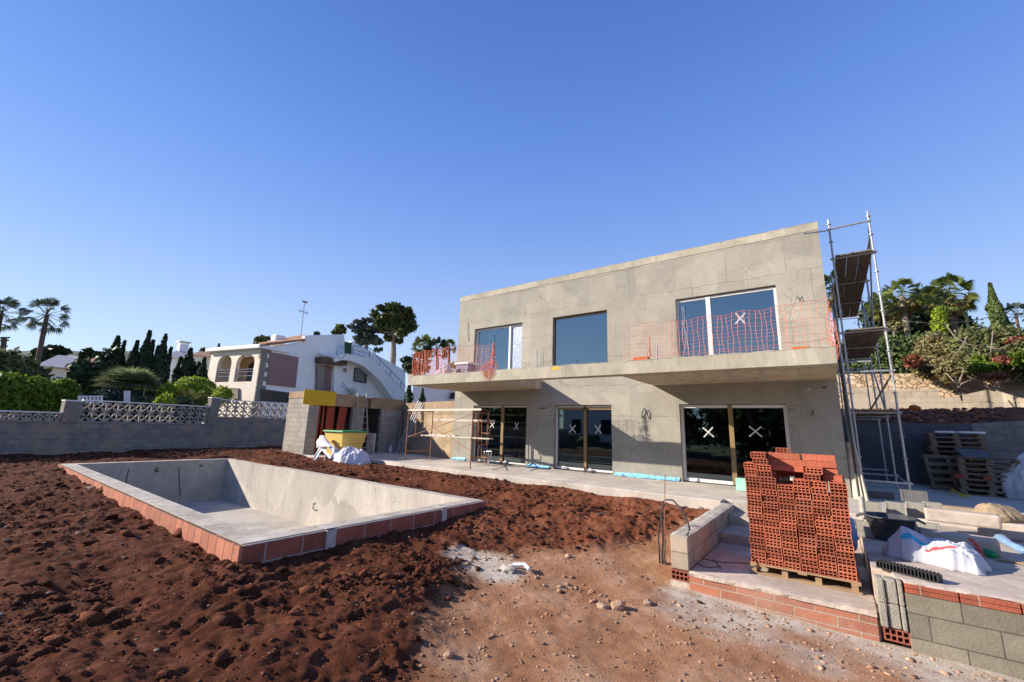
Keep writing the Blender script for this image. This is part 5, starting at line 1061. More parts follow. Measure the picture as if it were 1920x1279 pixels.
# the block of the house must not fill the terrace: the front block sits 2 m ahead of the wall prism
mb = MB(); off_ = 2.2
HO2 = HO-he*0
archwall(mb, 0.02, qL-.02, .4, zT2-.1, arches, zsp, ztop_, .3)
o = mb.build('arcade', 'cream', nh, fix=False); 
o.location = o.location-he*off_
mb = MB(); mb.prism([HF(.02, .4, 0), HF(.02, zT2-.1, 0), HF(.02, zT2-.1, off_-.002), HF(.02, .4, off_-.002)], hn*-.25); o = mb.build('terrace_side', 'white_wall', nh)
o2 = MB(); o2.prism([HF(qL-.3, .4, 0), HF(qL-.3, zT2-.1, 0), HF(qL-.3, zT2-.1, off_-.002), HF(qL-.3, .4, off_-.002)], hn*-.25); o2.build('terrace_side', 'cream', nh)
o3 = MB(); o3.prism([HF(.03, zfl-.2, .31-.3), HF(qL-.03, zfl-.2, .01), HF(qL-.03, zfl-.2, off_-.01), HF(.03, zfl-.2, off_-.01)], (0, 0, .19)); o3.build('terrace_floor', 'cream', nh)
o4 = MB(); o4.prism([HF(-.15, zT2-.1, 0), HF(qL+.3, zT2-.1, 0), HF(qL+.3, zT2-.1, off_+.35), HF(-.15, zT2-.1, off_+.35)], (0, 0, .3)); o4.build('cornice', 'white_wall', nh, bevel=.04)
M['apricot'] = mat('apricot_paint', (.80, .56, .33), .85)
mb = MB(); mb.prism([HF(.28, zfl-.005, .004), HF(qL-.32, zfl-.005, .004), HF(qL-.32, zT2-.12, .004), HF(.28, zT2-.12, .004)], -he*.012); mb.build('terrace_back_wall', 'apricot', nh)
for a, b in arches:
    m_ = (a+b)/2; t = MB(); t.prism([HF(m_-.55, zfl, -.0+.02), HF(m_+.35, zfl, .02), HF(m_+.35, zsp+.1, .02), HF(m_-.1, zsp+.45, .02), HF(m_-.55, zsp+.1, .02)], -he*.04); t.build('terrace_door', 'dark', nh)
    r_ = MB()
    for z in (zfl+.45, zfl+.75, zfl+.95): r_.tube(HF(a, z, off_-.1), HF(b, z, off_-.1), .025, 5)
    for k in range(12): q = a+(b-a)*(k+.5)/12; r_.tube(HF(q, zfl, off_-.1), HF(q, zfl+.95, off_-.1), .012, 4)
    r_.build('railing', 'iron', nh)
# quoins on the corner
mb = MB(); k = 0; zq = .5
while zq < zT2-.2:
    hgt = .34; l = .75 if k % 2 else .45; mb.ob(HF(-.02, zq, off_+.02), he*l, -hn*.1, (0, 0, hgt-.02)); zq += hgt; k += 1
mb.build('quoin', 'stone_trim', nh)
mb = MB(); mb.ob(HF(-.0, zT2-.8, off_+.05), he*.5, -hn*.25, (0, 0, .45)); mb.build('quoin', 'stone_trim', nh)
# shutter, garage opening, door, window
sh = [hp(*p) for p in ((506, 660), (559, 670), (553, 727), (499, 721))]
mb = MB(); mb.prism([H3(s, z, .02) for s, z in sh], hn*.06)
M['shut'] = mat('mauve_roller_blind', (.33, .20, .175), .8, (.25, .15, .14), 3, .5, 8, stretch=(2, 2, 14)); mb.build('roller_blind', 'shut', nh)
gq = [hp(*p) for p in ((488, 729), (549, 737), (548, 756), (487, 752))]
mb = MB(); mb.prism([H3(s, z, .01) for s, z in gq], hn*.02); g_ = mb.build('dark_window', 'glass_lo' if False else 'blackpl', nh)
dq = [hp(*p) for p in ((604, 684), (622, 686), (620, 736), (601, 735))]
mb = MB(); mb.prism([H3(s, z, .01) for s, z in dq], hn*.03); M['mauvedoor'] = mat('mauve_door', (.27, .16, .14), .7); mb.build('door', 'mauvedoor', nh)
for (u0, u1) in ((591, 603), (623, 634)):
    q = [hp(u0, 684), hp(u1, 685), hp(u1-1, 738), hp(u0-1, 738)]; mb = MB(); mb.prism([H3(s, z, .01) for s, z in q], hn*(.35 if u0 < 600 else .2)); mb.build('porch_pier', 'stone_trim' if u0 < 600 else 'white_wall', nh)
q = [hp(590, 670), hp(640, 678), hp(639, 686), hp(590, 681)]; mb = MB(); mb.prism([H3(s, z, .01) for s, z in q], hn*.75); mb.build('porch_canopy', 'bark', nh)
mb = MB(); (sa1, za1), (sb1, zb1) = hp(593, 668), hp(642, 677)
for k in range(14):
    s = sa1+(sb1-sa1)*(k+.5)/14; z = za1+(zb1-za1)*(k+.5)/14+.08; mb.tube(H3(s, z, .8), H3(s, z+.25, 0), .07, 6)
mb.build('canopy_tile', 'white_wall', nh)
wq = [hp(*p) for p in ((664, 690), (687, 692), (686, 718), (662, 715))]; mb = MB(); mb.prism([H3(s, z, .01) for s, z in wq], hn*.03); f_ = mb.build('window', 'dark', nh)
M['grill'] = mat('beige_blind', (.36, .32, .27), .8); wq2 = [hp(*p) for p in ((666, 692), (683, 694), (682, 715), (664, 713))]; mb = MB(); mb.prism([H3(s, z, .045) for s, z in wq2], hn*.02); mb.build('blind', 'grill', f_)
mb = MB()
for k in range(7): s = wq[0][0]+(wq[1][0]-wq[0][0])*k/6; mb.tube(H3(s, wq[0][1]+.05, .2), H3(s-.05, wq[3][1]-.05, .2), .02, 4)
for k in range(4): z = wq[3][1]+(wq[0][1]-wq[3][1])*k/3; mb.tube(H3(wq[0][0]-.1, z, .2), H3(wq[1][0]+.1, z-.05, .2), .02, 4)
mb.build('window_grille', 'iron', f_)
mb = MB(); c = H3(*hp(646, 694), .05); mb.lathe((0, 0, 0), [(0, .0), (.16, .0), (.2, .05), (0, .05)], 10); o = mb.build('wall_plate', 'stone_trim'); o.parent = nh; o.location = c-nh.location; o.rotation_euler = (math.pi/2, 0, math.atan2(hn.y, hn.x)+math.pi/2)
# curved outside stairs: arch band in front of the wall
up = [(628, 676), (645, 672), (668, 676), (690, 683), (712, 702), (735, 727), (752, 748), (765, 770)]
lo = [(628, 679), (642, 675), (660, 677), (682, 686), (698, 700), (715, 717), (730, 738), (746, 760)]
upo = [(628, 668), (650, 664), (676, 668), (695, 672), (715, 688), (738, 714), (758, 738), (775, 765)]
mb = MB(); U_ = [hpd(*p, 1.0) for p in upo]; Lq = [hpd(*p, 1.0) for p in lo]
for i in range(len(U_)-1): mb.prism([U_[i], U_[i+1], Lq[i+1], Lq[i]], -hn*.98)
mb.build('curved_stair', 'white_wall', nh)
mb = MB(); T = [hpd(*p, .9) for p in ((662, 648), (694, 653), (713, 675), (733, 695), (752, 715), (768, 735))]; Bt = [hpd(*p, .9) for p in ((660, 664), (692, 674), (711, 697), (730, 715), (749, 737), (765, 757))]
for i in range(len(T)-1):
    mb.tube(T[i], T[i+1], .035, 5); mb.tube(T[i].lerp(Bt[i], .5), T[i+1].lerp(Bt[i+1], .5), .02, 4); mb.tube(T[i].lerp(Bt[i], .9), T[i+1].lerp(Bt[i+1], .9), .02, 4); mb.tube(T[i], Bt[i], .04, 5)
    for k in range(1, 12 if i == 0 else 3):
        t = k/(12 if i == 0 else 3); mb.tube(T[i].lerp(T[i+1], t), Bt[i].lerp(Bt[i+1], t), .012, 4)
mb.build('stair_railing', 'iron', nh)
mb = MB(); mb.prism([hpd(*p, 1.02) for p in ((646, 641), (658, 643), (657, 664), (646, 662))], hn*.12); M['greenbin'] = mat('dark_green_panel', (.02, .10, .04), .6, (.01, .05, .02)); tag(mb.build('green_screen', 'greenbin'), 'dark green screen at the top of the white villa stairs', 'screen')
mb = MB(); mb.lathe((0, 0, 0), [(.5, 0), (.53, .02), (.5, .04)], 18); o = mb.build('hoop', 'iron'); o.location = hpd(639, 661, 1.05); o.rotation_euler = (math.pi/2, 0, math.atan2(hn.y, hn.x)+math.pi/2); tag(o, 'round iron hoop on the white villa wall left of the green screen', 'hoop')
# porch handrails
mb = MB()
for pts in (((602, 710), (620, 736)), ((603, 712), (601, 735)), ((634, 716), (650, 737)), ((634, 722), (644, 737))): mb.tube(H3(*hp(*pts[0]), .5), H3(*hp(*pts[1]), .5), .03, 5)
mb.build('porch_handrail', 'iron', nh)
# aerial
ar = thing('tv_aerial', 'thin rooftop television aerial mast above the white villa', 'aerial', H3(*hp(596, 628), -2))
b = H3(*hp(595, 632), -2); t_ = H3(*hp(602, 562), -2); mb = MB(); mb.tube(b, t_, .035, 6); mb.build('mast', 'steel', ar)
mb = MB(); d_ = (he*1).normalized(); mb.tube(t_-d_*.25, t_+d_*.25, .07, 6); mb.tube(t_.lerp(b, .28)-d_*.5, t_.lerp(b, .28)+d_*.5, .025, 5)
for k in range(5): q = t_.lerp(b, .28)+d_*(k-2)*.2; mb.tube(q-Vector((0, 0, .15)), q+Vector((0, 0, .15)), .015, 4)
mb.build('antenna', 'cable', ar)
# lamp and tap on front wall
p = HF(hfr(425, 735)[0], hfr(425, 735)[1], off_+.02); 
mb = MB(); mb.prism([HF(hfr(u, v)[0], hfr(u, v)[1], off_) for u, v in ((437, 727), (449, 728), (449, 748), (437, 748))], -he*.12); mb.build('meter_box', 'stone_trim', nh)

# small white house behind the tan wall and the wider neighbourhood
def boxhouse(name, label, u0, u1, vtop, vbot, D, m, roofm, dep=7, hip=True, wins=2, zb_=0.3, rh=1.2, chim=None):
    a, b = far(u0, vtop, D), far(u1, vtop, D); ez = (a.z+b.z)/2; ex = Vector((b.x-a.x, b.y-a.y, 0)); L_ = ex.length; ex.normalize(); ny_ = Vector((-ex.y, ex.x, 0)); 
    if ny_.dot(Vector((a.x-CAM[0], a.y-CAM[1], 0))) < 0: ny_ = -ny_
    a = Vector((a.x, a.y, zb_)); t = thing(name, label, 'house', a+ex*L_/2)
    mb = MB(); mb.ob(a, ex*L_, ny_*dep, (0, 0, ez-zb_)); mb.build('wall', m, t)
    z = Vector((0, 0, ez-zb_)); o_ = .4
    c = [a+z-ex*o_-ny_*o_, a+z+ex*(L_+o_)-ny_*o_, a+z+ex*(L_+o_)+ny_*(dep+o_), a+z-ex*o_+ny_*(dep+o_)]; r0 = a+z+ex*(L_*.3)+ny_*dep/2+Vector((0, 0, rh)); r1 = a+z+ex*(L_*.7)+ny_*dep/2+Vector((0, 0, rh))
    mb = MB(); mb.add(c+[r0, r1], [(0, 1, 5, 4), (1, 2, 5), (2, 3, 4, 5), (3, 0, 4), (3, 2, 1, 0)]); mb.build('roof', roofm, t)
    for k in range(wins):
        s = L_*(k+.5)/wins; w_ = min(1.8, L_/wins*.55); mb = MB(); mb.ob(a+ex*(s-w_/2)-ny_*.03+Vector((0, 0, ez-zb_-2.2)), ex*w_, ny_*.02, (0, 0, 1.5)); mb.build('window', 'iron', t)
    if chim: mb = MB(); p = r0.lerp(r1, chim); mb.box(p.x-.5, p.x+.5, p.y-.5, p.y+.5, p.z-.8, p.z+.9); mb.box(p.x-.7, p.x+.7, p.y-.7, p.y+.7, p.z+1.1, p.z+1.25); mb.build('chimney', 'white_wall', t)
    return t
boxhouse('villa', 'long pale villa with a grey roof behind the leaning palm', 80, 150, 690, 730, 48, M['cream'], 'roofgrey', wins=3, rh=1.3)
boxhouse('villa', 'grey roofed house low on the hill left of the leaning palm', 25, 58, 683, 700, 90, 'white_wall', 'roofgrey', wins=2, zb_=5, rh=1.5)
boxhouse('villa', 'pinkish house with a tiled roof seen over the dark bush', 168, 196, 680, 700, 75, 'cream', 'tile', wins=1, zb_=4, rh=1)
boxhouse('villa', 'small house with a dark roof beside the dark bush', 150, 170, 697, 720, 55, 'white_wall', 'roofgrey', wins=1, rh=1.5)
boxhouse('villa', 'white roofed house with a chimney seen between the cypresses', 318, 352, 672, 690, 70, 'white_wall', 'roofgrey', wins=0, zb_=4, rh=1.5, chim=.8)
boxhouse('villa', 'house with an orange tiled roof just left of the white villa', 362, 398, 668, 690, 62, 'cream', 'tile', wins=0, zb_=4, rh=1)
boxhouse('villa', 'grey topped house on the skyline right of the leaning palm', 118, 150, 672, 690, 100, 'roofgrey', 'roofgrey', wins=0, zb_=8, rh=.8)
wh = boxhouse('villa', 'white house with a framed window seen under the left end of the balcony', 776, 870, 705, 760, 30, 'white_wall', 'white_wall', wins=0, rh=.2)
a = far(841, 733, 29.3); b = far(862, 733, 29.3); c = far(862, 748, 29.3); d_ = far(838, 748, 29.3)
mb = MB(); mb.prism([a, b, c, d_], (a-Vector(CAM)).normalized()*.2); wwn = mb.build('window', 'pvc', wh)
a = far(845, 736.5, 29.1); b = far(862, 736.5, 29.1); c = far(862, 748, 29.1); d_ = far(842, 748, 29.1)
mb = MB(); mb.prism([a, b, c, d_], (a-Vector(CAM)).normalized()*.1); mb.build('pane', 'dark', wwn)
# what stands behind the photographer and shows in the lower panes
rv = thing('white_bungalow', 'plain white house across the plot reflected in the sliding doors', 'house', (-12, -32, -.5))
mb = MB(); mb.box(-17, -9, -38, -32, -.7, 4.2); mb.build('wall', 'white_wall', rv); mb = MB(); mb.box(-17.4, -8.6, -38.4, -31.6, 4.21, 4.5); mb.build('roof', 'tile', rv)
mb = MB(); mb.box(-15.8, -14.6, -31.99, -31.95, 1, 2.6); mb.box(-12, -10.8, -31.99, -31.95, 1, 2.6); mb.build('window', 'dark', rv)

# ================================================================ plants
def leaves(name, P, Nn, size, m, parent=None, aspect=1.7, up=0.0, jit=.8):
    """one small folded leaf (2 tris as a quad) at each point"""
    n = len(P); size = np.broadcast_to(size, n)
    d = Nn+jit*rng.normal(size=(n, 3)); d /= np.linalg.norm(d, axis=1)[:, None]
    a = np.cross(d, rng.normal(size=(n, 3))); a /= np.linalg.norm(a, axis=1)[:, None]+1e-9
    if up: a = a*(1-up)+np.array([0, 0, 1.])*up; a /= np.linalg.norm(a, axis=1)[:, None]
    b = np.cross(d, a); b /= np.linalg.norm(b, axis=1)[:, None]+1e-9
    s = size[:, None]; w_ = s/aspect
    V = np.stack([P-a*s, P+b*w_+d*s*.2, P+a*s, P-b*w_+d*s*.2], 1).reshape(-1, 3); F = np.arange(4*n).reshape(n, 4)
    return rawmesh(name, V, F, m, parent)
def blobpts(blobs, n, clump=14, cr=.22, shell=.55, keepz=None):
    """leaf positions in clumps scattered through the outer volume of ellipsoid blobs"""
    vol = np.array([b[3]*b[4]*b[5] for b in blobs])**.67; k = rng.choice(len(blobs), max(1, n//clump), p=vol/vol.sum()); B = np.array(blobs)[k]
    d = rng.normal(size=(len(k), 3)); d /= np.linalg.norm(d, axis=1)[:, None]; r = shell+(1.02-shell)*rng.random(len(k))**.6
    c = B[:, :3]+d*r[:, None]*B[:, 3:6]; P = np.repeat(c, clump, 0)+rng.normal(size=(len(k)*clump, 3))*cr*np.repeat(B[:, 3:6].min(1), clump)[:, None]*np.array([1, 1, .8])
    return P, np.repeat(d, clump, 0)
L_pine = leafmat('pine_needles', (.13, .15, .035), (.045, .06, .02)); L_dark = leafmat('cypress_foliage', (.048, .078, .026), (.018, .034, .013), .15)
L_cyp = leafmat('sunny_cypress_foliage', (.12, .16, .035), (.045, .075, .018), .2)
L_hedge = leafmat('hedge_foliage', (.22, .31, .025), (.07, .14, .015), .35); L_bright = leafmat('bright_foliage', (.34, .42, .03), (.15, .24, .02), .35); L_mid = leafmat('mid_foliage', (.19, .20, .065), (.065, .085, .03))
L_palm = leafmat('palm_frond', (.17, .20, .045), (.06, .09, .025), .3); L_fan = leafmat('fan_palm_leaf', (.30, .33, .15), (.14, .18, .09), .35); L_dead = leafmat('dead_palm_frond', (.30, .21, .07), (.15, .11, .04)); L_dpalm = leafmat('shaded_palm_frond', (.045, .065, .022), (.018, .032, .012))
L_olive = leafmat('dull_twiggy_foliage', (.30, .25, .10), (.12, .105, .045), .3); L_rust = leafmat('red_brown_leaves', (.32, .11, .06), (.16, .06, .035)); L_blue = leafmat('blue_green_foliage', (.07, .10, .075), (.04, .06, .05))
def tree(name, label, base, blobs, n, m, size, trunk=None, tr=.2, limbs=5, group=None, cat='tree', bark='bark', clump=14, cr=.22, shell=.5, aspect=1.7, up=0., jit=.8):
    t = thing(name, label, cat, base, group); P, N_ = blobpts(blobs, n, clump, cr, shell)
    leaves('crown', P, N_, size*rng.uniform(.6, 1.3, len(P)), m, t, aspect, up, jit)
    if trunk:
        mb = MB(); pts = [Vector(p) for p in trunk]; rr = [tr*(1-.55*i/(len(pts)-1)) for i in range(len(pts))]; mb.path(pts, rr, 8)
        for k in range(limbs):
            b = blobs[k % len(blobs)]; s = pts[-1].lerp(pts[-2], random.random()*.8); q = Vector((b[0]+random.uniform(-.4, .4)*b[3], b[1]+random.uniform(-.4, .4)*b[4], b[2]+random.uniform(-.2, .5)*b[5])); mb.path([s, s.lerp(q, .5)+Vector((0, 0, -.1*(q-s).length)), q], [tr*.4, tr*.28, tr*.1], 6)
        mb.build('trunk', bark, t, smooth=True)
    return t
def fanpalm(name, label, base, top, cr_, m, nf=38, pet=(.42, .6), blr=(.42, .55), dead=0, group=None, tr=.2, droop=.6, blades=16, md=None, lo=-.5, bark='bark'):
    """palm with fan leaves: petiole and radiating blades"""
    t = thing(name, label, 'palm', base, group); base, top = Vector(base), Vector(top)
    mb = MB(); md_ = base.lerp(top, .5)+Vector((random.uniform(-.1, .1), 0, 0)); mb.path([base, md_, top], [tr*1.25, tr, tr*.85], 10); mb.build('trunk', bark, t, smooth=True)
    def crown(nm, n, e0, e1, mm, sc, dr):
        VV = []; FF = []
        for i in range(n):
            az = i*2.399+rng.uniform(-.3, .3); el = e0+(e1-e0)*((i+.5)/n)+rng.uniform(-.12, .12)
            dv = np.array([math.cos(az)*math.cos(el), math.sin(az)*math.cos(el), math.sin(el)]); side = np.array([-math.sin(az), math.cos(az), 0]); upv = np.cross(dv, side)*-1; ro = rng.uniform(-1.1, 1.1); side, upv = side*math.cos(ro)+upv*math.sin(ro), upv*math.cos(ro)-side*math.sin(ro)
            pl = cr_*sc*rng.uniform(*pet); o_ = np.array(top); c = o_+dv*pl+np.array([0, 0, -.12*pl*(1-el)]); w_ = .018*cr_
            n0 = len(VV); VV += [o_-side*w_, o_+side*w_, c+side*w_*.6, c-side*w_*.6]; FF.append((n0, n0+1, n0+2, n0+3))
            bl = cr_*sc*rng.uniform(*blr)
            for k in range(blades):
                a = (k/(blades-1)-.5)*2.9; q = dv*math.cos(a)+side*math.sin(a); q = q+upv*.12*abs(math.sin(a)); q /= np.linalg.norm(q)
                L1 = bl*(1-.22*abs(a)/1.35)*rng.uniform(.9, 1.08); p1 = c+q*L1*.55; p2 = c+q*L1*(.55+.45*(1-dr*.35))+np.array([0, 0, -1])*L1*.33*dr; pw = np.cross(q, upv); ww = L1*.065
                n0 = len(VV); VV += [c, p1+pw*ww, p2, p1-pw*ww]; FF.append((n0, n0+1, n0+2, n0+3))
        return rawmesh(nm, np.array(VV), np.array(FF), mm, t)
    crown('crown', nf, 1.35, lo, m, 1, droop)
    if dead: crown('dead_skirt', dead, -.45, -1.25, md or L_dead, .85, 1.0)
    return t
def feather(name, label, base, top, cr_, m, nf=24, group=None, tr=.2, per=22, lo=-.2, arch=.9, cat='palm'):
    t = thing(name, label, cat, base, group); base, top = Vector(base), Vector(top)
    if (top-base).length > .3: mb = MB(); mb.path([base, base.lerp(top, .5), top], [tr*1.2, tr, tr], 8); mb.build('trunk', 'bark', t, smooth=True)
    VV = []; FF = []
    for i in range(nf):
        az = i*2.399+rng.uniform(-.3, .3); el = 1.3+(lo-1.3)*((i+.5)/nf); d = np.array([math.cos(az)*math.cos(el), math.sin(az)*math.cos(el), math.sin(el)]); side = np.array([-math.sin(az), math.cos(az), 0]); p = np.array(top); L1 = cr_*rng.uniform(.85, 1.05)
        for k in range(per):
            s = k/(per-1); q = p+d*L1*s+np.array([0, 0, -1])*arch*L1*.5*s*s; tn = d+np.array([0, 0, -1])*arch*s; tn /= np.linalg.norm(tn); l = L1*.26*math.sin(math.pi*(s*.85+.12))
            for sg in (-1, 1):
                v_ = side*sg*.85+tn*.55+np.array([0, 0, -.25]); v_ /= np.linalg.norm(v_); n0 = len(VV); wd = tn*L1*.022; VV += [q-wd, q+v_*l*.6-wd*.6, q+v_*l, q+v_*l*.6+wd*.6+wd]; FF.append((n0, n0+1, n0+2, n0+3))
    rawmesh('crown', np.array(VV), np.array(FF), m, t); return t
def cypress(label, pts, D, zb, m, n, name='cypress', group=None, size=.13, w_=None, spires=()):
    """pts = (u of axis, v of tip); width in pixels"""
    u, v, wpx = pts; p = far(u, v, D); W = wpx*pxm(u, D)[0]*1.15; t = thing(name, label, 'tree', (p.x, p.y, zb), group); P = []; N_ = []
    for (du, dv, ws) in ((0, 0, 1),)+tuple(spires):
        q = far(u+du, v+dv, D); H = q.z-zb; nn = int(n*ws); h = rng.random(nn)**.8; prof_ = np.where(h < .12, h/.12*.75+.25, (1-(h-.12)/.88)**.8)*(1+.2*np.sin(h*26+du)+.12*rng.normal(size=nn)); a = rng.uniform(0, 6.283, nn); r = W/2*ws*prof_*(.55+.5*rng.random(nn)**.5); lump_ = 1+.22*np.sin(a*3+h*14+du)
        P.append(np.stack([q.x+np.cos(a)*r*lump_, q.y+np.sin(a)*r*lump_, zb+h*H], 1)); N_.append(np.stack([np.cos(a), np.sin(a), .4+0*a], 1))
    P = np.concatenate(P); N_ = np.concatenate(N_); leaves('crown', P, N_, size*rng.uniform(.6, 1.4, len(P)), m, t, 2.2, .55, .5)
    mb = MB(); mb.path([(p.x, p.y, zb), (p.x, p.y, zb+(p.z-zb)*.7)], [.15, .05], 6); mb.build('trunk', 'bark', t); return t
def pxm(u, D): c_ = math.cos(math.atan((u-960)/FPX)); return D/FPX*c_*c_, D/FPX*c_          # metres per photo pixel, across and up
def bpx(u, v, D, rpx, rz=None, ry=None):
    p = far(u, v, D); kh, kv = pxm(u, D); return (p.x, p.y, p.z, rpx*kh, (ry or rpx)*kh, (rz or rpx)*kv)
# --- left distance
pA = far(88, 590, 90); pB = far(62, 735, 90)
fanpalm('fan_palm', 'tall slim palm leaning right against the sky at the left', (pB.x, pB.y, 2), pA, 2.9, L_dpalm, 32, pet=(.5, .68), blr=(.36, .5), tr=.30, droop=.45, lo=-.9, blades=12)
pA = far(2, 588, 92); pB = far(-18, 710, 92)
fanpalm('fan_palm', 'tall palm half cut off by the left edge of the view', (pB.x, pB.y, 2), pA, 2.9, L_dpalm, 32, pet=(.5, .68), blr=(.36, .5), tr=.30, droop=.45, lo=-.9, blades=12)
lp = thing('wooden_pole', 'dark wooden pole with two short crossarms at the far left', 'pole', far(2, 700, 36)); p, q = far(-1, 720, 36), far(8, 632, 36)
mb = MB(); mb.tube(p, q, .11, 8); mb.build('shaft', 'bark', lp); 
for vv_, hw in ((634, .5), (639, .42), (650, .3)): a = far(8-hw*30, vv_, 36); b = far(8+hw*22, vv_-1, 36); mb = MB(); mb.tube(a, b, .045, 6); mb.build('crossarm', 'bark', lp)
GC = 'cypresses behind the garden'
cypress('dark cypress with a ragged drooping top, leftmost of the cypress row', (222, 632, 58), 38, .8, L_dark, 5200, group=GC, spires=((-22, 34, .8), (-10, 20, .6), (12, 8, .35)))
cypress('slim dark cypress second from the left of the row', (258, 640, 36), 37, .8, L_dark, 3000, group=GC, spires=((-10, 20, .6),))
cypress('tallest dark cypress in the middle of the row', (281, 621, 38), 37, .8, L_dark, 4000, group=GC, spires=((7, 18, .6), (-9, 30, .6)))
cypress('dark twin spired cypress right of the tallest one', (311, 628, 36), 37, .8, L_dark, 3600, group=GC, spires=((10, 24, .5), (-14, 22, .6)))
cypress('broad low cypress at the right end of the row', (358, 654, 52), 38, .8, L_dark, 3600, group=GC, spires=((-18, 16, .7), (16, 26, .8)))
cypress('small dark cypress beside the white villa', (384, 672, 36), 36, .8, L_dark, 2000, group=GC)
tree('dark_bush', 'dark spiky bush in front of the pale villa', far(150, 740, 33), [bpx(150, 700, 33, 20, 26), bpx(160, 668, 34, 9, 14), bpx(182, 720, 33, 26, 30), bpx(205, 690, 36, 22, 36)], 4200, L_dark, .2, cat='bush')
cypress('tiny far cypress spike left of the white villa roof', (411, 645, 8), 90, 8, L_dark, 300, size=.3)
tree('far_tree', 'big round dark tree on the skyline behind the leaning palm', far(95, 690, 110), [bpx(88, 668, 110, 22, 14), bpx(106, 664, 110, 15, 11)], 2500, L_dark, .8, cat='tree')
tree('far_tree', 'low round dark tree on the skyline by the tiled house', far(185, 690, 120), [bpx(184, 672, 120, 14, 7)], 900, L_dark, .8)
tree('far_tree', 'dark pine tree showing beside the white villa chimney', far(500, 690, 60), [bpx(495, 640, 60, 14, 7), bpx(489, 645, 60, 9, 6)], 1400, L_pine, .35)
tree('far_tree', 'dark tree between the tiled house and the white villa', far(385, 690, 100), [bpx(388, 663, 100, 10, 6)], 600, L_dark, .7)
# --- garden plants behind the parapet
tree('oleander', 'grey green flowering oleander behind the left hedge', far(30, 760, 33), [bpx(25, 695, 33, 38, 32), bpx(60, 712, 33, 34, 22), bpx(-30, 690, 33, 35, 35)], 4500, L_mid, .16, cat='bush')
for i, (u, v, r_, rz_, D) in enumerate(((-60, 735, 52, 34, 28), (8, 738, 48, 36, 28.5), (62, 742, 42, 34, 29), (112, 744, 36, 32, 29.5))):
    tree('hedge_bush', ['sunlit green hedge bush cut by the left edge of the view', 'sunlit green hedge bush, second from the left edge', 'sunlit green hedge bush, third from the left edge', 'sunlit green hedge bush next to the left garden pier'][i], far(u, 790, D), [bpx(u, v, D, r_, rz_), bpx(u, v+24, D, r_, rz_*.8)], 8000, L_hedge, .075, cat='hedge', group='sunlit hedge behind the low parapet', clump=10, cr=.1, shell=.75)
pA = at(240, 728, x=-20.5); b = Vector((pA.x, pA.y, .85))
pA = far(240, 722, 31); b = far(238, 760, 31); b.z = .8
fp = thing('dwarf_fan_palm', 'wide low fan palm with bristly grey green fronds in the garden', 'palm', b)
mb = MB(); mb.path([b, pA], [.3, .22], 9); mb.build('trunk', 'bark', fp, smooth=True)
VV = []; FF = []
for i in range(95):
    az = i*2.399; el = 1.25-1.35*((i+.5)/95)**.8; dv = np.array([math.cos(az)*math.cos(el), math.sin(az)*math.cos(el), math.sin(el)]); side = np.array([-math.sin(az), math.cos(az), 0]); c = np.array(pA)+dv*np.array([1.05, 1.05, .6])*rng.uniform(.5, .8); upv = np.cross(dv, side)*-1
    for k in range(22):
        a = (k/21-.5)*2.6; q = dv*math.cos(a)+side*math.sin(a)+np.array([0, 0, .0]); q /= np.linalg.norm(q); L1 = rng.uniform(.7, 1.0); p2 = c+q*L1+np.array([0, 0, -.18*L1]); pw = np.cross(q, upv); n0 = len(VV); VV += [c, c+q*L1*.5+pw*.03, p2, c+q*L1*.5-pw*.03]; FF.append((n0, n0+1, n0+2, n0+3))
rawmesh('crown', np.array(VV), np.array(FF), L_fan, fp)
tree('small_grey_shrub', 'grey green shrub under the left side of the low fan palm', far(205, 765, 30), [bpx(205, 745, 30, 26, 14), bpx(255, 752, 30, 22, 10)], 1800, L_blue, .1, cat='bush', clump=8)
tree('clipped_bush', 'rounded clipped bright green bush in front of the arcade', far(365, 760, 33), [bpx(365, 734, 33, 42, 26), bpx(355, 742, 33, 36, 22)], 11000, L_bright, .07, cat='bush', clump=8, cr=.06, shell=.9, trunk=[far(365, 768, 33), far(365, 745, 33)], tr=.1, limbs=0)
tree('garden_bush', 'yellow green bush between the fan palm and the clipped bush', far(315, 760, 29), [bpx(315, 735, 30, 16, 14), bpx(310, 755, 28, 16, 14)], 2600, L_bright, .09, cat='bush', clump=8)
tree('garden_bush', 'small yellow green bush by the foot of the arcade', far(418, 752, 29), [bpx(417, 742, 29, 16, 15)], 1300, L_bright, .08, cat='bush', clump=8)
tree('garden_bush', 'low dark bush behind the middle of the long parapet', far(290, 765, 30), [bpx(280, 756, 30, 22, 11), bpx(340, 758, 30, 30, 12)], 2600, L_mid, .08, cat='bush', clump=8)
p = far(352, 758, 31); feather('sago_palm', 'low sago palm with stiff fronds in front of the clipped bush', (p.x, p.y, p.z-.7), (p.x, p.y, p.z-.05), 1.35, L_mid, 34, tr=.18, per=22, lo=.0, arch=.45)
def plchair(u0, u1, v0, v1, D, label):
    t = thing('garden_chair', label, 'chair', far((u0+u1)/2, v1, D)); mb = MB(); a, b, c = far(u0, v0, D), far(u1, v0, D), far(u0, v1, D); ex = b-a; ez = c-a; mb.ob(a, ex, ez*.12, (0, .04, 0)); mb.ob(a+ez*.88, ex, ez*.12, (0, .04, 0))
    for k in range(7): mb.ob(a+ex*(k/6.6)+ez*.12, ex*.06, ez*.76, (0, .04, 0))
    mb.build('backrest', 'plasticw', t); return t
plchair(146, 192, 742, 756, 28.2, 'white slatted plastic chair back showing above the left of the long parapet')
plchair(232, 243, 733, 756, 29.5, 'narrow white plastic chair back beside the fan palm trunk')
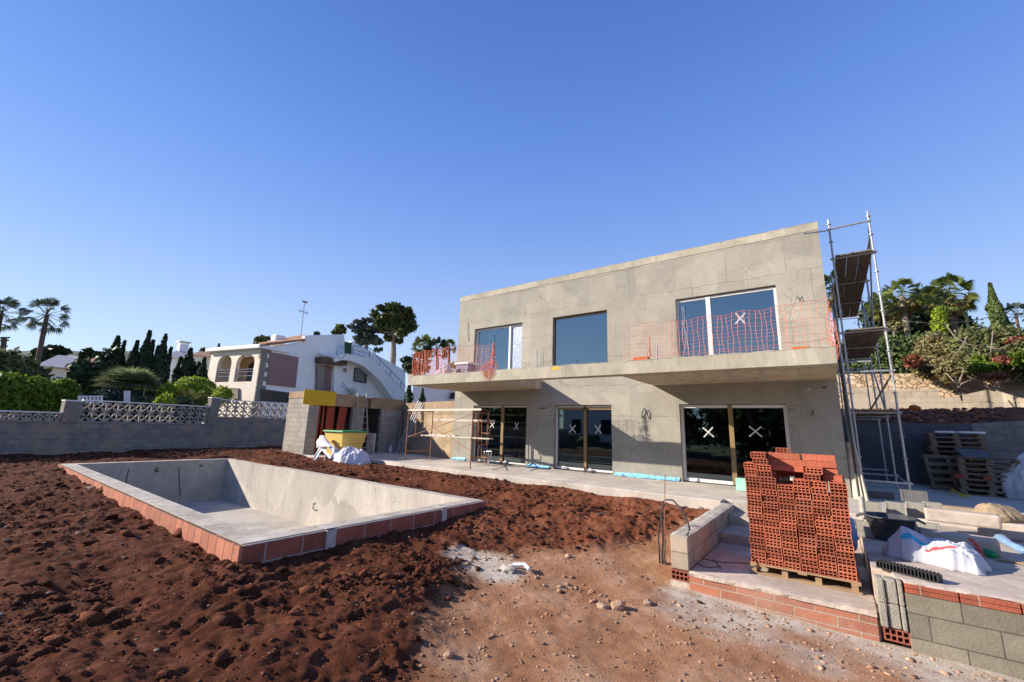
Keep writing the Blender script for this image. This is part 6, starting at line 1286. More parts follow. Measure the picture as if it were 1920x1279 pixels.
for (u, v, lab) in ((208, 746, 'round white garden lamp behind the parapet, left of the fan palm trunk'), (272, 726, 'white flower cluster right of the fan palm trunk')):
    p = far(u, v, 30.5); mb = MB(); v_, f_ = IC2; mb.add(v_*np.array([.1, .1, .12])+np.array(p), f_); mb.tube(p-Vector((0, 0, .8)), p, .02, 5); tag(mb.build('garden_lamp' if u < 250 else 'flower', 'plasticw'), lab, 'lamp' if u < 250 else 'flower')
# --- behind the villa
b = far(737, 690, 52); tp = far(738, 640, 52)
tree('stone_pine', 'large umbrella shaped pine with a bare trunk behind the white villa', (b.x, b.y, 1), [bpx(718, 600, 52, 15, 12), bpx(735, 592, 52, 16, 11), bpx(757, 592, 52, 17, 13), bpx(740, 577, 52, 17, 8), bpx(710, 614, 52, 14, 8), bpx(764, 612, 52, 14, 12), bpx(768, 600, 54, 10, 10), bpx(738, 612, 52, 16, 9), bpx(728, 634, 52, 8, 4), bpx(748, 640, 52, 10, 4), bpx(703, 590, 52, 9, 8), bpx(752, 626, 50, 11, 6), bpx(722, 620, 53, 10, 5), bpx(714, 578, 52, 8, 5), bpx(765, 582, 51, 9, 6)], 9500, L_pine, .26, trunk=[(b.x, b.y, 1), tuple(b.lerp(tp, .5)), tuple(tp), tuple(far(739, 618, 52))], tr=.42, limbs=9, bark='palebark', clump=18, cr=.26, shell=.35)
b = far(688, 660, 47); ab = [bpx(u, v, 47, r, h) for u, v, r, h in ((662, 612, 10, 3), (670, 622, 12, 3), (675, 604, 12, 3), (685, 616, 16, 4), (690, 600, 10, 3), (690, 632, 18, 4), (672, 634, 10, 3), (706, 640, 14, 4), (700, 620, 10, 3), (680, 642, 14, 4), (708, 655, 8, 3))]
tree('monkey_puzzle_tree', 'sparse blue green conifer with layered whorls left of the big pine', (b.x, b.y, 1), ab, 2600, L_blue, .24, trunk=[(b.x, b.y, 1), tuple(far(688, 640, 47)), tuple(far(686, 600, 47))], tr=.25, limbs=11, clump=9, cr=.3)
tree('far_tree', 'small rounded tree top peeping over the villa gable', far(635, 650, 60), [bpx(637, 618, 60, 8, 8), bpx(630, 624, 60, 5, 5)], 900, L_pine, .3)
tree('far_tree', 'tiny bush top beside the aerial mast', far(594, 640, 60), [bpx(594, 626, 60, 4, 3)], 160, L_blue, .25)
for i, (u, v, ub, r_, D) in enumerate(((795, 650, 800, 1.3, 40), (820, 655, 824, 1.4, 39), (842, 652, 842, 1.0, 41), (787, 680, 792, 1.3, 38), (845, 700, 845, 1.2, 36))):
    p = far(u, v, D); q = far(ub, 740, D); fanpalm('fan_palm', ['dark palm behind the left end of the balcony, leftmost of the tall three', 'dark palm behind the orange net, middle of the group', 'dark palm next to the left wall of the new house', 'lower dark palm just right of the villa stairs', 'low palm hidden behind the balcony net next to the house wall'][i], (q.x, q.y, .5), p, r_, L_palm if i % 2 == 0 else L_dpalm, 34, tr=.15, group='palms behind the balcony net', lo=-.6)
tree('dark_bush', 'dark bush between villa stairs and the balcony palms', far(780, 700, 33), [bpx(775, 690, 33, 16, 10), bpx(765, 676, 40, 14, 6)], 1500, L_dark, .18, cat='bush')
cypress('small dark conifer behind the tan wall, right of the villa stairs', (768, 718, 30), 26, .3, L_dark, 2200, name='small_conifer', size=.08)
cypress('small green conifer behind the tan wall under the balcony', (793, 729, 24), 26, .3, L_cyp, 1800, name='small_conifer', size=.07)
p = far(657, 740, 24); feather('yucca', 'small dark spiky plant above the outbuilding beam', (p.x, p.y, p.z-.6), (p.x, p.y, p.z-.05), .6, L_dark, 26, tr=.08, per=8, lo=-.1, arch=.3, cat='plant')
# --- right hand side
ZB = 3.4
hx0, hx1, hzt = at(1570, 640, y=14.5).x, at(1748, 640, y=14.5).x, at(1700, 632, y=14.5).z; hzb = at(1700, 705, y=14.5).z
tree('clipped_hedge', 'tall dark green clipped hedge above the stone wall behind the scaffold', ((hx0+hx1)/2, 14.8, ZB), [(hx0+(hx1-hx0)*t_, 14.9, zz_, .75, .6, .75) for t_ in (.06, .25, .45, .65, .85, .97) for zz_ in (hzt-.55, hzb+.5, (hzt+hzb)/2)], 20000, L_cyp, .075, cat='hedge', clump=8, cr=.1, shell=.82, up=.6, jit=.4)
mb = MB(); mb.box(hx0-.3, hx1+.2, 14.6, 15.1, ZB, hzt-.1); o = mb.build('hedge_core', 'blackpl'); o.parent = [k for k in bpy.data.objects if k.name.startswith('clipped_hedge')][0]; o.location = -o.parent.location; o.data.materials[0] = L_dark
PR = 'palms rising over the hedge on the right'
p = far(1690, 556, 55); q = far(1704, 640, 55); fanpalm('fan_palm', 'big palm with yellowing skirt next to the scaffold', (q.x, q.y, ZB), p, 2.1, L_palm, 36, (.5, .66), (.4, .52), 18, PR, .25, .6, lo=-.9, bark='palebark')
p = far(1778, 552, 57); q = far(1792, 640, 57); fanpalm('fan_palm', 'tallest palm right of the scaffold with a hanging skirt', (q.x, q.y, ZB), p, 2.3, L_palm, 38, (.5, .66), (.4, .52), 20, PR, .28, .65, lo=-.9)
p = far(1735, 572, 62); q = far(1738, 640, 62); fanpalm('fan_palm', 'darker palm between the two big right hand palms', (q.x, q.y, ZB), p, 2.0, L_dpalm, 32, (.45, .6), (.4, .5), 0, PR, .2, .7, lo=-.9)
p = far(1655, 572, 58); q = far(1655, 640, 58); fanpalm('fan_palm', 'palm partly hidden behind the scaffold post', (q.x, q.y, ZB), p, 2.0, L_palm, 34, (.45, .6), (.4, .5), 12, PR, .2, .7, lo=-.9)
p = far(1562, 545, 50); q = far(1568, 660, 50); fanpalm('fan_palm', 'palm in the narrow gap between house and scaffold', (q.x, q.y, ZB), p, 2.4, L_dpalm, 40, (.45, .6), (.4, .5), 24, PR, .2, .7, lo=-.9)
p = far(1905, 592, 75); q = far(1912, 640, 75); fanpalm('fan_palm', 'pale far palm at the right edge of the view', (q.x, q.y, 4), p, 2.2, L_blue, 22, (.45, .6), (.4, .5), 0, PR, .15, .8)
tree('dark_trees', 'dark tangled tree mass behind the right hand palms', far(1740, 640, 64), [bpx(1700, 605, 62, 40, 30), bpx(1760, 600, 64, 40, 36), bpx(1800, 612, 64, 26, 26), bpx(1650, 600, 62, 34, 40), bpx(1740, 572, 66, 44, 26)], 9000, L_dark, .32, trunk=[tuple(far(1690, 660, 60)), tuple(far(1700, 630, 60)), tuple(far(1705, 600, 60))], tr=.2, limbs=6, bark='palebark', clump=12)
tree('grey_twigs_tree', 'bare grey branched tree between palm trunk and scaffold', far(1672, 640, 40), [bpx(1680, 615, 40, 26, 14)], 200, L_olive, .1, trunk=[tuple(far(1680, 640, 40)), tuple(far(1676, 622, 40)), tuple(far(1682, 606, 40))], tr=.12, limbs=16, bark='palebark')
cypress('large sunlit cypress standing alone on the right skyline', (1856, 532, 56), 40, 4, L_cyp, 7000, size=.11, spires=((22, 62, .55),))
cypress('dark cypress leaning against the large sunlit one', (1884, 590, 44), 41, 4, L_dark, 2500, size=.11)
cypress('small dark cypress between the tallest palm and the large cypress', (1811, 586, 20), 50, 4, L_dark, 1200, size=.12)
tree('round_topped_column', 'bright green rounded column conifer in front of the palms', far(1762, 640, 36), [bpx(1762, 592, 36, 12, 16), bpx(1762, 612, 36, 13, 20)], 3200, L_bright, .08, cat='tree', clump=8, shell=.8)
# big tangled bush
for i, (lab, bl_, n, m_, sz) in enumerate((('grey green bush spilling over the stone wall right of the hedge', [bpx(1755, 660, 27.3, 36, 34), bpx(1735, 690, 26.5, 26, 20), bpx(1790, 690, 25.7, 34, 24)], 9500, L_olive, .075),
        ('tangled green and brown bush in the middle of the right slope', [bpx(1830, 645, 26.5, 44, 30), bpx(1850, 680, 25.0, 44, 28), bpx(1810, 660, 26.5, 30, 26)], 10000, L_mid, .08), ('dense dark bush at the right edge of the view', [bpx(1900, 650, 26.5, 40, 34), bpx(1930, 680, 25.0, 44, 34)], 8500, L_mid, .08),
        ('red brown leaved climber in the right hand bushes', [bpx(1712, 678, 25.7, 14, 12), bpx(1880, 676, 24.2, 22, 8), bpx(1905, 640, 25.7, 18, 8), bpx(1860, 705, 23.4, 28, 6)], 1500, L_rust, .08), ('bright green leafy patch low in the right hand bushes', [bpx(1850, 690, 23.9, 24, 9), bpx(1905, 672, 24.2, 14, 10), bpx(1835, 676, 24.2, 10, 8)], 1500, L_hedge, .11))):
    tree('slope_bush', lab, far(1760+30*i, 700, 25), bl_, n, m_, sz, cat='bush', trunk=[tuple(far(1800+20*i, 715, 25.2)), tuple(far(1805+20*i, 700, 25.2)), tuple(far(1810+20*i, 680, 25.2))], tr=.05, limbs=12 if i < 3 else 2, bark='palebark', clump=9, cr=.2, shell=.45)
bn = thing('bare_branches', 'bare pale branches reaching out of the right hand bushes', 'branches', far(1800, 700, 15.6)); mb = MB()
for pts in (((1772, 606), (1790, 632), (1815, 646), (1850, 650)), ((1836, 660), (1835, 690), (1842, 700)), ((1862, 620), (1858, 660), (1845, 672)), ((1850, 650), (1875, 655), (1905, 640)), ((1775, 700), (1800, 728), (1804, 752), (1797, 735)), ((1790, 705), (1796, 735), (1802, 720), (1830, 708)), ((1815, 630), (1800, 655), (1790, 665)), ((1880, 705), (1900, 715), (1915, 700)), ((1895, 660), (1902, 690), (1880, 706))):
    mb.path([far(u, v, 24.2) for u, v in pts], [.022]*(len(pts)-1)+[.008], 5)
mb.build('branch', 'palebark', bn, smooth=True)
# power line
mb = MB(); a, b = far(1700, 602, 26), far(2000, 540, 20); mb.path([a.lerp(b, t)+Vector((0, 0, -.5*math.sin(math.pi*t))) for t in np.linspace(0, 1, 12)], .012, 4); tag(mb.build('power_line', 'cable'), 'thin black overhead cable crossing the sky at the right', 'cable')

# ================================================================ right background walls
rw = thing('dark_retaining_wall', 'dark smooth rendered retaining wall behind the scaffold', 'wall', (11, 6.5, 0)); mb = MB(); mb.box(9.47, 12.95, 6.5, 6.8, -.3, 2.01); mb.build('wall', 'dark_wall', rw)
M['gblockR'] = coursed('grey_retaining_blocks', (.92, -.38), (.28, .265, .24), (.23, .22, .2), (.17, .16, .15), bw=.45, bh=.24, ms=.01)
rw2 = thing('grey_retaining_wall', 'grey block retaining wall behind the old pallets at the right', 'wall', (15, 5.7, 0)); a = Vector((12.951, 6.499, -.3)); b = Vector((18, 4.4, -.3)); dd = b-a; mb = MB(); mb.prism([a, b, b+Vector((0, 0, 2.75)), a+Vector((0, 0, 2.33))], (.1, .3, 0)); mb.build('wall', 'gblockR', rw2)
# soil bank
xs = np.linspace(9.4, 18, 70); ys = np.linspace(0, 1, 16); VV = []
for x in xs:
    yb = 6.75 if x < 13 else 6.75-(x-13)*.42
    for t in ys: y = yb+t*4.9; VV.append((x, y, 1.95+.72*t**.7+float(fbm(np.array([x*2.2]), np.array([y*2.2]), 5, 4)[0]-.5)*.34*(math.sin(t*3.1)+.25)+(.1 if x > 14 else 0)))
n_ = len(ys); mb = MB(); mb.add(VV, [(i*n_+k, (i+1)*n_+k, (i+1)*n_+k+1, i*n_+k+1) for i in range(len(xs)-1) for k in range(n_-1)]); struct(mb.build('soil_bank', mat('bank_soil', (.24, .09, .05), 1, (.11, .04, .024), 2, .8, 20), smooth=True, fix=False))
vX = rng.uniform(9.6, 16, 1500); vt = rng.random(1500); kk, ff_ = IC1
sz_ = np.clip(.02/np.clip(rng.random(1500), .05, 1)**.6, .02, .1); yb = np.where(vX < 13, 6.75, 6.75-(vX-13)*.42); C_ = np.stack([vX, yb+vt*4.6, 1.98+.72*vt**.7+.04], 1); VVV = (kk[None]*(1+.4*(rng.random((1500, len(kk), 1))-.5))*sz_[:, None, None]*np.array([1, 1, .7])+C_[:, None]).reshape(-1, 3); FFF = (ff_[None]+np.arange(1500)[:, None, None]*len(kk)).reshape(-1, 3)
o = rawmesh('soil_clods', VVV, FFF, mat('bank_clod', (.30, .13, .08), 1, (.14, .055, .035), 2, .6, 40, island=.6)); o['kind'] = 'stuff'; tag(o, 'loose soil lumps on the bank above the dark retaining wall', 'soil')
p = at(1715, 765, y=7.2); mb = MB(); v_, f_ = IC2; mb.add(v_*(1+.3*(rng.random((len(v_), 1))-.5))*np.array([.16, .12, .11])+np.array(p), f_); tag(mb.build('stone', 'clay_or'), 'orange rock on the soil bank beside the scaffold post', 'stone')
M['paleblockX'] = coursed('pale_upper_blocks', (1, 0), (.46, .38, .28), (.38, .32, .25), (.30, .25, .19), bw=.50, bh=.24, ms=.01, off=(0, .1), stain=(.42, .36, .29))
uw = thing('pale_block_wall', 'sunlit pale block wall above the soil bank', 'wall', (13, 8.4, 2.4)); mb = MB(); Yw = 11.5
tops_ = [at(u, v, y=Yw) for u, v in ((1590, 724), (1640, 729), (1700, 731), (1758, 729), (1764, 748), (1800, 742), (1840, 733), (1875, 724))]
for i in range(len(tops_)-1):
    a, b = tops_[i], tops_[i+1]; mb.prism([(a.x, Yw, 2.2), (b.x, Yw, 2.2), b, a], (0, .2, 0))
b = tops_[-1]; mb.prism([(b.x+.002, Yw, 2.2), (b.x+5, Yw-2.6, 2.2), (b.x+5, Yw-2.6, 4.7), (b.x+.002, Yw, b.z+.12)], (.05, .2, 0)); mb.build('wall', 'paleblockX', uw)
def stonemat():
    m = bpy.data.materials.new('rubble_stone'); m.use_nodes = True; t = m.node_tree; N = t.nodes; L = t.links; b = N['Principled BSDF']; b.inputs['Roughness'].default_value = .9
    tc = N.new('ShaderNodeTexCoord'); nz = N.new('ShaderNodeTexNoise'); nz.inputs['Scale'].default_value = 4; L.new(tc.outputs['Object'], nz.inputs[0]); ad = N.new('ShaderNodeVectorMath'); ad.operation = 'MULTIPLY_ADD'; ad.inputs[1].default_value = (.15,)*3; L.new(nz.outputs['Color'], ad.inputs[0]); L.new(tc.outputs['Object'], ad.inputs[2])
    v = N.new('ShaderNodeTexVoronoi'); v.inputs['Scale'].default_value = 4.2; L.new(ad.outputs[0], v.inputs[0]); s = N.new('ShaderNodeSeparateColor'); L.new(v.outputs['Color'], s.inputs[0]); cr = N.new('ShaderNodeValToRGB'); cr.color_ramp.elements[0].color = (.46, .32, .19, 1); cr.color_ramp.elements[1].color = (.60, .46, .32, 1); L.new(s.outputs[0], cr.inputs[0])
    v2 = N.new('ShaderNodeTexVoronoi'); v2.feature = 'DISTANCE_TO_EDGE'; v2.inputs['Scale'].default_value = 4.2; L.new(ad.outputs[0], v2.inputs[0]); mr = N.new('ShaderNodeMapRange'); mr.inputs[1].default_value = .02; mr.inputs[2].default_value = .07; L.new(v2.outputs[0], mr.inputs[0])
    mx = N.new('ShaderNodeMixRGB'); mx.inputs[1].default_value = (.30, .20, .12, 1); L.new(mr.outputs[0], mx.inputs[0]); L.new(cr.outputs[0], mx.inputs[2]); L.new(mx.outputs[0], b.inputs[0]); bp = N.new('ShaderNodeBump'); bp.inputs['Strength'].default_value = .9; bp.inputs['Distance'].default_value = .05; L.new(mr.outputs[0], bp.inputs['Height']); L.new(bp.outputs[0], b.inputs['Normal']); return m
M['stone'] = stonemat()
sw = thing('rubble_stone_wall', 'golden rubble stone wall below the hedge', 'wall', (13, 9.6, 3)); Ys = 13.2; a, b, c, d_ = at(1560, 702, y=Ys), at(1660, 699, y=Ys), at(1745, 700, y=Ys), at(1960, 705, y=Ys)
mb = MB(); mb.prism([(a.x, Ys, 2.4), (d_.x, Ys, 2.4), (d_.x, Ys, d_.z), (c.x, Ys, c.z), (a.x, Ys, a.z)], (0, .4, 0)); mb.build('wall', 'stone', sw)
mb = MB(); mb.prism([(8, 13.6, 3.6), (30, 13.6, 3.9), (70, 80, 8), (0, 80, 6)], (0, 0, .05)); o = mb.build('slope_ground', 'bark'); o.data.materials[0] = mat('slope_scrub', (.10, .10, .04), 1, (.06, .045, .025), 1.5, .6, 10); struct(o)
# orange net snagged on the wall top
mb = MB(); sg = [(1815, 712), (1830, 716), (1845, 712), (1858, 706), (1868, 700)]
for i in range(11): u0 = 1812+i*6; v0_ = 718-i*1.5; mb.path([far(u0, v0_, 23.3), far(u0+4*math.sin(i*2), v0_+9, 23.2), far(u0+2, v0_+14+5*math.sin(i*1.7), 23.2)], .013, 4)
for j in range(5): mb.path([far(u, v+j*4+2*math.sin(u+j), 23.2) for u, v in sg], .016 if j else .03, 4)
tag(mb.build('safety_net', M['rust'], fix=False), 'snagged dirty orange net hanging over the pale block wall at the right', 'safety net')

# ================================================================ old pallets
po = palletobj('pallet', '', 'oldpallet', 'old pallets stacked at the right', 1.2, 1.0, .14, False); 
GA = 'old pallets stacked at the right'; first = True
def putp(loc, rot, lab):
    global first
    if first: o = po; o.location = loc; o.rotation_euler = rot; o['label'] = lab; first = False
    else: o = dup(po, loc, rot, lab)
    o['group'] = GA; return o
zz = -.02
for k in range(12):
    putp((11.75+random.uniform(-.03, .03), 5.35+random.uniform(-.03, .03), zz), (0, 0, random.uniform(-.03, .03)), f'old wooden pallet, {ordn[k]} from the ground in the tall stack against the dark wall'); zz += .1425
zz = -.02
for k in range(7):
    putp((12.02+random.uniform(-.04, .04)+.01*k, 3.95+random.uniform(-.03, .03), zz), (0, 0, -.12+random.uniform(-.03, .03)), f'old wooden pallet, {ordn[k]} from the ground in the low stack beside the white sack'); zz += .1425
putp((11.5, 4.85, 0.0), (math.radians(78), 0, math.radians(20)), 'old wooden pallet standing on edge left of the low stack')
mb = MB(); mb.box(0, .62, 0, .5, 0, .03); o = mb.build('grey_sheet', 'darkgrey_block', bevel=.004); o.location = (12.3, 4.6, .99); o.rotation_euler = (math.radians(25), 0, .2); tag(o, 'dark grey sheet lying tilted between the two pallet stacks', 'board')
mb = MB(); mb.box(0, 1.25, 0, .9, 0, .03); o = mb.build('pale_board', 'plank', bevel=.004); o.location = (12.1, 3.95, .99); o.rotation_euler = (0, 0, -.12); tag(o, 'weathered board on top of the low pallet stack', 'board')
for i, (x, y) in enumerate(((11.95, 5.5), (12.45, 5.5))): mb = MB(); mb.box(x, x+.42+.15*i, y, y+.4, 1.692, 1.75); tag(mb.build('foam_block', 'white_wall', bevel=.01), ['small pale slab on the left of the tall pallet stack', 'longer pale slab on the right of the tall pallet stack'][i], 'slab')
for i, (x, y, z) in enumerate(((11.93, 3.99, .42), (12.47, 3.9, .43))): mb = MB(); mb.box(x, x+.16, y-.1, y-.02, z, z+.11); tag(mb.build('red_block', 'redboard', bevel=.01), ['left red painted block wedged in the low pallet stack', 'right red painted block wedged in the low pallet stack'][i], 'block')
mb = MB(); mb.path([(11.7, 3.3, .0), (11.72, 3.2, .14), (11.8, 3.0, .08), (11.95, 2.85, .02), (12.0, 2.9, .05), (11.8, 2.8, .02)], .018, 6); mb.path([(11.68, 3.2, 0), (11.7, 3.1, .16), (11.85, 2.9, .03)], .02, 6); tag(mb.build('yellow_strap', 'yellowleaf'), 'tangled yellow strap on the floor by the concrete blocks', 'strap')
# white sack with print at the right edge
p = at(1925, 938, z=-.02)
wsb = bulk('bulk_bag', (p.x+.15, p.y+.2, -.02), (.42, .4, .72), 'bag', 'full white sack with blue and red print at the right edge of the view', 21, n=16, k=.12)
# ================================================================ concrete blocks etc. on the right terrace
def blockmesh(l=.42, d=.2, h=.2):
    mb = MB(); t = .035; hs = [(-l/2+t, -t/2, t, d-t), (t/2, l/2-t, t, d-t)]
    mb2 = MB(); mb2.cells((0, 0, 0), (1, 0, 0), (0, -1, 0), -l/2, l/2, 0, d, hs, h); return mb2     # holes run along local Y; rotate to stand
GBk = 'grey concrete blocks heaped on the right terrace'
bk = blockmesh().build('concrete_block', 'blockg', bevel=.006); bk.location = (0, 0, -60)
def pb(loc, rot, lab, m=None, sc=(1, 1, 1)):
    o = bk.copy(); COL.objects.link(o)
    if m: o.data = bk.data.copy(); o.data.materials[0] = M[m]
    o.location = loc; o.rotation_euler = rot; o.scale = sc; return tag(o, lab, 'block', GBk)
mbs = MB(); mbs.box(-.21, .21, .008, .192, 0, .2); mbs.box(-.21, -.17, 0, .2, .0, .2); mbs.box(.17, .21, 0, .2, 0, .2)
mbs = MB(); mbs.box(-.17, .17, .006, .194, 0, .2); mbs.box(-.21, -.171, 0, .2, .0, .2); mbs.box(.171, .21, 0, .2, 0, .2)
bs = mbs.build('concrete_block', 'blockg', bevel=.006); bs.location = (0, 0, -60)
def ps(loc, rot, lab, m=None, sc=(1, 1, 1)):
    o = bs.copy(); COL.objects.link(o)
    if m: o.data = bs.data.copy(); o.data.materials[0] = M[m]
    o.location = loc; o.rotation_euler = rot; o.scale = sc; return tag(o, lab, 'block', GBk)
def G2(u, v, z=TZ): p = at(u, v, z=z); return Vector((p.x, p.y, z))
# lower row lying
for i, (u, lab) in enumerate(((1635, 'leftmost'), (1685, 'second'), (1735, 'third'))):
    p = G2(u, 1012); ps((p.x+.0, p.y+.12, TZ), (0, 0, -.10), f'grey concrete block, {lab} of the lower row behind the black tub', sc=(1, 1, 1.15))
yb_ = -3.72
for i in range(4):
    x = 9.60+.225*i; y = -3.95+.10*i
    pb((x+.1, y+.2, TZ+.235), (math.pi/2, math.pi/2*0, math.pi/2*0), '', sc=(.48, 1, 1)) if False else None
cell_lab = ['leftmost', 'second', 'third', 'fourth']
for i in range(4):
    p = at((1640, 1683, 1723, 1757)[i], 976, z=.12); mb = None
    o = ps((p.x, p.y+.16, TZ+.235), (0, 0, -.06), f'grey concrete block, {cell_lab[i]} in the upper row behind the black tub', sc=(.56, 1.0, 1.22))
p = at(1718, 944, z=.14); ps((p.x, p.y+.1, .14), (0, 0, -.04), 'dark grey concrete block lying alone on top of the upper row', 'darkgrey_block', (1.0, 1, 1.2)); 
p = at(1640, 935, z=0); ps((p.x+.1, p.y+.2, -.02), (0, 0, .1), 'dark block lying flat at the foot of the scaffold tower', 'darkgrey_block', (1.4, 1, .8))
for (u, v, z, l, h, rz, lab, mm) in ((1805, 985, .13, .85, .2, -.12, 'long pale concrete slab leaning on the block heap', 'pinkc'), (1800, 1035, TZ, .8, .22, -.12, 'long pale concrete slab under the leaning one', 'pinkc'), (1905, 1015, TZ, .8, .26, -.15, 'wide pale slab at the right edge behind the blue wrapped strap', 'pinkc'), (1800, 958, .18, .75, .05, -.1, 'thin tan board lying on the block heap', 'tan')):
    p = at(u, v, z=z); mb = MB(); n_ = 10; mb.box(-l/2, l/2, 0, .3, 0, h); o = mb.build('concrete_slab', mm, bevel=.03); o.location = (p.x, p.y, z); o.rotation_euler = (0, 0, rz); tag(o, lab, 'slab')
p = at(1880, 985, z=.1); bulk('cement_lump', (p.x, p.y+.1, .04), (.26, .25, .26), 'tan', 'rounded hardened tan cement sack at the right of the block heap', 33, n=12, k=.1, cat='sack')
p = at(1612, 1000, z=TZ); mb = MB(); q = at(1615, 958, z=.3)
# pale curved chute piece left of the upper blocks
t = MB(); t.path([at(1614, 932, y=-4.3), at(1617, 960, y=-4.4), at(1624, 975, y=-4.45), at(1640, 982, y=-4.45)], .035, 8); tag(t.build('bent_trim', 'rim', smooth=True), 'pale curved trim standing at the left of the block heap', 'trim')
# stacked tiles by the pallet
for k in range(9):
    mb = MB(); mb.box(-.22, .22, -.2, .2, 0, .018); o = mb.build('floor_tile', 'stone_trim' if k % 3 else 'oldpallet', bevel=.003); o.location = (9.70+random.uniform(-.03, .03), -4.3+random.uniform(-.03, .03), TZ+.003+k*.022); o.rotation_euler = (0, 0, random.uniform(-.15, .15)); tag(o, f'flat brown tile, {ordn[k]} from the ground in the low stack right of the brick pallet', 'tile', 'brown tiles stacked right of the brick pallet')
# pale blue sheet hanging behind the bricks
sheetbag('blue_sheet', [[at(1585, 960, y=-5.45), at(1597, 975, y=-5.3), at(1613, 1012, y=-5.4), at(1592, 1050, y=-5.6)]], 'paleblue', 'pale blue plastic sheet hanging out at the right side of the brick stack'); bpy.data.objects[-1] if False else None
# black rubber tub
tub = thing('mortar_tub', 'black rubber mortar tub smeared with grey cement', 'tub', (9.95, -5.0, TZ)); c = at(1676, 1018, z=TZ); c = Vector((c.x, c.y+.22, TZ+.003))
mb = MB(); mb.lathe(c, [(.0, .0), (.22, 0), (.235, .02), (.31, .33), (.345, .335), (.345, .355), (.30, .355), (.225, .03), (0, .025)], 28); mb.build('body', 'rubber', tub, smooth=True)
mb = MB(); 
for sg in (-1, 1): mb.path([c+Vector((sg*.33, -.08, .34)), c+Vector((sg*.40, -.05, .30)), c+Vector((sg*.40, .05, .30)), c+Vector((sg*.33, .08, .34))], .014, 6)
mb.build('handle', 'rubber', tub)
# black plastic drainage channel
dg = thing('drain_channel', 'black plastic drainage channel lying on the front edge of the block terrace', 'channel', (9.7, -6.6, TZ)); a = at(1643, 1062, z=TZ+.02); b = at(1760, 1092, z=TZ+.02); a = Vector((a.x, a.y, TZ+.01)); b = Vector((b.x, b.y, TZ+.01)); dd = (b-a); ln = dd.length; dd.normalize(); pn = Vector((-dd.y, dd.x, 0)); 
mb = MB(); mb.ob(a, dd*ln, pn*.10, (0, 0, .008)); mb.ob(a+pn*.096, dd*ln, pn*.006, (0, 0, .075)); mb.ob(a-pn*.004, dd*ln, pn*.006, (0, 0, .012)); mb.ob(a+Vector((0, 0, .074)), dd*ln, pn*.02, (0, 0, .008)); mb.build('channel', 'grate', dg)
mb = MB(); n_ = 17
for k in range(n_+1):
    s = k/n_*(ln-.012); mb.ob(a+dd*s-pn*.001, dd*.011, pn*.10, (0, 0, .078))
    if k < n_: mb.ob(a+dd*(s+.012)+pn*.075+Vector((0, 0, .0785)), dd*.016, pn*.025, (0, 0, .012))
mb.build('rib', 'grate', dg)
# white woven bag lying in front, printed and strapped
c = at(1762, 1052, z=TZ); 
def bagshape(vv):
    # slump: long in x, low, open end at right
    x = vv[:, 0]; vv[:, 2] *= (1-.35*np.clip(-x/.6, 0, 1))*(1+.25*np.clip(x/.6, -.5, 1)); return vv
wb = thing('woven_bag', 'crumpled white woven bag with blue and red print beside the black tub', 'bag', (c.x, c.y, TZ))
pl_, pr_ = at(1652, 1042, z=TZ), at(1850, 1080, z=TZ); ux_ = Vector((pr_.x-pl_.x, pr_.y-pl_.y, 0)); Lb = ux_.length; ux_.normalize(); uy_ = Vector((-ux_.y, ux_.x, 0)); org_ = Vector((pl_.x, pl_.y, TZ))+uy_*.26
b_ = clothheap('bag_body', org_, ux_, uy_, Lb, .62, .31, [(0, .25, .45), (.08, .5, .8), (.24, 1.2, 1), (.36, 1.05, 1), (.50, .8, 1), (.66, .85, 1.05), (.82, .8, 1.1), (.93, .55, 1.0), (1, .1, .8)], 'bag', 'x', 44, n=30, nx=150, ny=80, amp=.62)
for k in ('label', 'category'): del b_[k]
b_.parent = wb; b_.location = -wb.location
def bagmat():
    m = mat('printed_woven_bag', (.52, .52, .55), .75, (.40, .40, .44), 3, .5, 14); t = m.node_tree; N = t.nodes; L = t.links; b = N['Principled BSDF']; s = b.inputs['Base Color'].links[0].from_socket; tc = N.new('ShaderNodeTexCoord'); out = s
    for (o_, sc_, th, col) in (((Lb*.22, .04, .1), (1, 1, 1), .075, (.06, .35, .52, 1)), ((Lb*.36, -.18, .1), (.45, 2.2, .2), .06, (.06, .35, .52, 1)), ((Lb*.62, -.19, .1), (.35, 3.6, .2), .055, (.58, .08, .08, 1)), ((Lb*.05, .02, .1), (2.5, 1, .2), .045, (.2, .25, .4, 1)), ((Lb*.50, .02, .1), (.8, 3.2, .2), .05, (.22, .24, .34, 1)), ((Lb*.70, .05, .1), (2.4, .7, .2), .05, (.55, .57, .62, 1))):
        wc = Vector(org_)+ux_*o_[0]+uy_*o_[1]; o_ = (wc.x-c.x, wc.y-c.y, 0)
        mp = N.new('ShaderNodeVectorMath'); mp.operation = 'SUBTRACT'; mp.inputs[1].default_value = (c.x+o_[0], c.y+o_[1], TZ+o_[2]); L.new(tc.outputs['Object'], mp.inputs[0]); ml = N.new('ShaderNodeVectorMath'); ml.operation = 'MULTIPLY'; ml.inputs[1].default_value = (sc_[0], sc_[1], 0); L.new(mp.outputs[0], ml.inputs[0]); ln_ = N.new('ShaderNodeVectorMath'); ln_.operation = 'LENGTH'; L.new(ml.outputs[0], ln_.inputs[0]); lt = N.new('ShaderNodeMath'); lt.operation = 'LESS_THAN'; lt.inputs[1].default_value = th; L.new(ln_.outputs['Value'], lt.inputs[0]); mx = N.new('ShaderNodeMixRGB'); mx.inputs[2].default_value = col; L.new(lt.outputs[0], mx.inputs[0]); L.new(out, mx.inputs[1]); out = mx.outputs[0]
    L.new(out, b.inputs['Base Color']); return m
b_.data.materials[0] = bagmat()
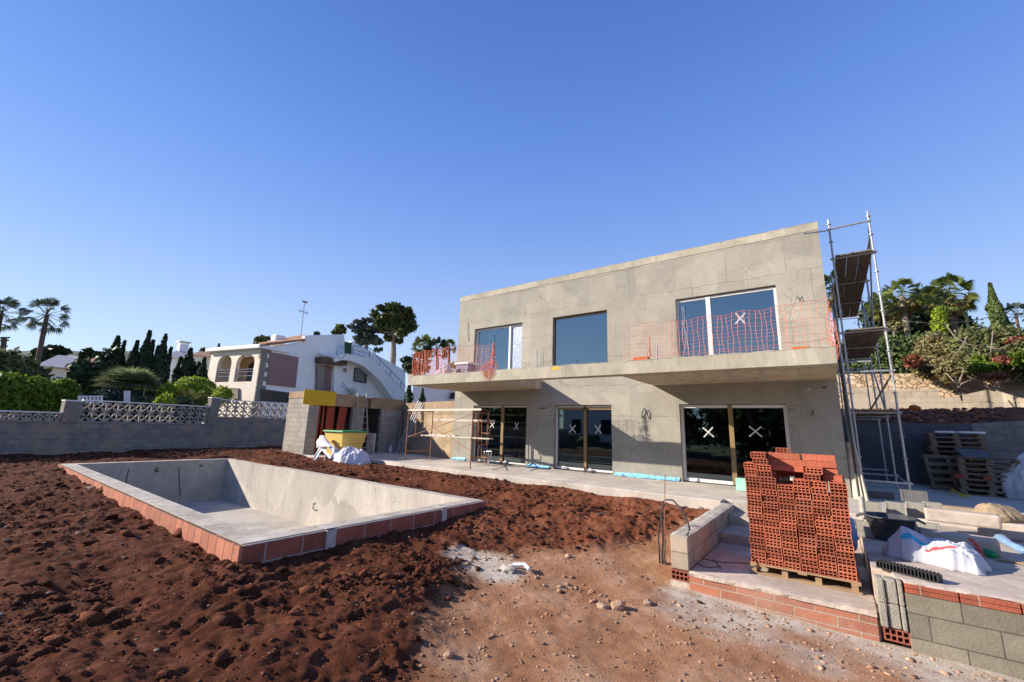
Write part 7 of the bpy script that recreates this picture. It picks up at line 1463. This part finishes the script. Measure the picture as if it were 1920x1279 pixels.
mb = MB(); S0 = [at(1812, 1008, y=c.y+.35), at(1826, 1022, y=c.y+.3), at(1836, 1040, y=c.y+.25), at(1838, 1058, y=c.y+.15), at(1842, 1076, y=c.y+.02)]
for i in range(len(S0)-1):
    a, b = S0[i], S0[i+1]; mb.ob(a, b-a, (.05, 0, 0), (0, .008, 0))
mb.build('strap', 'bagred', wb)
mb = MB(); S0 = [at(1800, 1018, y=c.y+.06), at(1818, 1036, y=c.y), at(1830, 1060, y=c.y-.03)]
mb.path(S0, .006, 5); mb.build('seam', 'ink', wb)
for i, (u, v, u2, v2, m_, lab) in enumerate(((1860, 1008, 1925, 1035, 'paleblue', 'blue and white wrapped strap bundle on the right terrace'), (1838, 1030, 1862, 1042, 'green', 'green and white plastic wrapper right of the white bag'))):
    a, b = at(u, v, z=TZ+.04), at(u2, v2, z=TZ+.04); mb = MB(); mb.path([a, a.lerp(b, .3)+Vector((0, 0, .05)), a.lerp(b, .6)+Vector((0, 0, .01)), b], [.03, .07, .05, .06], 8); tag(mb.build('wrapper', m_, smooth=True), lab, 'wrapper')
mb = MB(); a = at(1865, 1050, z=TZ+.01); mb.ob(a, (.35, -.08, 0), (.01, .05, 0), (0, 0, .02)); tag(mb.build('wood_offcut', 'pallet'), 'short pale wood offcut on the right terrace', 'offcut')
mb = MB(); mb.box(-.16, .16, -.02, .0, 0, .32); o = mb.build('mint_board', 'mint', bevel=.01); p = at(1393, 912, y=-.9); o.location = (p.x, -.9, .005); tag(o, 'mint green board standing on the terrace behind the brick stack', 'board')
bpy.data.objects.remove(bk); bpy.data.objects.remove(bs)
# broken things in the plaster spill
mb = MB(); a = at(962, 1062, z=-.62); mb.path([a+Vector((0, 0, .02)), a+Vector((.18, .05, .05)), a+Vector((.3, 0, .02))], .03, 8); tag(mb.build('pipe_offcut', 'plasticw'), 'short white pipe offcut in the plaster spill', 'pipe')
mb = MB(); a = at(952, 1068, z=-.63); v_, f_ = IC2; mb.add(v_*(1+.6*(rng.random((len(v_), 1))-.5))*np.array([.12, .1, .07])+np.array(a), f_); tag(mb.build('plaster_lump', 'rim'), 'grey plaster lump in the pale spill', 'lump')
for i, (u, v, u2, v2, lab) in enumerate(((1310, 960, 1330, 956, 'thin pale stick on the soil left of the curb wall, nearest the terrace'), (1275, 958, 1300, 950, 'thin pale stick on the soil left of the curb wall, farther left'), (1120, 960, 1140, 953, 'pale stick on the soil in the middle of the plot'))):
    mb = MB(); a, b = at(u, v, z=-.27), at(u2, v2, z=-.25); za = float(soilz(np.array([a.x]), np.array([a.y]))[0]); zb__ = float(soilz(np.array([b.x]), np.array([b.y]))[0]); mb.tube((a.x, a.y, za+.03), (b.x, b.y, zb__+.03), .012, 6); tag(mb.build('stick', 'palebark'), lab, 'stick')
# trees across the plot behind the photographer (seen only in the panes)
for i, (x, y, r_, h) in enumerate(((-28, -27, 3.6, 5), (-21, -27, 3.2, 4.2), (-4, -28, 3.5, 4.6), (3, -28, 3.4, 5), (9, -27, 3.2, 4.5), (15, -27, 3.2, 4.5))):
    tree('boundary_tree', ['leafy tree far across the plot reflected in the left panes', 'lower tree next to the far left reflected tree', 'tree right of the reflected white house', 'tall tree reflected in the right sliding door', 'tree reflected at the edge of the right sliding door', 'rightmost tree across the plot'][i], (x, y, -.5), [(x, y, h*.6, r_, r_*.8, h*.55), (x+1, y+.5, h*.35, r_*.9, r_*.7, h*.4)], 3000, L_mid, .3, trunk=[(x, y, -.6), (x, y, 1), (x, y, h*.6)], tr=.2, group='trees across the plot')
